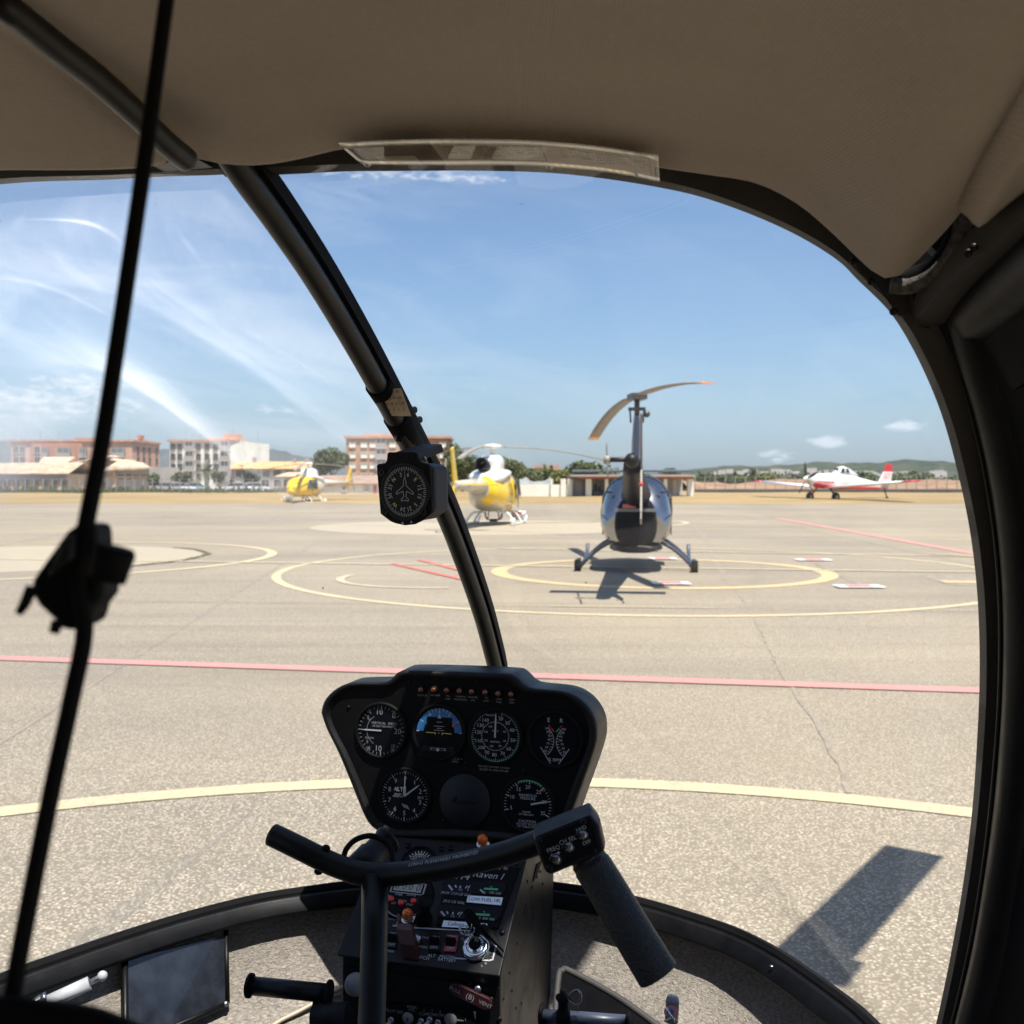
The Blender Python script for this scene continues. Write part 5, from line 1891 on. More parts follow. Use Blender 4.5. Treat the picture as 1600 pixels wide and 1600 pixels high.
# roof: outer skin, then lining under it
skin_front = [p + V((0, 0, .045)) for p in resample(hdr_l[::-1][::-1][8:] + hdr_all[:8 * 10], 41)]
skin = []
for k, (fb, zz) in enumerate(((0.0, 0.0), (.12, .05), (.35, .085), (.8, .10), (1.4, .09), (2.1, .02))):
    row = []
    for p in skin_front:
        q = toH(p)
        e = (q.x - CX) / .62
        zr = .34 - .13 * e * e + zz * 0.4
        z = q.z if k == 0 else max(q.z * 0 + zr, .16)
        row.append(H(CX + (q.x - CX) * (1 + .14 * min(1, k / 2)), q.y - fb, z))
    skin.append(row)
MB().grid(skin).build('roof_skin', M['heli_black'], cab, solid=0.004)
for sg in (-1, 1):
    rr = [[H(CX + sg * (.69 + .015 * k), f, z) for f in (.85, .3, -.3, -.9, -1.5)] for k, z in ((0, .33), (1, .22), (1, .17))]
    MB().grid(rr).build('roof_rail', M['black'], cab, solid=0.012)
    rr = [[H(CX + sg * w, f, z) for f in (1.0, .5, 0, -.9, -1.5)] for w, z in ((.66, -.55), (.68, -.75), (.62, -1.0))]
    MB().grid(rr).build('side_skin', M['heli_black'], cab, solid=0.01)
MB().prism([H(CX - .75, -1.4, -1.0), H(CX + .75, -1.4, -1.0), H(CX + .75, -1.4, .36), H(CX - .75, -1.4, .36)], HF * -.02).build('rear_bulkhead', M['headliner'], cab)
for sg in (-1, 1):
    MB().prism([H(CX + sg * .72, -.55, -.6), H(CX + sg * .72, -1.45, -.6), H(CX + sg * .72, -1.45, .34), H(CX + sg * .72, -.35, .34), H(CX + sg * .72, -.35, .1)], HX * .01).build('rear_side_wall', M['headliner'], cab)
    MB().prism([H(CX + sg * .72, -.06, -.6), H(CX + sg * .72, -.12, -.6), H(CX + sg * .72, -.12, .34), H(CX + sg * .72, -.06, .34)], HX * .02).build('door_pillar', M['black'], cab)
MB().prism([H(CX - .66, 0.75, -.925), H(CX + .66, .75, -.925), H(CX + .66, -1.5, -.925), H(CX - .66, -1.5, -.925)], V((0, 0, -.03))).build('cabin_floor', M['carpet'], cab)

# roof tube on the centre line
rt = [onr(px, py, CX) for px, py in ((-160, -120), (0, 2), (90, 75), (150, 122), (210, 176), (262, 226), (292, 250))]
rt = [H(CX, -.5, .285)] + rt
MB().tube(spline(rt, 5), 0.0095, 12).build('roof_tube', M['frame'], cab)


# headliner cushions: front edge in front of us, then rising and running back overhead
def lining(edge, name, rows_, ma, sideways=0.0):
    e = resample(spline(edge, 8), 54)
    rows = []
    for df, dz, rx in rows_:
        row = []
        for i, p in enumerate(e):
            q = toH(p)
            crown = .30 - .10 * ((q.x - CX) / .6) ** 2
            if df < .09:
                z = q.z + dz
            else:
                w = min(1, df / .5)
                w = w * w * (3 - 2 * w)
                z = (q.z + .012) * (1 - w) + crown * w
            row.append(H(q.x + rx * df, q.y - df + (0.0 if df > 0 else 0), z))
        rows.append(row)
    return rows


edge_main = [P(292, 246, .80), P(318, 250, .825), P(352, 256.5, .84), (P(400, 258.5, .845)), P(440, 254, .845), P(480, 246, .843), P(530, 234, .84), P(600, 228, .84), P(760, 230, .84), P(900, 240, .845), P(1030, 262, .855), P(1105, 273, .855), P(1180, 286, .855),
             P(1245, 318, .85), P(1300, 364, .85), P(1345, 408, .848), P(1370, 429, .845), P(1394, 436, .84), P(1420, 418, .82), P(1450, 388, .79), P(1476, 360, .765), P(1500, 331, .74)]
rw = [(-.004, .018, 0), (-.004, .006, 0), (0, 0, 0), (.012, -.002, 0), (.04, .006, 0), (.08, .010, 0), (.14, 0, 0), (.22, 0, 0), (.34, 0, 0), (.5, 0, 0), (.8, 0, 0), (1.3, 0, 0), (2.1, 0, 0)]
MB().grid(lining(edge_main, 'h', rw, None)).build('headliner', M['headliner'], cab)
edge_left = [P(-420, 297, .92), P(-200, 281, .89), P(-60, 271, .875), P(0, 266, .87), P(90, 266, .86), P(170, 265, .85), P(225, 262, .845), P(255, 256, .84), P(268, 250, .835), P(272, 240, .83), P(266, 226, .80)]
MB().grid(lining(edge_left, 'h', rw, None)).build('headliner', M['headliner'], cab)
# right cushion that overlaps the corner with a sewn edge
edge_r = [P(1385, 258, .755), P(1402, 268, .75), P(1425, 284, .745), P(1452, 299, .738), P(1490, 323, .728), P(1512, 340, .722), P(1530, 356, .716), P(1562, 330, .70), P(1605, 297, .675), P(1680, 236, .63), P(1800, 150, .57)]
e = resample(spline(edge_r, 8), 40)
rows = []
for df, dz in ((0, .012), (0, 0), (.008, .0015), (.05, .004), (.12, .008), (.3, .02), (.8, .03), (1.6, .03)):
    rows.append([H(toH(p).x, toH(p).y - df, min(toH(p).z + dz, .245) + .035 * max(0, 1 - i / 39 / .33) * min(1, df / .10)) for i, p in enumerate(e)])
MB().grid(rows).build('headliner', M['headliner'], cab)

MB().prism([P(1330, 392, .93), P(1420, 300, .90), P(1520, 290, .86), P(1640, 230, .80), P(1640, 320, .80), P(1530, 420, .86), P(1450, 480, .90), P(1405, 480, .93)], FW * .004).build('corner_liner', M['black_matt'], cab)
# door rail, corner gusset, felt strip and rivets
rail = spline([P(1418, 492, .862), P(1436, 476, .852), P(1470, 440, .815), P(1530, 384, .755), P(1600, 322, .69), P(1700, 235, .62), P(1900, 60, .50), H(.185, .1, .2), H(.20, -.5, .2), H(.21, -1.3, .2)], 6)
rails = []
for i, p in enumerate(rail):
    t = (rail[min(i + 1, len(rail) - 1)] - rail[max(i - 1, 0)]).normalized()
    o = HZV - t * t.z
    o.normalize()
    w = (CAM - p).normalized()
    w = (w - t * w.dot(t) - o * w.dot(o)).normalized()
    rails.append([p - o * .012 + w * .004, p + o * .013 + w * .004, p + o * .015 - w * .03, p - o * .012 - w * .03])
MB().loft(rails, sm=False).build('door_rail', M['lip'], cab)
gp = [(1326, 400), (1348, 396), (1385, 436), (1420, 440), (1452, 436), (1458, 462), (1425, 494), (1404, 495), (1386, 470), (1362, 440), (1342, 428)]
MB().prism([P(x, y, .858) for x, y in gp], ray(1390, 450) * .012).build('corner_gusset', M['lip'], cab, bev=0.001)
fs = spline([P(1392, 446, .845), P(1420, 447, .842), P(1450, 436, .828), P(1475, 415, .81), P(1494, 385, .79), P(1505, 350, .77), P(1516, 322, .76)], 6)
MB().tube(fs, .0068, 8).build('felt_strip', M['felt'], cab)
MB().tube(spline([P(1408, 440, .853), P(1452, 426, .838), P(1484, 398, .815), P(1500, 362, .785), P(1508, 335, .775)], 6), .010, 8).build('felt_backing', M['black_matt'], cab)
riv = None


def bolt(p, n, r, parent, name='rivet', ma='black', dome=0.5):
    m = MB()
    m.lathe((0, 0, 0), n, [(r, 0), (r * .95, r * .35 * dome), (r * .6, r * .8 * dome), (r * .1, r * dome)], 10)
    o = m.build(name, M[ma], None)
    o.parent = parent
    o.location = V(p) - V(parent.get('_w', (0, 0, 0)))
    return o


for x, y in ((1334, 409), (1361, 440), (1396, 487), (1430, 464), (1512, 396), (1521, 387)):
    bolt(P(x, y, .852 if x < 1500 else .748), (CAM - P(x, y, .85)), .0034, cab, ma='black')
for x, y in ((574, 254), (859, 257.5)):
    bolt(P(x, y, .868), (CAM - P(x, y, .85)), .0038, cab, ma='steel')
m = MB()
m.box(P(283, 240, .845), (.045, .022, .02), (HX, HF, HZV))
m.tube([P(266, 238, .83), P(285, 232, .832), P(292, 246, .835)], .0045, 8)
m.build('tube_bracket', M['black'], cab)
for i in (20, 24, 80, 95, 110):
    p = sill[i] + sill_in(sill[i]).normalized() * .026 + V((0, 0, -.0095))
    bolt(p, (0, 0, 1), .0028, cab, ma='steel')
for x, y in ((148, 1510), (171, 1500)):
    bolt(ontub(x, y, .02), CAM - P(x, y, 1), .004, cab, name='screw', ma='black')

MB().grid([[H(.135, .80, .215), H(.17, .4, .225), H(.185, 0, .225), H(.20, -.5, .225), H(.21, -1.4, .225)], [H(.25, .82, .205), H(.26, .4, .205), H(.26, 0, .205), H(.27, -.5, .205), H(.27, -1.4, .205)]]).build('door_trim', M['black_matt'], cab, solid=0.004)
# own mast and rotor blades over the roof (the blade throws the shadow at the lower right)
tipc = G(1428, 1329)
zt = 3.02
tipp = tipc + S_DIR * (zt / S_DIR.z)
mastp = H(CX + .06, -.33, 0)
mastp.z = 3.2
bdir = V((tipp.x - mastp.x, tipp.y - mastp.y, 0))
Lb = bdir.length
bdir.normalize()
MB().tube([V((mastp.x, mastp.y, 2.05)), V((mastp.x, mastp.y, 3.25))], [.09, .05], 10).build('rotor_mast', M['heli_grey'], cab)
for sg in (1, -1):
    m = MB()
    blade_mesh(m, V((mastp.x, mastp.y, 0)), bdir * sg, Lb, .16, .26, 3.2, -.02)
    if sg > 0:
        s = V((bdir.y, -bdir.x, 0))
        m.box(mastp + bdir * (Lb * .72) + s * .145 + V((0, 0, -.1)), (.05, .22, .006), (s, bdir, HZV))
    m.build('rotor_blade', [M['blade'], M['blade']], cab)

# ------------------------------------------------------------------ right door
door = thing('cabin_door', 'black right cabin door with padded window frame beside the windscreen post', 'door', tuple(P(1560, 900, .93)))
dl = spline([P(1900, 75, .51), P(1750, 226, .60), P(1640, 325, .68), P(1560, 400, .76), P(1500, 455, .83), P(1481, 478, .862), P(1484, 505, .872), P(1500, 560, .88), P(1525, 640, .89), P(1548, 740, .90), P(1565, 850, .91), P(1572, 960, .925), P(1571, 1080, .94), P(1563, 1200, .96), P(1550, 1320, .985), P(1530, 1450, 1.01), P(1506, 1560, 1.04), P(1470, 1700, 1.08)], 6)
rg = loop_rings(dl, H(.22, .5, -.1))
rings = []
for p, o, w in rg:
    i = -o
    out = (HX - HF * .3).normalized()
    rings.append([p + out * .05 - w * .0, p, p + i * .008 + w * .010, p + i * .035 + w * .012, p + i * .052 + w * .002, p + i * .060 - w * .03])
# the door frame runs round the window on the far side of the gap
dr = []
for k, (p, o, w) in enumerate(rg):
    right = (HX * .95 - HF * .30).normalized()
    dn = V((0, 0, -1))
    t = (rg[min(k + 1, len(rg) - 1)][0] - rg[max(k - 1, 0)][0]).normalized()
    i = right - t * right.dot(t)
    if i.length < .2 or True:
        i = (H(.36, .45, -.12) - p)
        i = i - t * i.dot(t)
    i.normalize()
    v = (CAM - p).normalized()
    v = (v - t * v.dot(t) - i * v.dot(i)).normalized()
    dr.append((p, i, v))
MB().loft([[p - v * .03, p, p + i * .006 + v * .006, p + i * .020 + v * .010, p + i * .034 + v * .008, p + i * .044 - v * .004, p + i * .05 - v * .03] for p, i, v in dr], sm=True).build('door_frame', M['black'], door)
MB().loft([[p + i * .044 - v * .004, p + i * .090 - v * .008, p + i * .090 - v * .03, p + i * .044 - v * .03] for p, i, v in dr], sm=False).build('window_seal', M['rubber'], door)
MB().tube([p - i * .004 + v * .003 for p, i, v in dr], .0022, 6).build('door_gasket', M['frame'], door)
# post behind the gap, dark channel
MB().loft([[p - i * .040 - v * .045, p + i * .03 - v * .045, p + i * .03 - v * .05, p - i * .040 - v * .05] for p, i, v in dr], sm=False).build('door_jamb', M['black_matt'], cab)
wp = [p + i * .088 - v * .018 for p, i, v in dr]
N = 30
A = resample(wp, N)
back = [H(.30, -.35, .12 - .75 * k / (N - 1)) for k in range(N)]
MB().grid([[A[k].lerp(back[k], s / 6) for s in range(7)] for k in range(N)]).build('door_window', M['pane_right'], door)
MB().prism([H(.17, 1.0, -.62), H(.24, -.3, -.62), H(.24, -.3, -1.0), H(.17, 1.0, -1.0)], HX * .03).build('door_panel', M['black'], door)
bolt(P(1510, 582, .875), CAM - P(1510, 582, .87), .0018, door, name='rivet', ma='white')
# ------------------------------------------------------------------ instrument panel
TILT = R_(5)
PN = (-HF * math.cos(TILT) + HZV * math.sin(TILT)).normalized()      # panel faces the seats
PX = HX
PU = PN.cross(PX).normalized()
if PU.z < 0:
    PU = -PU
P0 = onf(722, 1180, 1.385)


def pp(px, py, h=0.0):
    """panel face point under a pixel, lifted h towards the seats"""
    return PL(px, py, P0, PN) + PN * h


panel = thing('instrument_panel', 'black mushroom shaped instrument panel with six round dials on the pedestal', 'instrument panel', tuple(pp(722, 1310)))
outl = [(504, 1113), (507, 1099), (516, 1085), (533, 1072), (553, 1066), (602, 1065), (614, 1059), (622, 1051), (633, 1047), (691, 1048), (792, 1052), (806, 1056), (814, 1063), (822, 1071), (836, 1075), (878, 1079), (901, 1087), (919, 1102), (931, 1123), (934, 1148), (928, 1176),
        (904, 1243), (890, 1280), (872, 1303), (850, 1312), (820, 1314), (720, 1310), (628, 1307), (605, 1303), (585, 1292), (573, 1277), (562, 1251), (533, 1180), (513, 1139)]
o2 = resample(spline([pp(x, y) for x, y in outl + outl[:1]], 4), 141)[:-1]
cen = pp(720, 1180)
m = MB()
def inset(pts, k):
    return [p + (cen - p).normalized() * k for p in pts]
m.loft([[p + PN * 0.0 for p in inset(o2, .013)], [p + PN * .006 for p in inset(o2, .009)], [p + PN * .008 for p in inset(o2, .004)], [p + PN * .005 for p in inset(o2, .0005)], [p - PN * .004 for p in o2], [p - PN * .055 for p in inset(o2, -.004)], [p - PN * .085 for p in inset(o2, .03)]], 0, True, True)
m.build('housing', M['black_crinkle'], panel)
m = MB()
m.prism([p + PN * .0005 for p in inset(o2, .012)][::-1], PN * -.002)
m.build('face_plate', M['black_matt'], panel)


def screw(px, py, f, par, r=.0032, h=0.001, ma='black'):
    c = f(px, py, h)
    n = (f(px, py, .01) - f(px, py, 0)).normalized()
    m = MB()
    x, y, z = frame_from(n)
    m.lathe((0, 0, 0), n, [(r, 0), (r * .95, r * .3), (r * .55, r * .55), (r * .05, r * .55)], 10)
    m.box(n * (r * .57), (r * 1.0, r * .22, r * .1), (x, y, z), 1)
    m.box(n * (r * .57), (r * .22, r * 1.0, r * .1), (x, y, z), 1)
    o = m.build('screw', [M[ma], M['rubber']], None)
    o.parent = par
    o.location = c - V(par['_w'])
    return o


class Gauge:
    def __init__(s, name, px, py, rpx, parent=panel, f=pp, x=PX, u=PU, n=PN, label=None, hexed=True):
        s.c = f(px, py, 0)
        s.r = (f(px + rpx, py, 0) - s.c).length
        s.x, s.u, s.n = x, u, n
        b = MB()
        r = s.r
        b.lathe(s.c, n, [(r * 1.13, .0012), (r * 1.13, .003), (r * 1.08, .0055), (r * 1.0, .0055), (r * .985, .0022)], 40, 0)
        b.disc(s.c + n * .0024, x, u, r * .99, 40, 1)
        s.o = b.build(name, [M['black_matt'], M['dial']], parent)
        if label:
            s.o['label'] = label
        s.w, s.k = MB(), MB()
        s.col = {}

    def p(s, a, rho, h=.0027):
        a = R_(a)
        return s.c + (s.x * math.sin(a) + s.u * math.cos(a)) * (rho * s.r) + s.n * h

    def tick(s, a, r0, r1, w=.0004, mb=None):
        mb = mb or s.w
        a0, a1 = s.p(a, r0), s.p(a, r1)
        d = (s.x * math.cos(R_(a)) - s.u * math.sin(R_(a))) * w
        mb.quad(a0 - d, a1 - d, a1 + d, a0 + d)

    def ticks(s, n, r0, r1, w=.0004, a0=0, a1=360):
        for i in range(n):
            s.tick(a0 + (a1 - a0) * i / n, r0, r1, w)

    def num(s, t, a, rho, size=.0085):
        s.w.text(t, s.p(a, rho), s.x, s.u, size)

    def txt(s, t, dx, dy, size=.005):
        s.w.text(t, s.c + (s.x * dx + s.u * dy) * s.r + s.n * .0027, s.x, s.u, size)

    def arc(s, a0, a1, r0, r1, ma, h=.0026):
        m = s.col.setdefault(ma, MB())
        m.arc(s.c + s.n * h, s.x, s.u, r0 * s.r, r1 * s.r, a1, a0, 30)

    def needle(s, a, L, tail=.12, w=.0011, h=.0036, name='needle', taper=.5):
        d = s.x * math.sin(R_(a)) + s.u * math.cos(R_(a))
        e = s.x * math.cos(R_(a)) - s.u * math.sin(R_(a))
        c = s.c + s.n * h
        m = MB()
        m.prism([c - d * s.r * tail - e * w, c - d * s.r * tail + e * w, c + d * s.r * L * .8 + e * w * .9, c + d * s.r * L + e * w * taper * .3, c + d * s.r * L - e * w * taper * .3, c + d * s.r * L * .8 - e * w * .9], s.n * .0004)
        m.build(name, M['white'], s.o, local=False)

    def done(s, lettering='white'):
        s.w.build('lettering', M[lettering], s.o)
        for k, m in s.col.items():
            m.build('colour_band', M[k], s.o)


def fix(o):
    return o


# vertical speed
g_ = Gauge('vertical_speed_gauge', 596.5, 1141, 37)
g_.ticks(36, .86, .96, .00035)
for a in (0, 90, 180, 270, 35, 145, 325, 215):
    g_.tick(a, .80, .97, .0007)
for t, a, r in (('10', -8, .72), ('20', 90, .70), ('10', 188, .72)):
    g_.num(t, a, r, .0115)
for t, a, r in (('15', 42, .78), ('15', 138, .78), ('5', -50, .74), ('5', 230, .74)):
    g_.num(t, a, r, .0065)
g_.txt('VERTICAL  SPEED', .12, .28, .0052)
g_.txt('100 FEET PER MINUTE', .10, .16, .0038)
g_.txt('UP', -.5, .4, .004)
g_.txt('DOWN', -.48, -.32, .004)
g_.w.arc(g_.c + g_.n * .0026, g_.x, g_.u, g_.r * .60, g_.r * .615, 330, 210, 30)
g_.needle(270, .80, .02, .0010)
g_.done('dimwhite')

# attitude
g_ = Gauge('attitude_gauge', 687, 1144, 38)
g_.arc(-88, 88, .64, .93, 'blue')
g_.col['blue'].box(g_.c + g_.u * g_.r * .46 + g_.n * .0024, (g_.r * 1.35, g_.r * .34, .0003), (g_.x, g_.u, g_.n))
for a in (-60, -30, -20, -10, 0, 10, 20, 30, 60, -89, 89):
    g_.tick(a, .74 if abs(a) in (30, 60, 0) else .82, .94, .0005)
for dy, w in ((.40, .22), (.24, .42), (.08, .42), (.16, .2)):
    g_.w.box(g_.c + g_.u * g_.r * dy + g_.n * .0030, (g_.r * w, .0006, .0002), (g_.x, g_.u, g_.n))
g_.w.prism([g_.p(0, .72), g_.p(-8, .55), g_.p(8, .55)], g_.n * .0003)
m = MB()
m.box(g_.c + g_.u * g_.r * .22 + g_.n * .0026, (g_.r * 1.05, g_.r * .74, .0004), (g_.x, g_.u, g_.n))
m.arc(g_.c + g_.n * .0027, g_.x, g_.u, 0.01, g_.r * .62, 90, 270, 30)
m.build('horizon_drum', M['black_matt'], g_.o)
m = MB()
for sg in (-1, 1):
    m.box(g_.c + g_.x * g_.r * .32 * sg - g_.u * g_.r * .02 + g_.n * .0042, (g_.r * .40, .0010, .0004), (g_.x, g_.u, g_.n))
    m.box(g_.c + g_.x * g_.r * .14 * sg - g_.u * g_.r * .05 + g_.n * .0042, (.0008, .0028, .0004), (g_.x, g_.u, g_.n))
m.box(g_.c - g_.u * g_.r * .02 + g_.n * .0042, (.0012, .0012, .0004), (g_.x, g_.u, g_.n))
m.build('wing_bars', M['yellow_print'], g_.o)
m = MB()
c = g_.p(62, .70, .0042)
d = (g_.x * .62 + g_.u * .78)
m.box(c, (.0065, .0026, .0006), (d, g_.n.cross(d), g_.n))
m.build('warning_flag', M['red'], g_.o)
m = MB()
for sg in (-1, 1):
    m.prism([g_.c + g_.x * g_.r * .0 - g_.u * g_.r * .55, g_.c + g_.x * sg * g_.r * .62 - g_.u * g_.r * .52, g_.c + g_.x * sg * g_.r * .78 - g_.u * g_.r * .92, g_.c + g_.x * sg * g_.r * .66 - g_.u * g_.r * .95, g_.c + g_.x * sg * g_.r * .5 - g_.u * g_.r * .72, g_.c - g_.u * g_.r * .74], g_.n * .0045)
m.build('slip_bracket', M['black_crinkle'], g_.o)
m = MB()
m.box(g_.c - g_.u * g_.r * .64 + g_.n * .0052, (g_.r * .62, .0032, .0006), (g_.x, g_.u, g_.n))
m.build('slip_tube', M['dimwhite'], g_.o)
MB().box(g_.c - g_.u * g_.r * .64 + g_.n * .0057, (g_.r * .52, .0018, .0004), (g_.x, g_.u, g_.n)).build('slip_window', M['dial'], g_.o)
MB().sphere(g_.c - g_.u * g_.r * .66 + g_.n * .0062, .0022).build('slip_ball', M['white'], g_.o)
g_.done('white')
k = Gauge('adjusting_knob', 712, 1186, 8)
k.txt('PULL TO CAGE', 0, .1, .0030)
k.txt('QUICK', 0, -.4, .003)
k.done('white')

# airspeed
g_ = Gauge('airspeed_gauge', 774.5, 1150, 38.5)
for i in range(60):
    g_.tick(i * 5.4 + 16, .90 if i % 5 else .84, .965, .00035)
for t, a in (('20', 17), ('30', 42), ('40', 68), ('50', 99), ('60', 129), ('70', 154), ('80', 181), ('90', 206), ('100', 229), ('110', 252), ('120', 279), ('130', 302), ('140', 325)):
    g_.num(t, a, .725, .0072)
g_.w.arc(g_.c + g_.n * .0026, g_.x, g_.u, g_.r * .555, g_.r * .565, 360, 0, 60)
for i in range(40):
    g_.tick(i * 9, .52, .565, .0003)
for t, a in (('40', 62), ('60', 112), ('80', 150), ('100', 200), ('120', 244), ('140', 290), ('160', 330)):
    g_.num(t, a, .42, .0042)
g_.txt('KNOTS', -.18, .80, .0042)
g_.txt('AIRSPEED', 0, -.22, .0036)
g_.txt('M P H', 0, .20, .0036)
g_.arc(40, 268, .965, .995, 'green')
g_.needle(1, .90, .05, .0012)
g_.done('white')

# rotor and engine tachometer
g_ = Gauge('tachometer', 868, 1155, 40)
g_.txt('E', -.27, .72, .0085)
g_.txt('R', .23, .72, .0085)
g_.txt('% RPM', .0, -.78, .0065)
for sg in (-1, 1):
    cc = g_.c + g_.x * sg * g_.r * .72 - g_.u * g_.r * .08
    m = g_.w
    rr = .66
    a0, a1 = (40, 140) if sg < 0 else (-140, -40)
    m.arc(cc + g_.n * .0027, g_.x, g_.u, g_.r * rr, g_.r * (rr + .018), a1, a0, 24)
    for i in range(11):
        a = R_(a0 + (a1 - a0) * i / 10)
        d = g_.x * math.sin(a) + g_.u * math.cos(a)
        e = g_.x * math.cos(a) - g_.u * math.sin(a)
        p = cc + g_.n * .0028
        m.quad(p + d * g_.r * (rr - .09) - e * .0003, p + d * g_.r * rr - e * .0003, p + d * g_.r * rr + e * .0003, p + d * g_.r * (rr - .09) + e * .0003)
    for i, t in enumerate(('110', '100', '90', '80', '70', '60', '50')):
        dy = .46 - i * .145
        m.text(t, g_.c + g_.x * sg * g_.r * (.20 + .05 * abs(i - 2.5)) + g_.u * g_.r * (dy - .05) + g_.n * .0027, g_.x, g_.u, .0044)
    gm = g_.col.setdefault('green' if sg > 0 else 'red', MB())
    gm.box(g_.c + g_.x * sg * g_.r * .10 + g_.u * g_.r * .36 + g_.n * .0031, (.0014, .0065, .0003), ((g_.x + g_.u * -sg * .8).normalized(), (g_.u + g_.x * sg * .8).normalized(), g_.n))
    gm2 = g_.col.setdefault('red', MB())
    gm2.box(g_.c + g_.x * sg * g_.r * .22 + g_.u * g_.r * .50 + g_.n * .0031, (.0009, .0045, .0003), ((g_.x + g_.u * -sg * .9).normalized(), (g_.u + g_.x * sg * .9).normalized(), g_.n))
    a = g_.c + g_.x * sg * g_.r * .56 - g_.u * g_.r * .32 + g_.n * .003
    b = g_.c + g_.x * sg * g_.r * .16 - g_.u * g_.r * .92 + g_.n * .003
    d = (b - a).normalized()
    e = g_.n.cross(d) * .0005
    m.quad(a - e, b - e, b + e, a + e)
g_.done('white')

# altimeter
g_ = Gauge('altimeter', 633.5, 1243, 37)
g_.ticks(50, .88, .96, .0003)
g_.ticks(10, .82, .97, .0007)
for i in range(10):
    g_.num(str(i), i * 36, .68 if i else .70, .0095 if i else .006)
g_.txt('ALT', -.28, .24, .0085)
g_.txt('100 FEET', -.3, .04, .0032)
g_.txt('INCHES HG', -.3, -.04, .003)
g_.txt('29.9', .66, -.03, .0055)
m = g_.w
for kx in range(4):
    c = g_.c + g_.x * g_.r * (-.06 + .07 * kx) - g_.u * g_.r * (.38 + .02 * kx) + g_.n * .0027
    d = (g_.x * .55 - g_.u * .83)
    m.box(c, (.0065, .0009, .0002), (d, g_.n.cross(d), g_.n))
m.prism([g_.p(-4, 1.0), g_.p(4, 1.0), g_.p(0, .86)], g_.n * .0003)
g_.needle(0, .80, .02, .0007, .0040)
g_.needle(0, .42, .0, .0022, .0036, taper=1)
g_.needle(52, .80, .0, .0012, .0046)
g_.done('white')

# blank cover with a faint embossed flourish
c = pp(727, 1251)
r = (pp(767, 1251) - c).length
m = MB()
m.lathe(c, PN, [(r, .001), (r, .003), (r * .97, .0042), (.001, .0042)], 48)
bl = m.build('blank_cover', M['navy'], panel)
m = MB()
fl = [(-.5, -.12), (-.38, .12), (-.30, .16), (-.34, .0), (-.42, -.02), (-.2, -.14), (-.12, .02), (-.02, -.10), (.06, .04), (.14, -.08), (.24, .03), (.34, -.05), (.5, .0)]
m.tube(spline([c + (PX * a + PU * b) * r + PN * .0042 for a, b in fl], 4), .0006, 5)
m.build('embossed_flourish', M['black_matt'], bl)

# manifold pressure
g_ = Gauge('manifold_pressure_gauge', 825, 1257, 39)
for v in range(5, 36):
    a = -106 + (v - 5) * 7.35
    g_.tick(a, .80 if v % 5 == 0 else .86, .96, .0008 if v % 5 == 0 else .0004)
for t, a in (('5', -104), ('10', -68), ('15', -34), ('20', 0), ('25', 40), ('30', 77), ('35', 114)):
    g_.num(t, a, .68, .0075)
g_.txt('MANIFOLD', 0, .36, .0052)
g_.txt('PRESSURE', 0, .24, .0052)
g_.txt('INCHES', -.04, -.28, .0036)
g_.txt('OF MERCURY', -.04, -.38, .0036)
g_.txt('CAUTION', .0, -.64, .0056)
g_.txt('DO NOT EXCEED', .0, -.75, .0040)
g_.txt('MP TABLE LIMIT', .0, -.85, .0040)
g_.arc(-26, 36, .90, .97, 'green')
g_.arc(40, 46, .78, .97, 'red')
g_.needle(76, .86, -.14, .0013)
g_.done('white')

# row of caution lamps and their names
wl = MB()
for (px, py), t in zip(((660, 1077), (680, 1077), (700, 1078), (720, 1079), (739, 1080), (760, 1081), (780, 1083), (800, 1084)),
                       (('CLUTCH',), ('MR TEMP',), ('MR', 'CHIP'), ('CARBON', 'MONOXIDE'), ('STARTER', 'ON'), ('TR', 'CHIP'), ('LOW', 'FUEL'), ('LOW', 'RPM'))):
    m = MB()
    n = PN
    m.lathe((0, 0, 0), n, [(.0055, .0), (.0055, .003), (.0045, .004)], 14, 1)
    m.lathe((0, 0, 0), n, [(.0043, .003), (.0042, .007), (.003, .0095), (.0004, .0105)], 14, 0)
    o = m.build('caution_lamp', [M['amber_dark'], M['black_matt']], None)
    o.parent = panel
    o.location = pp(px, py, .0005) - V(panel['_w'])
    for i, s in enumerate(t):
        wl.text(s, pp(px, py + 9.5 + i * 4.6, .0009), PX, PU, .0036)
for s, px, py, z in (('DO NOT EXCEED 110 KIAS', 772, 1198.5, .0038), ('EXCEPT IN SMOOTH AIR', 772, 1203.5, .0038)):
    wl.text(s, pp(px, py, .0009), PX, PU, z)
wl.build('lettering', M['dimwhite'], panel)
for x, y in ((592, 1283), (694, 1282), (636, 1298), (849, 1275), (728, 1192), (560, 1166), (818, 1204), (905, 1150), (545, 1105), (676, 1100), (640, 1066), (746, 1063)):
    screw(x, y, pp, panel, .0028)

# ------------------------------------------------------------------ centre pedestal
con = thing('centre_pedestal', 'black riveted centre pedestal with clock, fuel gauges, switches and ignition', 'console', tuple(H(CX, 1.3, -.9)))
A_, B_ = onr(780, 1525, CX + .108), onr(822, 1347, CX + .108)
CN = (B_ - A_).cross(HX).normalized()
if CN.z < 0:
    CN = -CN
CU = CN.cross(HX).normalized()
if CU.z < 0:
    CU = -CU


def cp(px, py, h=0.0):
    return PL(px, py, A_, CN) + CN * h


LP, RP = CX - .112, CX + .108
top_c = B_ + (B_ - A_) * .22
def atr(p, r):
    q = toH(p)
    return H(r, q.y, q.z)
bot_q, top_q = toH(A_), toH(top_c)
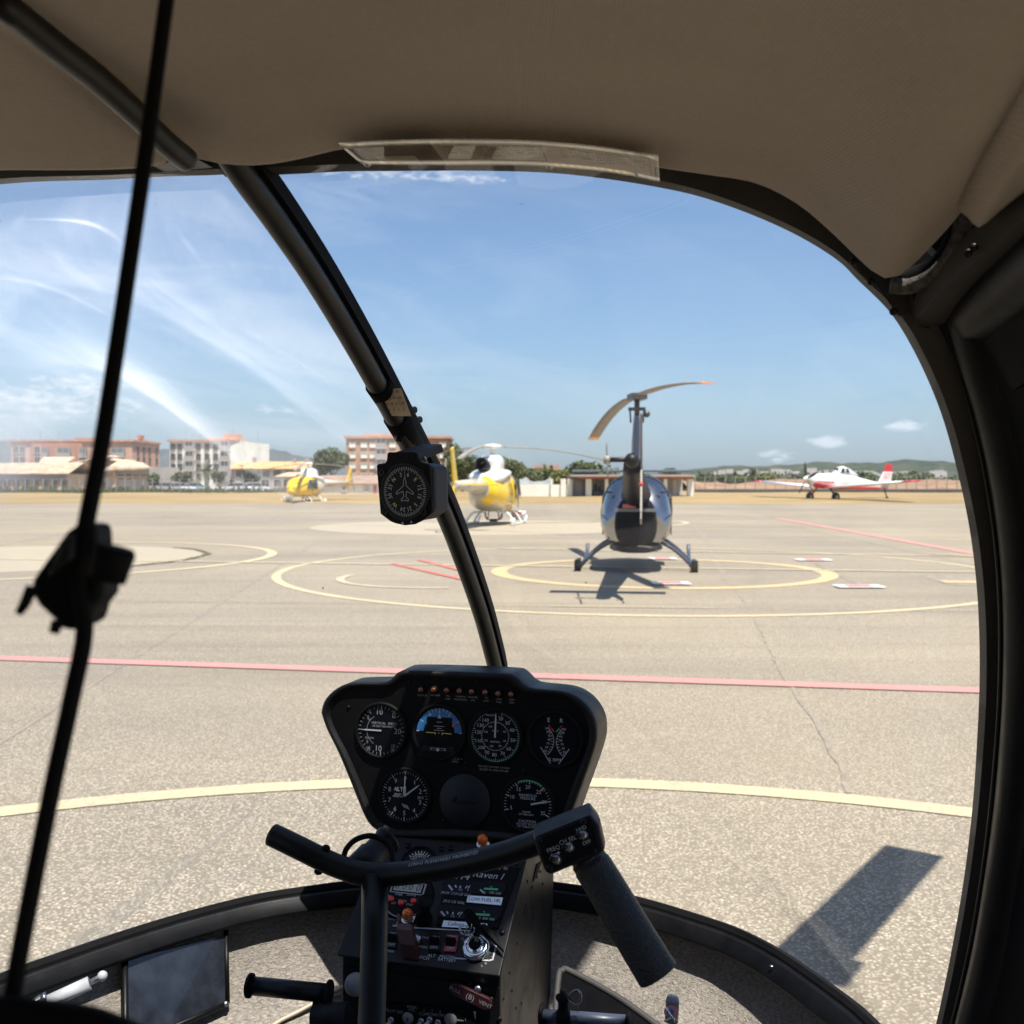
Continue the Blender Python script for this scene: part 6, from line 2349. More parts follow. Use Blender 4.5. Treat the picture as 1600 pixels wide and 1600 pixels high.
# slanted top panel as a shallow tray standing proud of the box
MB().prism([atr(A_, LP), atr(A_, RP), atr(top_c, RP), atr(top_c, LP)], CN * -.004).build('switch_panel', M['black'], con, bev=0.0012)
MB().prism([H(RP - .002, bot_q.y + .012, bot_q.z - .006), H(RP - .002, top_q.y, top_q.z - .006), H(RP - .002, top_q.y + .06, top_q.z + .12), H(RP - .002, 1.56, top_q.z + .12), H(RP - .002, 1.50, -.9), H(RP - .002, bot_q.y + .012, -.92)], HX * (LP - RP + .004)).build('body', M['black'], con, bev=0.002)
FY = bot_q.y + .010


def fp(px, py, h=0.0):
    return onf(px, py, FY) - HF * h


FX, FU = HX, HZV
MB().prism([H(LP + .004, FY, -.638), H(RP - .002, FY, -.638), H(RP - .002, FY, -.93), H(LP + .004, FY, -.93)], HF * .002).build('front_plate', M['black'], con)


def cpx(px, h=0):
    return cp(px, 1400, h)


let = MB()
def ct(s, px, py, size=.0055, mb=None, x=HX, u=CU):
    (mb or let).text(s, cp(px, py, .0012), x, u, size)
def cline(pts, w=.0009, mb=None):
    q = [cp(x, y, .0011) for x, y in pts]
    for a, b in zip(q, q[1:]):
        d = (b - a).normalized()
        e = CN.cross(d) * w
        (mb or let).quad(a - e - d * w, b - e + d * w, b + e + d * w, a + e - d * w)


# ammeter dial half hidden by the control tube
g_ = Gauge('ammeter', 654, 1349, 25, con, cp, HX, CU, CN)
for i in range(9):
    g_.tick(-60 + i * 15, .62, .8, .0007)
for t, a in (('-20', -58), ('-10', -28), ('0', 0), ('10', 28), ('20', 58)):
    g_.num(t, a, .45, .0075)
g_.arc(-40, 20, .55, .6, 'yellow_print')
g_.done('white')
for x, y in ((637, 1322), (704, 1326), (669, 1379), (655, 1420), (809, 1355), (785, 1457), (690, 1327)):
    screw(x, y, cp, con, .0042, .0012, 'black')
for px, py, h in ((755.5, 1318, .002), (639, 1435, .002)):
    m = MB()
    m.lathe(cp(px, py, .0), CN, [(.0105, 0), (.0105, .003), (.0088, .004)], 16, 1)
    m.lathe(cp(px, py, .0), CN, [(.0080, .003), (.0080, .009), (.006, .015), (.002, .018), (.0004, .018)], 16, 0)
    m.build('amber_lamp', [M['amber'], M['chrome']], con)
# digital clock
m = MB()
c = cp(638, 1402)
m.lathe(c, CN, [(.036, .0008), (.036, .003), (.033, .0045), (.001, .0045)], 40)
clk = m.build('clock', M['black_matt'], con)
MB().arc(c + CN * .0048, HX, CU, .0325, .0338, 250, 110, 30).build('rim_line', M['dimwhite'], clk)
lc, lr = cp(639, 1391, .005), cp(664, 1391, .005)
wv = (lr - lc).length
MB().box(lc, (wv * 2.15, .0175, .001), (HX, CU, CN)).build('bezel', M['white'], clk, bev=0.0005)
MB().box(lc + CN * .0004, (wv * 1.98, .0150, .001), (HX, CU, CN)).build('bezel', M['black_matt'], clk)
MB().box(lc + CN * .0009, (wv * 1.75, .0118, .001), (HX, CU, CN)).build('display', M['lcd'], clk)
m = MB()
m.text('0.0:0 0', lc + CN * .0016, (HX + CU * .0).normalized(), (CU + HX * .12).normalized(), .0135)
m.build('digits', M['ink'], clk)
m = MB()
for s, x, y in (('TIMER', 624, 1401), ('CLOCK', 644, 1402), ('SEL', 610, 1404), ('SET', 616, 1414.5), ('MODE', 630, 1411), ('STOP', 641, 1417)):
    m.text(s, cp(x, y, .0050), HX, CU, .0042)
m.build('lettering', M['white'], clk)
for x, y in ((613, 1409), (628.5, 1415), (647.5, 1412)):
    m = MB()
    m.lathe(cp(x, y, .0045), CN, [(.0042, 0), (.0042, .003), (.003, .0042), (.0003, .0042)], 12)
    m.build('button', M['button'], clk)
# tall black mushroom knob
b0 = cp(662, 1437)
tp = P(664, 1407, (b0 - CAM).dot(FW) - .028)
ax = (tp - b0).normalized()
m = MB()
L = (tp - b0).length
m.lathe(b0, ax, [(.0115, 0), (.0115, .004), (.008, .006), (.007, L - .010), (.0095, L - .008), (.0105, L - .002), (.0085, L), (.0005, L + .0005)], 20)
m.build('pull_knob', M['black_matt'], con)
# gauge cluster
clq = [(700, 1352), (812, 1357), (778, 1452), (682, 1446)]
MB().prism([cp(x, y, .0005) for x, y in clq], CN * .0022).build('cluster_plate', M['black_matt'], con, bev=0.0005)
def rrect(pts, f, h, k=.22, n=4):
    q = [f(x, y, h) for x, y in pts]
    out = []
    for i in range(4):
        a, b, c = q[i - 1], q[i], q[(i + 1) % 4]
        L = min((a - b).length, (c - b).length) * k * 1.6
        p0, p2 = b + (a - b).normalized() * L, b + (c - b).normalized() * L
        for j in range(n + 1):
            t = j / n
            out.append(p0 * (1 - t) ** 2 + b * 2 * t * (1 - t) + p2 * t * t)
    return out
for qd in ([(691, 1377), (794, 1381), (787, 1401), (694, 1397)], [(682, 1416), (787, 1421), (780, 1441), (685, 1436)]):
    MB().prism(rrect(qd, cp, .0028), CN * .0012).build('gauge_window', M['dial'], con)
cw = MB()
cg = MB()
def ctk(px, py, dx, dy, w=.0008, mb=None):
    a, b = cp(px, py, .0044), cp(px + dx, py + dy, .0044)
    e = CN.cross((b - a).normalized()) * w
    (mb or cw).quad(a - e, b - e, b + e, a + e)
for x, y, dx, dy, w in ((702, 1386, 6, 8, .0013), (712, 1386, 2, 4, .001), (720.5, 1387, -1, 4, .001), (728, 1391, 3, -4, .0008), (732, 1391, 3, -4, .0008), (751, 1393, 6, 5, .0011),
                        (690, 1427, 6, 7, .0012), (699, 1427, 2, 4, .001), (709, 1428, -1, 4, .001), (716, 1432, 3, -4, .0008), (720, 1432, 3, -4, .0008), (739, 1433, 6, 6, .0011)):
    ctk(x, y, dx, dy, w)
for x, y in ((757, 1391.5), (744, 1431.5)):
    ctk(x, y, 22, 1.2, .0015, cg)
for s, x, y, z in (('1/2', 720, 1393.5, .0045), ('1/2', 708, 1434.5, .0045), ('F', 732, 1394, .0045), ('F', 719, 1435, .0045), ('0', 758, 1398, .005), ('180 240', 774, 1398.5, .0052), ('100', 747, 1437.5, .0052), ('300 500', 764, 1439, .0052), ('°F', 768, 1389, .004), ('°F', 757, 1428.5, .004)):
    cw.text(s, cp(x, y, .0044), HX, CU, z)
for s, x, y, z in (('AUX 17.0 US GAL', 714, 1398.5 + 1.2, .0056), ('29.5 US GAL', 710, 1411.5, .0058)):
    cw.text(s, cp(x, y, .0044 if y < 1401 else .0032), HX, (CU + HX * .15).normalized(), z)
# headline and other print
let.text('R44', cp(721, 1371, .0031), HX, (CU + HX * .2).normalized(), .0165)
let.text('Raven I', cp(764, 1370, .0031), HX, (CU + HX * .3).normalized(), .0145)
m = MB()
for x0, dx, dy in ((768, 6, 8),):
    pass
cw.text('35  90', cp(785, 1359, .0031), HX, CU, .006)
ctk(764, 1358, 6, 4, .0012)
cline([(615, 1447), (640, 1450), (735, 1455), (760, 1457)])
cline([(618, 1423), (624, 1424), (626, 1427), (620, 1446), (623, 1449), (647, 1450.5)], .0009)
cline([(712, 1498), (764, 1501.5), (770, 1500), (775.5, 1478)])
for s, x, y, z in (('STBY', 637, 1446, .0052), ('CLUTCH', 657, 1497, .0062), ('ALT', 674.5, 1494, .0062), ('MASTER', 699, 1496.5, .0058), ('BATTERY', 698.5, 1501, .0058), ('ENG', 665, 1466, .0045), ('DISEN', 661, 1480.5, .0045), ('FAN', 610, 1487, .0055),
                   ('OFF', 727, 1470, .0042), ('CLOCK', 612, 1437, .004)):
    ct(s, x, y, z)
# label tapes
for nm, q, s, tx, ty, z in (('label_tape', [(732, 1401.5), (786.5, 1405), (783.5, 1417), (729.5, 1412)], 'LOW FUEL 18L', 758, 1408.8, .0068), ('label_tape', [(694, 1440.5), (762.5, 1446), (760, 1454), (691, 1450.5)], 'Callsign   G', 720, 1447.2, .0074)):
    m = MB()
    m.prism([cp(x, y, .0034) for x, y in q], CN * .0004)
    o = m.build(nm, M['label'], con)
    a, b = cp(q[0][0], q[0][1], 0), cp(q[1][0], q[1][1], 0)
    d = (b - a).normalized()
    MB().text(s, cp(tx, ty, .0041), d, CN.cross(d), z).build('lettering', M['ink'], o)
# rocker switches
def rocker(quad, plate, lever, lab, ma):
    m = MB()
    m.prism([cp(x, y, .0006) for x, y in quad], CN * .0022)
    o = m.build('rocker_switch', M[plate], con, bev=0.0004)
    o['label'] = lab
    cx, cy = sum(p[0] for p in quad) / 4, sum(p[1] for p in quad) / 4
    c = cp(cx, cy - 1.5, .0028)
    w = (cp(quad[1][0], quad[1][1]) - cp(quad[0][0], quad[0][1])).length
    m = MB()
    m.prism([c - HX * w * .40 - CU * .006, c - HX * w * .40 + CU * .003, c - HX * w * .40 + CU * .004 + CN * .006, c - HX * w * .40 + CU * .001 + CN * .0072], HX * w * .8)
    m.build('lever', M['black_matt'], o, bev=0.0004)
    m = MB()
    m.text('ON', cp(cx + 1.5, quad[0][1] + 4.2, .0032), HX, CU, .0062)
    m.text('OFF', cp(cx - 1, quad[2][1] - 5, .0032), HX, CU, .0062)
    m.build('lettering', M['white'], o)
rocker([(606, 1457), (622, 1458), (620, 1483), (603, 1482)], 'black', 'black', 'left black rocker switch', 0)
rocker([(673, 1463), (690, 1464), (687, 1487), (669, 1486)], 'black', 'black', 'black alternator rocker switch', 0)
rocker([(698, 1462), (717, 1463), (713, 1489), (693, 1488)], 'redswitch', 'black', 'red master battery rocker switch', 0)
for q in ([(669, 1488), (690, 1489), (690, 1490.5), (669, 1489.5)],):
    MB().prism([cp(x, y, .0004) for x, y in q], CN * .003).build('switch_base', M['black_matt'], con)
# red brown clutch guard with a toggle behind it
m = MB()
gq = [(627, 1449), (652, 1451), (650, 1492), (632, 1490)]
base = [cp(x, y, .001) for x, y in ((632, 1478), (651, 1480), (649, 1500), (631, 1498))]
pts = [cp(626.5, 1459, .030), cp(651.5, 1461, .030), cp(651, 1497, .006), cp(630, 1495, .006)]
w0, w1 = pts[1] - pts[0], None
prof = [cp(630, 1499, .001), cp(628.5, 1488, .020), cp(627, 1472, .030), cp(627, 1461, .030), cp(628, 1458, .024), cp(630, 1470, .012), cp(632, 1484, .003)]
m.prism(prof, HX * .021)
for k in (0, .0155):
    m.prism([cp(627.5, 1457, .024) + HX * k, cp(627, 1450, .030) + HX * k, cp(628, 1450, .034) + HX * k, cp(627.5, 1461, .032) + HX * k], HX * .0055)
m.build('switch_guard', M['guard'], con, bev=0.0012)
m = MB()
m.lathe(cp(653, 1470), CN, [(.007, 0), (.007, .004), (.0055, .006), (.0055, .009), (.001, .009)], 14)
m.build('toggle_collar', M['steel'], con)
# ignition lock
m = MB()
ic = cp(744.5, 1483)
m.lathe(ic, CN, [(.0185, 0), (.0185, .005), (.0165, .0085), (.0125, .0105), (.0115, .0085), (.0095, .0085), (.009, .011), (.0005, .011)], 28)
ig = m.build('ignition_lock', M['chrome'], con)
m = MB()
m.lathe(ic, CN, [(.008, .0112), (.008, .0135), (.0005, .0135)], 20)
m.build('lock_core', M['black_matt'], ig)
m = MB()
for s, a in (('OFF', -62), ('R', -40), ('L', -20), ('BOTH', 58), ('START', 98)):
    t0 = len(s)
    for i, chh in enumerate(s):
        aa = R_(a + i * 13)
        d = HX * math.sin(aa) + CU * math.cos(aa)
        m.text(chh, ic + d * .0245 + CN * .0012, (HX * math.cos(aa) - CU * math.sin(aa)), d, .0044)
m.build('lettering', M['dimwhite'], ig)
let.build('lettering', M['white'], con)
cw.build('lettering', M['white'], con)
cg.build('green_band', M['green'], con)

keys = thing('key_bunch', 'black headed key with ring and tag hanging in the chrome ignition lock', 'keys', tuple(ic + CN * .02))
kq = lambda x, y, h: cp(x, y, h)
m = MB()
m.prism([kq(731, 1448, .036), kq(740, 1447, .037), kq(752, 1458, .033), kq(757, 1472, .024), kq(752, 1478, .020), kq(744, 1476, .018), kq(734, 1462, .030)], CN * .004 + HX * .003)
m.build('key_head', M['black_matt'], keys, bev=0.0008)
MB().prism([kq(744, 1482, .012), kq(748, 1482, .012), kq(750, 1474, .020), kq(746, 1473, .020)], HX * .002).build('key_blade', M['steel'], keys)
m = MB()
for cx, cy, hh, rr, ang in ((735, 1470, .024, .0105, .2), (737, 1468, .025, .0095, .9), (733, 1471, .024, .009, -.4)):
    c = kq(cx, cy, hh)
    x = (HX * math.cos(ang) + CN * math.sin(ang)).normalized()
    y = (CU + CN * .6).normalized()
    m.tube([c + x * rr * math.cos(k * 6.283 / 22) + y * rr * .55 * math.sin(k * 6.283 / 22) for k in range(23)], .0005, 5, cap=False)
m.build('ring', M['chrome'], keys)
m = MB()
m.prism([kq(754, 1465, .026), kq(763, 1461, .022), kq(774, 1468, .016), kq(781, 1479, .010), kq(790, 1494, .006), kq(786, 1490, .004), kq(768, 1476, .010), kq(758, 1474, .018)], CN * .0045)
m.build('fob', M['black_matt'], keys, bev=0.001)

# lower front: vent handle and audio panel
d1 = (fp(766, 1566, .004) - fp(711, 1540, .004))
a, b = fp(715, 1541, .004), fp(762, 1563, .004)
dx = (b - a).normalized()
dy = (-HF).cross(dx)
ln = (b - a).length
r = .0082
out = [a + dy * r * math.cos(t) - dx * r * math.sin(t) for t in [math.pi * k / 8 for k in range(9)]] + [b - dy * r * math.cos(t) + dx * r * math.sin(t) for t in [math.pi * k / 8 for k in range(9)]]
vh = MB().prism(out, -HF * .006).build('vent_handle', M['vent'], con, bev=0.001)
m = MB()
mid_ = (a + b) / 2 - HF * .0066
m.text('PULL', mid_ - dx * .021, dx, dy, .0072)
m.text('VENT', mid_ + dx * .021, dx, dy, .0072)
m.text('(8)', mid_, dx, dy, .0105)
m.build('lettering', M['dimwhite'], vh)
for x, y in ((736, 1538), (750, 1568), (768, 1561), (781, 1592)):
    screw(x, y, fp, con, .0036, .001, 'black')
m = MB()
m.lathe(fp(749.5, 1541, 0), -HF, [(.003, 0), (.003, .006), (.0045, .007), (.0045, .009), (.0005, .0095)], 10)
m.build('bolt', M['steel'], con)
aud = MB().prism([fp(604, 1567, .001), fp(746, 1576, .001), fp(748, 1690, .001), fp(600, 1690, .001)], -HF * .003).build('audio_panel', M['black_matt'], con, bev=0.0006)
m = MB()
def ft(s, x, y, z):
    m.text(s, fp(x, y, .0046), FX, FU, z)
for s, x, y, z in (('PILOT ISO', 617.5, 1577.5, .0056), ('MUSIC', 646, 1571, .005), ('VOL', 645.5, 1575.5, .005), ('1', 664.5, 1576, .005), ('2', 677, 1576.5, .005), ('3', 689.5, 1578, .005), ('COM', 664, 1582, .0056), ('COM', 676, 1582.5, .0056), ('COM', 688.5, 1583.5, .0056),
                   ('CREW VOL', 611, 1600, .0056), ('VOL', 634, 1600, .0056), ('NAV', 660, 1603, .0056), ('TX', 706, 1590.5, .005), ('1', 729, 1591, .005)):
    ft(s, x, y, z)
m.quad(fp(713, 1588.5, .0046), fp(726, 1591.5, .0046), fp(726, 1593, .0046), fp(713, 1592, .0046))
m.quad(fp(741, 1577, .0046), fp(745.5, 1577.3, .0046), fp(745, 1590, .0046), fp(744, 1590, .0046))
m.build('lettering', M['dimwhite'], aud)
for x, y in ((614, 1590), (661, 1592), (674, 1589.5), (687, 1594)):
    m = MB()
    c = fp(x, y, .004)
    m.lathe(c, -HF, [(.0045, 0), (.0045, .003), (.0034, .0045)], 12, 1)
    dd = (-HF + HZV * -.5 + HX * -.3).normalized()
    m.lathe(c, dd, [(.0020, .002), (.0035, .012), (.0038, .016), (.0025, .0185), (.0003, .019)], 12, 0)
    m.build('toggle', [M['white'], M['steel']], aud)
for x, y, r in ((639.5, 1588, .0078), (706, 1590.5, .0085)):
    m = MB()
    m.lathe(fp(x, y, .004), -HF, [(r, 0), (r, .001), (r * .8, .0035), (.0005, .0035)], 20)
    m.build('dial_knob', M['greyknob'], aud)
m = MB()
m.text('♪', fp(639.5, 1588, .0078), FX, FU, .011)
m.text('T', fp(706, 1590.5, .0078), FX, FU, .005)
m.build('knob_mark', M['ink'], aud)
# rivets on the right cheek and small holes
rr = toH(A_)
for x, y in ((824, 1377), (831, 1386), (839, 1370), (844, 1362), (848, 1381), (812, 1443), (808, 1474), (787, 1561), (822, 1414), (818, 1428), (796, 1520), (800, 1548), (829, 1420), (838, 1352), (806, 1575), (815, 1568)):
    bolt(onr(x, y, RP - .0018), HX, .0024 if y < 1400 else .0018, con, ma='rubber')
MB().prism([onr(838, 1352, RP - .0015), onr(846, 1345, RP - .0015), onr(838, 1370, RP - .0015), onr(832, 1378, RP - .0015)], HX * .0008).build('speaker_slots', M['rubber'], con)
# round grey cover on the left cheek
m = MB()
gk = H(LP - .004, FY + .035, 0)
gkp = P(556, 1538, (fp(600, 1538) - CAM).dot(FW) - .01)
m.lathe(gkp, (CAM - gkp), [(.0140, -.02), (.0145, 0), (.0135, .003), (.0005, .0045)], 28)
m.build('vent_knob', M['greyknob'], con)
m = MB()
m.tube([gkp, H(LP + .01, FY + .06, toH(gkp).z - .005)], .006, 10)
m.build('knob_stem', M['steel'], con)
# ------------------------------------------------------------------ cyclic stick
cyc = thing('cyclic_stick', 'black tee bar cyclic stick with foam grip in front of the pedestal', 'control stick', tuple(P(585, 1700, 1.0)))
cpath = spline([P(425, 1304, 1.13), P(468, 1325, 1.12), P(508, 1345, 1.115), (P(535, 1356, 1.11)), P(562, 1364, 1.105), P(595, 1366, 1.10), P(635, 1364, 1.09), P(690, 1356, 1.07), P(745, 1345, 1.05), P(800, 1330, 1.03), P(850, 1312, 1.01)], 6)
MB().tube(cpath, .0125, 16).build('cross_tube', M['black'], cyc)
m = MB()
d = (cpath[0] - cpath[1]).normalized()
m.lathe(cpath[0] + d * .0002, d, [(.0118, .0), (.0098, .0006), (.0094, -.010), (.0005, -.010)], 16)
m.build('tube_end', M['rubber'], cyc)
MB().tube([P(586, 1372, 1.10), P(585, 1450, 1.065), P(583, 1530, 1.03), P(580, 1620, .99), P(577, 1720, .95)], [.0142, .0138, .0135, .0133, .0133], 18).build('post', M['black'], cyc)
m = MB()
c = P(588, 1384, 1.088)
m.lathe(c, (CAM - c), [(.0085, -.004), (.0085, .002), (.006, .003), (.0005, .003)], 14)
m.build('clamp_screw', M['black_matt'], cyc)
for x, y, dd in ((509, 1327, (0, 0, 1)), (498, 1360, (0, 0, -1))):
    bolt(P(x, y, 1.115), V(dd) * 1.0, .0052, cyc, 'stop_button', 'rubber', 1.0)
c = P(572, 1592, 1.0)
bolt(c, CAM - c, .007, cyc, 'post_screw', 'black', .6)
# pivot barrel behind the tube with a leather loop
b0, b1 = P(566, 1352, 1.16), P(607, 1311, 1.19)
ax = (b1 - b0).normalized()
L = (b1 - b0).length
m = MB()
m.lathe(b0, ax, [(.013, -.012), (.0175, -.006), (.0175, L * .35), (.0155, L * .4), (.0155, L * .9), (.0168, L * .92), (.0168, L), (.0145, L + .0005), (.0145, L - .01), (.0005, L - .01)], 24)
m.build('pivot_barrel', M['black'], cyc)
lp = spline([P(536, 1345, 1.12), P(541, 1327, 1.125), P(556, 1312, 1.13), P(578, 1306, 1.135), P(598, 1313, 1.135), P(611, 1328, 1.13), P(613, 1350, 1.12), P(606, 1366, 1.12)], 6)
MB().tube(lp, .0032, 8, flat=1.0).build('strap_loop', M['rubber'], cyc)
# warning text printed along the tube
tx = MB()
s_ = 'LOW-G PUSHOVERS PROHIBITED'
vis = resample(spline([P(637, 1353.5, 1.078), P(668, 1348.5, 1.066), P(700, 1343, 1.056), P(728, 1337, 1.048), P(750, 1331.5, 1.042)], 8), 2 * len(s_) + 1)
widths = {'I': .35, '-': .5, ' ': .55, 'W': 1.3, 'O': 1.15, 'G': 1.15, 'H': 1.05, 'R': 1.0}
acc = [0]
for chh in s_:
    acc.append(acc[-1] + widths.get(chh, .95))
for i, chh in enumerate(s_):
    if chh == ' ':
        continue
    u = (acc[i] + acc[i + 1]) / 2 / acc[-1]
    k = u * (len(vis) - 1)
    j = min(int(k), len(vis) - 2)
    p = vis[j].lerp(vis[j + 1], k - j)
    d = (vis[min(j + 2, len(vis) - 1)] - vis[max(j - 1, 0)]).normalized()
    # push the letter on to the tube surface
    near = min(cpath, key=lambda q: (q - p).length)
    best = min(range(len(cpath) - 1), key=lambda q: ((cpath[q] + cpath[q + 1]) / 2 - p).length)
    a, b = cpath[best], cpath[best + 1]
    ab = (b - a)
    t = (p - a).dot(ab) / ab.length_squared
    foot = a + ab * t
    n = (p - foot)
    n = n - ab.normalized() * n.dot(ab.normalized())
    view = (CAM - foot).normalized()
    upn = (HZV - ab.normalized() * ab.normalized().z).normalized()
    n = (upn * .62 + view * .78)
    n = (n - ab.normalized() * n.dot(ab.normalized())).normalized()
    tx.text(chh, foot + n * .0128, ab.normalized(), n.cross(ab.normalized()).normalized() if n.cross(ab.normalized()).z > 0 else -n.cross(ab.normalized()), .0056)
tx.build('lettering', M['white'], cyc)

# switch box at the right end
bc = P(889, 1316, .985)
vw = (CAM - bc).normalized()
rx = V((1, 0, 0))
th = R_(21)
cx_ = (rx * math.cos(th) + UPV * math.sin(th))
bn = (vw * .96 - UPV * .02 - rx * .10).normalized()
cx_ = (cx_ - bn * cx_.dot(bn)).normalized()
cy_ = bn.cross(cx_).normalized()


def bp(px, py, h=0.0):
    return PL(px, py, bc, bn) + bn * h


q = [(838, 1306), (921, 1273), (934, 1290), (942, 1326), (934, 1334), (862, 1364), (853, 1360), (843, 1335), (836, 1312)]
face = [bp(x, y, .0) for x, y in q]
m = MB()
cm = bp(889, 1318)
big = [p + (p - cm) * .06 for p in face]
upo = cy_ * .012
m.loft([[p for p in face], [p + (p - cm) * .05 - bn * .004 for p in face], [p + (p - cm) * .10 - bn * .018 + upo * .4 for p in face], [p + (p - cm) * .04 - bn * .042 + upo for p in face]], 0, False, True)
m.build('switch_box', M['black_crinkle'], cyc, bev=0.0015)
q = [(843, 1310), (919, 1278.5), (925, 1281), (935, 1327), (932, 1332), (862, 1360), (855, 1356), (847, 1336)]
MB().prism([bp(x, y, .0004) for x, y in q], bn * .0012).build('switch_plate', M['black_matt'], cyc, bev=0.0004)
m = MB()
for s, x, y, z in (('FREQ', 865, 1326.5, .0056), ('CH SEL', 887.5, 1313, .0056), ('HI/D', 908.5, 1295, .0052), ('OFF', 917, 1316.5, .0050)):
    m.text(s, bp(x, y, .0019), cx_, cy_, z)
a = bp(868, 1334.5, .0019)
m.box(a, (.0065, .0011, .0002), (cx_, cy_, bn))
for sg in (-1, 1):
    m.prism([a + cx_ * sg * .0052, a + cx_ * sg * .0028 + cy_ * .0018, a + cx_ * sg * .0028 - cy_ * .0018], bn * .0002)
m.build('lettering', M['white'], cyc)
for x, y in ((870.5, 1342.5), (890, 1323.5), (911.5, 1305)):
    m = MB()
    c = bp(x, y, .0016)
    m.lathe(c, bn, [(.0050, 0), (.0050, .0022), (.0040, .003), (.0040, .006), (.0026, .007)], 14, 0)
    dd = (bn + cx_ * -.25 + cy_ * .15).normalized()
    m.lathe(c, dd, [(.0016, .004), (.0022, .010), (.0026, .0135), (.0016, .015), (.0003, .0152)], 10, 1)
    m.build('toggle', [M['steel'], M['black']], cyc)
for x, y in ((844.5, 1313), (912, 1284.5), (928, 1329.5), (860, 1355.5)):
    screw(x, y, bp, cyc, .0030, .0016, 'black')
# foam grip
gpth = spline([P(916, 1338, 1.005), P(934, 1366, .998), P(960, 1409, .985), P(990, 1460, .97), P(1018, 1506, .958), P(1031, 1527, .954)], 10)
N = len(gpth)
rad = []
for i in range(N):
    t = i / (N - 1)
    r = .0180 if t < .12 else .0190 + .0012 * t
    if t < .04:
        r = .0155
    if t > .93:
        r = .0202 * math.sqrt(max(.12, 1 - ((t - .93) / .078) ** 2))
    rad.append(r)
MB().tube(gpth, rad, 22).build('grip', M['foam'], cyc)
MB().tube([P(905, 1322, 1.012), P(938, 1372, .998)], [.0155, .0182], 18).build('grip_neck', M['black'], cyc)
# triangular blue grey bracket glimpsed behind the grip
MB().prism([P(897, 1362, 1.06), P(913, 1360, 1.06), P(945, 1418, 1.05), P(938, 1412, 1.05)], FW * .004).build('bracket', M['heli_grey'], cyc)

# ------------------------------------------------------------------ compass on the bow
M['case_grey'] = mat('charcoal instrument case', (0.035, 0.035, 0.038), 0.55, spec=0.35, var=0.2, vscale=40, bump=0.2, bscale=1200)
cps = thing('compass', 'black vertical card compass with aeroplane outline hanging from the bow tube', 'compass', tuple(P(640, 780, 1.2)))
fn = (-HF * .90 - HX * .18 + HZV * -.02).normalized()
f0 = P(634, 770, 1.19)
fx = HX - fn * HX.dot(fn)
rol = R_(-3.0)
fx.normalize()
fu = fn.cross(fx).normalized()
if fu.z < 0:
    fu = -fu


def kp(px, py, h=0.0):
    return PL(px, py, f0, fn) + fn * h


q = [(588, 728), (590, 725), (601, 723.5), (604, 719), (605, 708), (607, 706.5), (647, 706.5), (649.5, 709), (651, 717), (656, 722.5), (667, 725), (670.5, 729), (671.5, 740), (674.5, 801), (659, 813), (646, 819.5), (632, 821), (618, 818), (610, 815), (594, 803)]
MB().prism([kp(x, y) for x, y in q], -fn * .006).build('face_plate', M['black_matt'], cps, bev=0.0012)
q = [(604, 727), (652, 724), (672, 729), (673, 742), (674.5, 798), (655, 812), (632, 816), (606, 810), (598, 798), (594, 740)]
MB().prism([kp(x, y, -.007) for x, y in q], (-fn * .031 + HX * .002)).build('case', M['case_grey'], cps, bev=0.004)
kc = kp(633.5, 768.5)
rk = (kp(667, 768.5) - kc).length
m = MB()
m.lathe(kc, fn, [(rk * 1.16, .0004), (rk * 1.15, .0012), (rk * 1.10, .0014), (rk * 1.08, .0008)], 48)
m.build('dial_ring', M['black'], cps)
MB().disc(kc + fn * .0010, fx, fu, rk * 1.07, 48).build('dial', M['dial'], cps)
m = MB()
for i in range(72):
    a = R_(i * 5 + 1)
    d = fx * math.sin(a) + fu * math.cos(a)
    e = fx * math.cos(a) - fu * math.sin(a)
    r0 = .84 if i % 2 == 0 else .89
    w = .00033
    p = kc + fn * .0014
    m.quad(p + d * rk * r0 - e * w, p + d * rk - e * w, p + d * rk + e * w, p + d * rk * r0 + e * w)
for s, a in (('3', -15), ('6', 13), ('12', 75), ('15', 103), ('21', 163), ('24', 188), ('30', 256), ('33', 285)):
    aa = R_(a)
    d = fx * math.sin(aa) + fu * math.cos(aa)
    e = fx * math.cos(aa) - fu * math.sin(aa)
    m.text(s, kc + d * rk * .70 + fn * .0014, e, d, .0072)
pl = [(0, .82), (0, .60), (.05, .46), (.07, .24), (.41, -.03), (.40, -.10), (.08, .02), (.055, -.20), (.18, -.31), (.16, -.37), (0, -.33)]
out = [(a, b) for a, b in pl] + [(-a, b) for a, b in reversed(pl)]
pts = [kc + (fx * a + fu * b) * rk + fn * .0014 for a, b in out]
for a, b in zip(pts, pts[1:]):
    d = (b - a)
    if d.length < 1e-6:
        continue
    e = fn.cross(d.normalized()) * .0003
    m.quad(a - e, b - e, b + e, a + e)
m.build('lettering', M['white'], cps)
m = MB()
for s, a in (('N', -47), ('E', 45), ('S', 135), ('W', 222)):
    aa = R_(a)
    d = fx * math.sin(aa) + fu * math.cos(aa)
    e = fx * math.cos(aa) - fu * math.sin(aa)
    m.text(s, kc + d * rk * .70 + fn * .0014, e, d, .0066)
m.build('cardinal_letters', M['yellow_print'], cps)
for x, y in ((598, 738.5), (659, 738.5), (602.5, 800), (663.5, 800.5)):
    m = MB()
    c = kp(x, y, .0005)
    m.lathe(c, fn, [(.0042, 0), (.0042, .0008), (.003, .0012), (.0026, .0002), (.0005, .0002)], 16)
    m.build('screw', M['black'], cps)
for x, y in ((630, 817), (643.5, 815.5)):
    bolt(kp(x, y, .001), fn, .0014, cps, 'adjuster', 'steel')
m = MB()
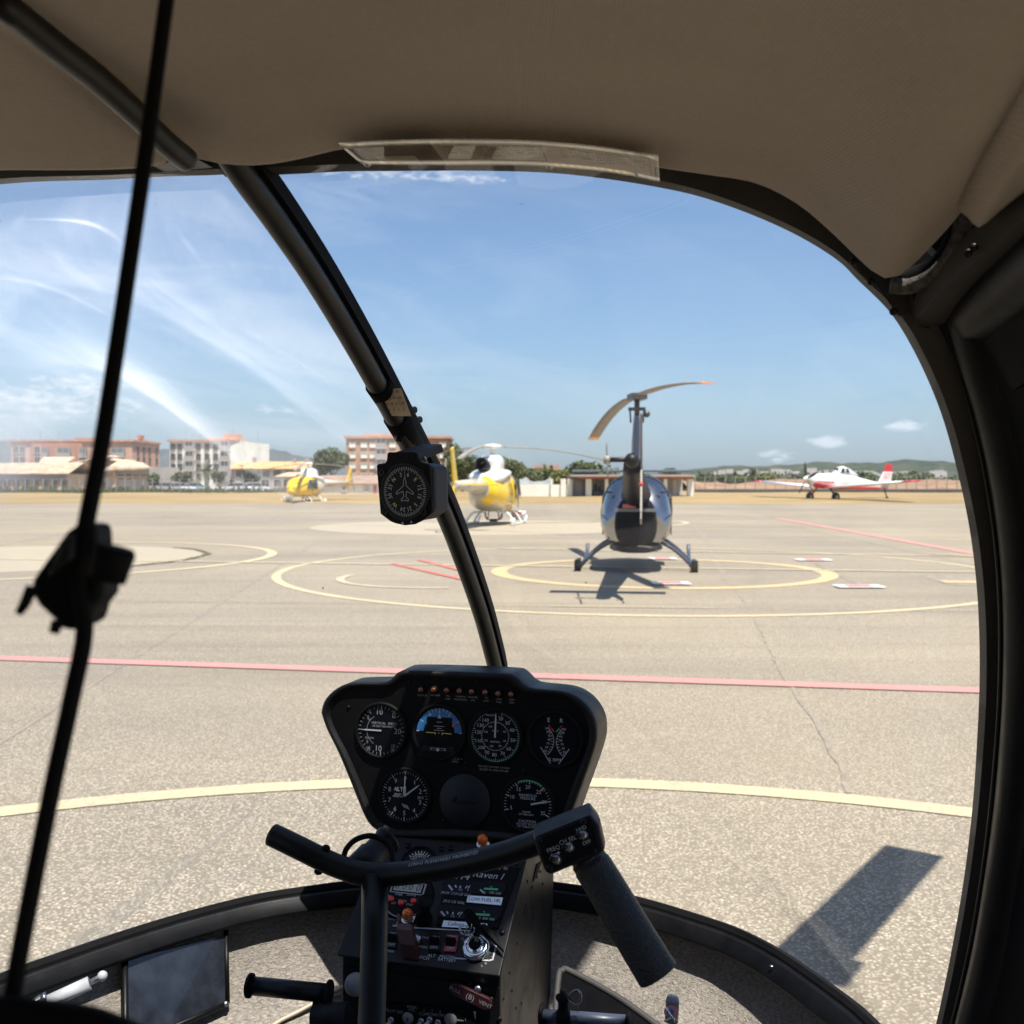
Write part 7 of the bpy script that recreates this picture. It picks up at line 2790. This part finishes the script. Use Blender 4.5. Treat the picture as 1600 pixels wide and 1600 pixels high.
m.prism([kp(610, 708, -.002), kp(647, 708, -.002), kp(662, 693, -.04), kp(632, 693, -.04)], HZV * -.004)
m.build('bracket', M['case_grey'], cps, bev=0.001)
MB().prism([kp(648, 708, -.002), kp(663, 693, -.04), kp(666, 706, -.04), kp(650, 722, -.002)], -HX * .004).build('bracket_side', M['case_grey'], cps, bev=0.0006)
bt = lambda x, y: onr(x, y, CX)
MB().prism([bt(632, 678) - HF * .004, bt(662, 678) - HF * .004, bt(664, 692) - HF * .01, bt(632, 692) - HF * .01], -HF * .020).build('mount_block', M['black'], cps, bev=0.001)
MB().tube([bt(618, 652), bt(648, 702)], .0152, 14).build('clamp', M['rubber'], cps)
for x, y in ((654, 642), (662, 657)):
    m = MB()
    c = bt(x, y) - HX * .010 - HF * .012
    m.cyl(c, c + HX * .012 - HF * .006, .0045, 8)
    m.build('clamp_bolt', M['black'], cps)
bolt(kp(655, 717, -.012), fn, .003, cps, 'bracket_bolt', 'steel')

# deviation card on the bow
card = thing('deviation_card', 'small beige printed card clipped to the bow tube above the compass', 'card', tuple(bt(617, 630)))
cd0 = bt(617, 630) - HF * .045
cdn = -(HF * .95 - HZV * .15).normalized()
cdf = lambda x, y, h=0: PL(x, y, cd0, cdn) + cdn * h
MB().prism([cdf(592, 609), cdf(626, 606.5), cdf(642, 650), cdf(612, 649.5)], -cdn * .001).build('sheet', M['card'], card)
m = MB()
dxc = (cdf(626, 606.5) - cdf(592, 609)).normalized()
dyc = cdn.cross(dxc)
rnd = random.Random(4)
for i, (x, y) in enumerate([(598 + 3.4 * r_ + c_ * 7.6, 614 + r_ * 9 - c_ * .5) for r_ in range(4) for c_ in range(4)]):
    m.text(rnd.choice(['N', '30', '60', 'E', '120', 'S', '24', 'W', '3', '6']), cdf(x, y, .0006), dxc, dyc, .0042)
m.build('lettering', M['ink'], card)
MB().tube([bt(590, 601), bt(606, 625)], .0150, 14).build('tape_band', M['rubber'], card)

# clear sleeve with printed checklist along the header
slv = thing('checklist_sleeve', 'clear plastic sleeve with faint printed checklist along the windscreen header', 'checklist', tuple(P(780, 240, .86)))
top = spline([P(528, 224, .805), P(600, 219.5, .80), P(680, 217.5, .798), P(760, 217.5, .796), (P(840, 220, .798)), P(920, 227, .802), P(980, 235, .806), P(1029, 243, .81)], 6)
bot = spline([P(566, 256.5, .842), P(620, 257.5, .842), P(690, 258, .842), P(760, 258, .843), P(840, 259.5, .845), P(920, 265.5, .848), P(980, 273.5, .852), P(1031, 284.5, .857)], 6)
top, bot = resample(top, 40), resample(bot, 40)
def sl(u, v, h=0.0):
    k = u * 39
    j = min(int(k), 38)
    a = top[j].lerp(top[j + 1], k - j)
    b = bot[j].lerp(bot[j + 1], k - j)
    p = a.lerp(b, v)
    return p + (CAM - p).normalized() * h
M['paper'] = mat('aged translucent print', (0.80, 0.71, 0.58), 0.5, var=0.10, vscale=30)
nt = M['paper'].node_tree
tl_ = nt.nodes.new('ShaderNodeBsdfTranslucent')
tl_.inputs[0].default_value = (0.62, 0.54, 0.43, 1)
mx_ = nt.nodes.new('ShaderNodeMixShader')
mx_.inputs[0].default_value = 0.55
ou_ = [n for n in nt.nodes if n.type == 'OUTPUT_MATERIAL'][0]
nt.links.new(nt.nodes['Principled BSDF'].outputs[0], mx_.inputs[1])
nt.links.new(tl_.outputs[0], mx_.inputs[2])
nt.links.new(mx_.outputs[0], ou_.inputs[0])
M['paper_brown'] = mat('brown print', (0.14, 0.10, 0.07), 0.5, var=0.25, vscale=30)
M['print'] = mat('grey print', (0.21, 0.18, 0.15), 0.6)
MB().grid([[sl(i / 39, v, .0015) for i in range(40)] for v in (0, .25, .5, .75, 1)]).build('sleeve', M['sleeve'], slv, solid=0.0006)
MB().grid([[sl(.28 + .705 * i / 30, v) for i in range(31)] for v in (.06, .35, .65, .97)]).build('sheet', M['paper'], slv)
MB().grid([[sl(.03 + .25 * i / 12, v) for i in range(13)] for v in (.10, .4, .7, .97)]).build('brown_sheet', M['paper_brown'], slv)
MB().grid([[sl(.07 + .13 * i / 6, v, .0004) for i in range(7)] for v in (.62, .97)]).build('torn_slip', M['paper'], slv)
m = MB()
def sq(u0, u1, v0, v1, lw=.010):
    L = (top[-1] - top[0]).length
    for (a0, a1, b0, b1) in ((u0, u1, v0, v0 + .03), (u0, u1, v1 - .03, v1), (u0, u0 + .0022, v0, v1), (u1 - .0022, u1, v0, v1)):
        n = max(1, int((a1 - a0) * 40))
        for k in range(n):
            s0, s1 = a0 + (a1 - a0) * k / n, a0 + (a1 - a0) * (k + 1) / n
            m.quad(sl(s0, b0, .0006), sl(s1, b0, .0006), sl(s1, b1, .0006), sl(s0, b1, .0006))
sq(.30, .62, .12, .80)
sq(.62, .97, .12, .92)
rnd = random.Random(9)
u = .31
while u < .95:
    w = rnd.uniform(.02, .05)
    if not (.60 < u < .63):
        v0 = rnd.uniform(.2, .35)
        sq(u, u + w, v0, v0 + rnd.uniform(.25, .4))
        for j in range(3):
            vv = v0 + .06 + j * .09
            m.quad(sl(u + .005, vv, .0006), sl(u + w * rnd.uniform(.5, .9), vv, .0006), sl(u + w * .7, vv + .03, .0006), sl(u + .005, vv + .03, .0006))
    u += w + .008
m.build('printed_boxes', M['print'], slv)

# ------------------------------------------------------------------ headset lead hanging close to the eye
lead = thing('headset_lead', 'black headset lead with clip and volume box hanging close at the left', 'headset cable', tuple(P(130, 900, .35)))
MB().tube(spline([P(300, -330, .405), P(285, -200, .403), P(268, -60, .40), P(248, 90, .39), P(226, 250, .38), P(204, 400, .37), P(180, 560, .36), P(158, 700, .352), P(136, 812, .348), P(122, 900, .345), P(132, 985, .345), P(112, 1090, .342), P(82, 1230, .338), P(48, 1400, .332), P(22, 1540, .328), P(8, 1640, .325)], 8), .0029, 10).build('cable', M['rubber'], lead)
lx, ly = V((1, 0, 0)), UPV
lb = lambda x, y, d=.345: P(x, y, d)
m = MB()
m.prism([lb(118, 818), lb(146, 816), lb(148, 850), lb(140, 890), lb(160, 905), lb(158, 930), lb(144, 948), lb(138, 975), lb(112, 985), lb(92, 985), lb(80, 968), lb(58, 948), lb(44, 925), lb(48, 905), lb(62, 885), lb(100, 832)], FW * .018)
m.build('clip_body', M['black_matt'], lead, bev=0.003)
MB().tube([P(166, 905, .335), P(180, 862, .335), P(182, 855, .335)], [.0062, .0066, .0058], 14).build('volume_knob', M['rubber'], lead)
m = MB()
m.tube([P(50, 918, .34), P(38, 945, .34), P(29, 958, .34)], [.0022, .0019, .0014], 8)
m.tube([P(90, 972, .34), P(84, 988, .34)], [.0022, .0018], 8)
m.build('clip_jaw', M['black_matt'], lead)
MB().prism([lb(92, 845, .338), lb(112, 830, .338), lb(110, 875, .338), lb(70, 905, .338)], FW * .006).build('clip_spring', M['black_crinkle'], lead, bev=0.002)
bag = thing('seat_strap', 'blurred dark strap across the bottom left corner below the lead', 'strap', tuple(P(60, 1600, .32)))
MB().tube(spline([P(-120, 1590, .32), P(0, 1586, .32), P(80, 1594, .32), P(150, 1606, .32), P(230, 1640, .32)], 6), .0058, 10).build('webbing', M['rubber'], bag)

# ------------------------------------------------------------------ small things at the foot end
ped = thing('left_pedal', 'black tubular rudder pedal left of the cyclic post', 'pedal', tuple(P(450, 1550, 1.3)))
dp = 1.27
MB().tube([P(391, 1540, dp + .02), P(513, 1552, dp)], .0112, 16).build('foot_bar', M['black'], ped)
axp = (P(513, 1552, dp) - P(391, 1540, dp + .02)).normalized()
MB().lathe(P(391, 1540, dp + .02), axp, [(.0005, -.002), (.015, -.002), (.015, .001), (.0005, .001)], 18).build('end_plate', M['black_matt'], ped)
MB().lathe(P(513, 1552, dp), axp, [(.0005, -.001), (.016, -.001), (.016, .002), (.0005, .002)], 18).build('end_plate', M['black_matt'], ped)
MB().tube([P(500, 1562, dp), P(496, 1600, dp), P(494, 1680, dp - .02)], .009, 10).build('arm', M['black'], ped)
m = MB()
m.tube([P(492, 1588, dp - .01), P(545, 1588, dp - .02)], .0165, 16)
m.build('pivot_tube', M['black_crinkle'], ped)
hose = thing('cream_hose', 'thin cream hose on the carpet behind the left pedal', 'hose', tuple(ontub(460, 1590, .006)))
MB().tube(spline([ontub(380, 1640, .006), ontub(430, 1600, .006), ontub(468, 1580, .008), ontub(500, 1562, .012), ontub(540, 1540, .015)], 5), .0032, 8).build('hose', M['cream'], hose)
ped = thing('right_pedal', 'dark tubular rudder pedal at the bottom edge right of the pedestal', 'pedal', tuple(P(920, 1595, 1.2)))
MB().tube([P(850, 1588, 1.24), P(984, 1598, 1.20)], .0085, 14).build('foot_bar', M['skid'], ped)
axp = (P(984, 1598, 1.2) - P(850, 1588, 1.24)).normalized()
MB().lathe(P(850, 1588, 1.24), axp, [(.0005, -.002), (.016, -.002), (.016, .001), (.0005, .001)], 18).build('end_plate', M['black_matt'], ped)
MB().lathe(P(982, 1598, 1.20), axp, [(.0005, -.001), (.0115, -.001), (.0115, .002), (.0005, .002)], 18).build('end_plate', M['black_matt'], ped)
MB().tube([P(905, 1600, 1.21), P(905, 1720, 1.18)], .009, 10).build('arm', M['skid'], ped)

pin = thing('quick_release_pin', 'black quick release pin with wire ring standing over the right pedal', 'pin', tuple(P(882, 1580, 1.2)))
m = MB()
m.lathe(P(880, 1592, 1.215), UPV, [(.0085, -.004), (.0085, .008), (.006, .012), (.006, .020), (.009, .024), (.009, .027), (.004, .030), (.004, .034), (.0005, .035)], 16)
m.build('pin_body', M['black_matt'], pin)
c = P(898, 1558, 1.205)
m = MB()
m.tube([c + V((1, 0, 0)) * .0085 * math.cos(k * .2856) + UPV * .0085 * math.sin(k * .2856) + FW * .003 * math.sin(k * .57) for k in range(23)], .0005, 5, cap=False)
m.tube([P(901, 1545, 1.2), P(906, 1552, 1.2), P(903, 1568, 1.2), P(903, 1582, 1.2)], .0005, 5)
m.build('ring', M['steel'], pin)

mt = thing('foot_mat', 'black vinyl foot mat with grey piped edge on the right floor', 'floor mat', tuple(P(940, 1580, 1.3)))
mp0 = P(930, 1570, 1.30)
mpn = (HZV * .8 - HF * .5).normalized()
mf = lambda x, y, h=0: PL(x, y, mp0, mpn) + mpn * h
MB().prism([mf(866, 1700), mf(868, 1600), mf(875, 1522), mf(880, 1515), mf(890, 1517), mf(960, 1556), mf(1025, 1602), mf(1100, 1660), mf(1100, 1700)], -mpn * .006).build('sheet', M['mat_vinyl'], mt)
MB().tube(spline([mf(864, 1690), mf(867, 1600), mf(873, 1526), mf(879, 1517), mf(890, 1517), mf(960, 1555), mf(1025, 1601), mf(1098, 1656)], 6), .0042, 8).build('piping', M['pale_piping'], mt)

tg = thing('steel_lever', 'dark lever stub with a pink and blue round tag at the lower right', 'lever', tuple(P(1050, 1575, 1.15)))
m = MB()
m.lathe(P(1050, 1582, 1.15), (UPV + V((.05, 0, 0))), [(.0075, -.01), (.0075, .014), (.006, .018), (.0005, .018)], 16)
m.build('stub', M['heli_grey'], tg)
c = P(1049, 1581, 1.135)
nn = (CAM - c).normalized()
x, y, z = frame_from(nn)
m = MB()
m.disc(c, x, y * .8, .0082, 24)
m.build('tag_disc', M['red_board'], tg, solid=0.001)
MB().disc(c + nn * .0012, x, y, .0030, 16).build('tag_centre', M['blue'], tg)
m = MB()
m.tube([P(1040, 1574, 1.13), P(1046, 1584, 1.128), P(1052, 1592, 1.128), P(1057, 1600, 1.128)], .0014, 6)
m.tube([P(1038, 1596, 1.13), P(1048, 1590, 1.13), P(1056, 1594, 1.13)], .0010, 6)
m.build('wire', M['chrome'], tg)

gs = thing('gas_strut', 'white gas strut lying along the nose wall at the lower left', 'gas strut', tuple(ontub(100, 1555, .02)))
gl = lambda x, y, h=.03: ontub(x, y, h)
a, b = P(70, 1568, 1.28), P(140, 1536, 1.30)
MB().tube([a, b], .0085, 16).build('cylinder', M['strut'], gs)
MB().tube([b, P(163, 1523, 1.305)], .0036, 10).build('rod', M['steel'], gs)
m = MB()
m.sphere(P(160, 1525, 1.303), .0065)
m.build('rod_end', M['strut'], gs)
m = MB()
m.tube([P(22, 1584, 1.27), P(42, 1574, 1.272), P(66, 1560, 1.278)], [.0025, .005, .0055], 10)
m.tube([P(60, 1572, 1.275), P(70, 1562, 1.27), P(68, 1552, 1.275)], .0028, 8)
m.build('end_fitting', M['steel'], gs)

mpk = thing('map_pocket', 'scratched clear map pocket with black edging on the left nose wall', 'map pocket', tuple(ontub(275, 1530, .01)))
M['pocket'] = mat('scratched dark vinyl window', (0.018, 0.021, 0.028), 0.22, var=0.5, vscale=25, coat=0.7)
mq = [(197, 1500), (352, 1462), (355, 1566), (290, 1592), (198, 1640)]
base = [ontub(x, y, .016) for x, y in mq]
c0 = (base[0] + base[1] + base[2]) / 3
n0 = (base[1] - base[0]).cross(base[2] - base[0]).normalized()
if n0.dot(CAM - c0) < 0:
    n0 = -n0
pf = lambda x, y, h=0: PL(x, y, c0, n0) + n0 * h
MB().prism([pf(x, y) for x, y in ((197, 1500), (352, 1462), (355, 1566), (198, 1632))], -n0 * .004).build('window', M['pocket'], mpk)
m = MB()
m.tube([pf(196, 1700), pf(196, 1630), pf(195, 1499)], .0045, 8)
m.tube([pf(353, 1452), pf(355.5, 1568)], .0036, 8)
m.tube([pf(356, 1568), pf(300, 1592), pf(190, 1640)], .0042, 8)
m.build('edging', M['black'], mpk)
bolt(pf(352, 1569, .004), n0, .004, mpk, 'stud', 'steel')

# flat print made of many characters is one part
for o in bpy.data.objects:
    if o.parent is not None and o.name.split('.')[0] in ('lettering', 'cardinal_letters', 'printed_boxes', 'fin_number', 'digits', 'colour_band', 'green_band', 'knob_mark', 'wing_bars'):
        o['kind'] = 'stuff'
# ------------------------------------------------------------------ summer air
HAZE = 0.00005
m = MB()
m.bx(-9500, 9500, -500, 9500, -1.5, 480)
hz = m.build('haze', None)
hz.data.materials.clear()
hm = bpy.data.materials.new('summer haze')
hm.use_nodes = True
nt = hm.node_tree
nt.nodes.clear()
ou = nt.nodes.new('ShaderNodeOutputMaterial')
pv = nt.nodes.new('ShaderNodeVolumePrincipled')
pv.inputs['Color'].default_value = (0.60, 0.80, 1.0, 1)
pv.inputs['Density'].default_value = HAZE
pv.inputs['Anisotropy'].default_value = 0.2
nt.links.new(pv.outputs[0], ou.inputs['Volume'])
hz.data.materials.append(hm)
struct(hz, 'thin bluish summer haze over the airfield', 'stuff')
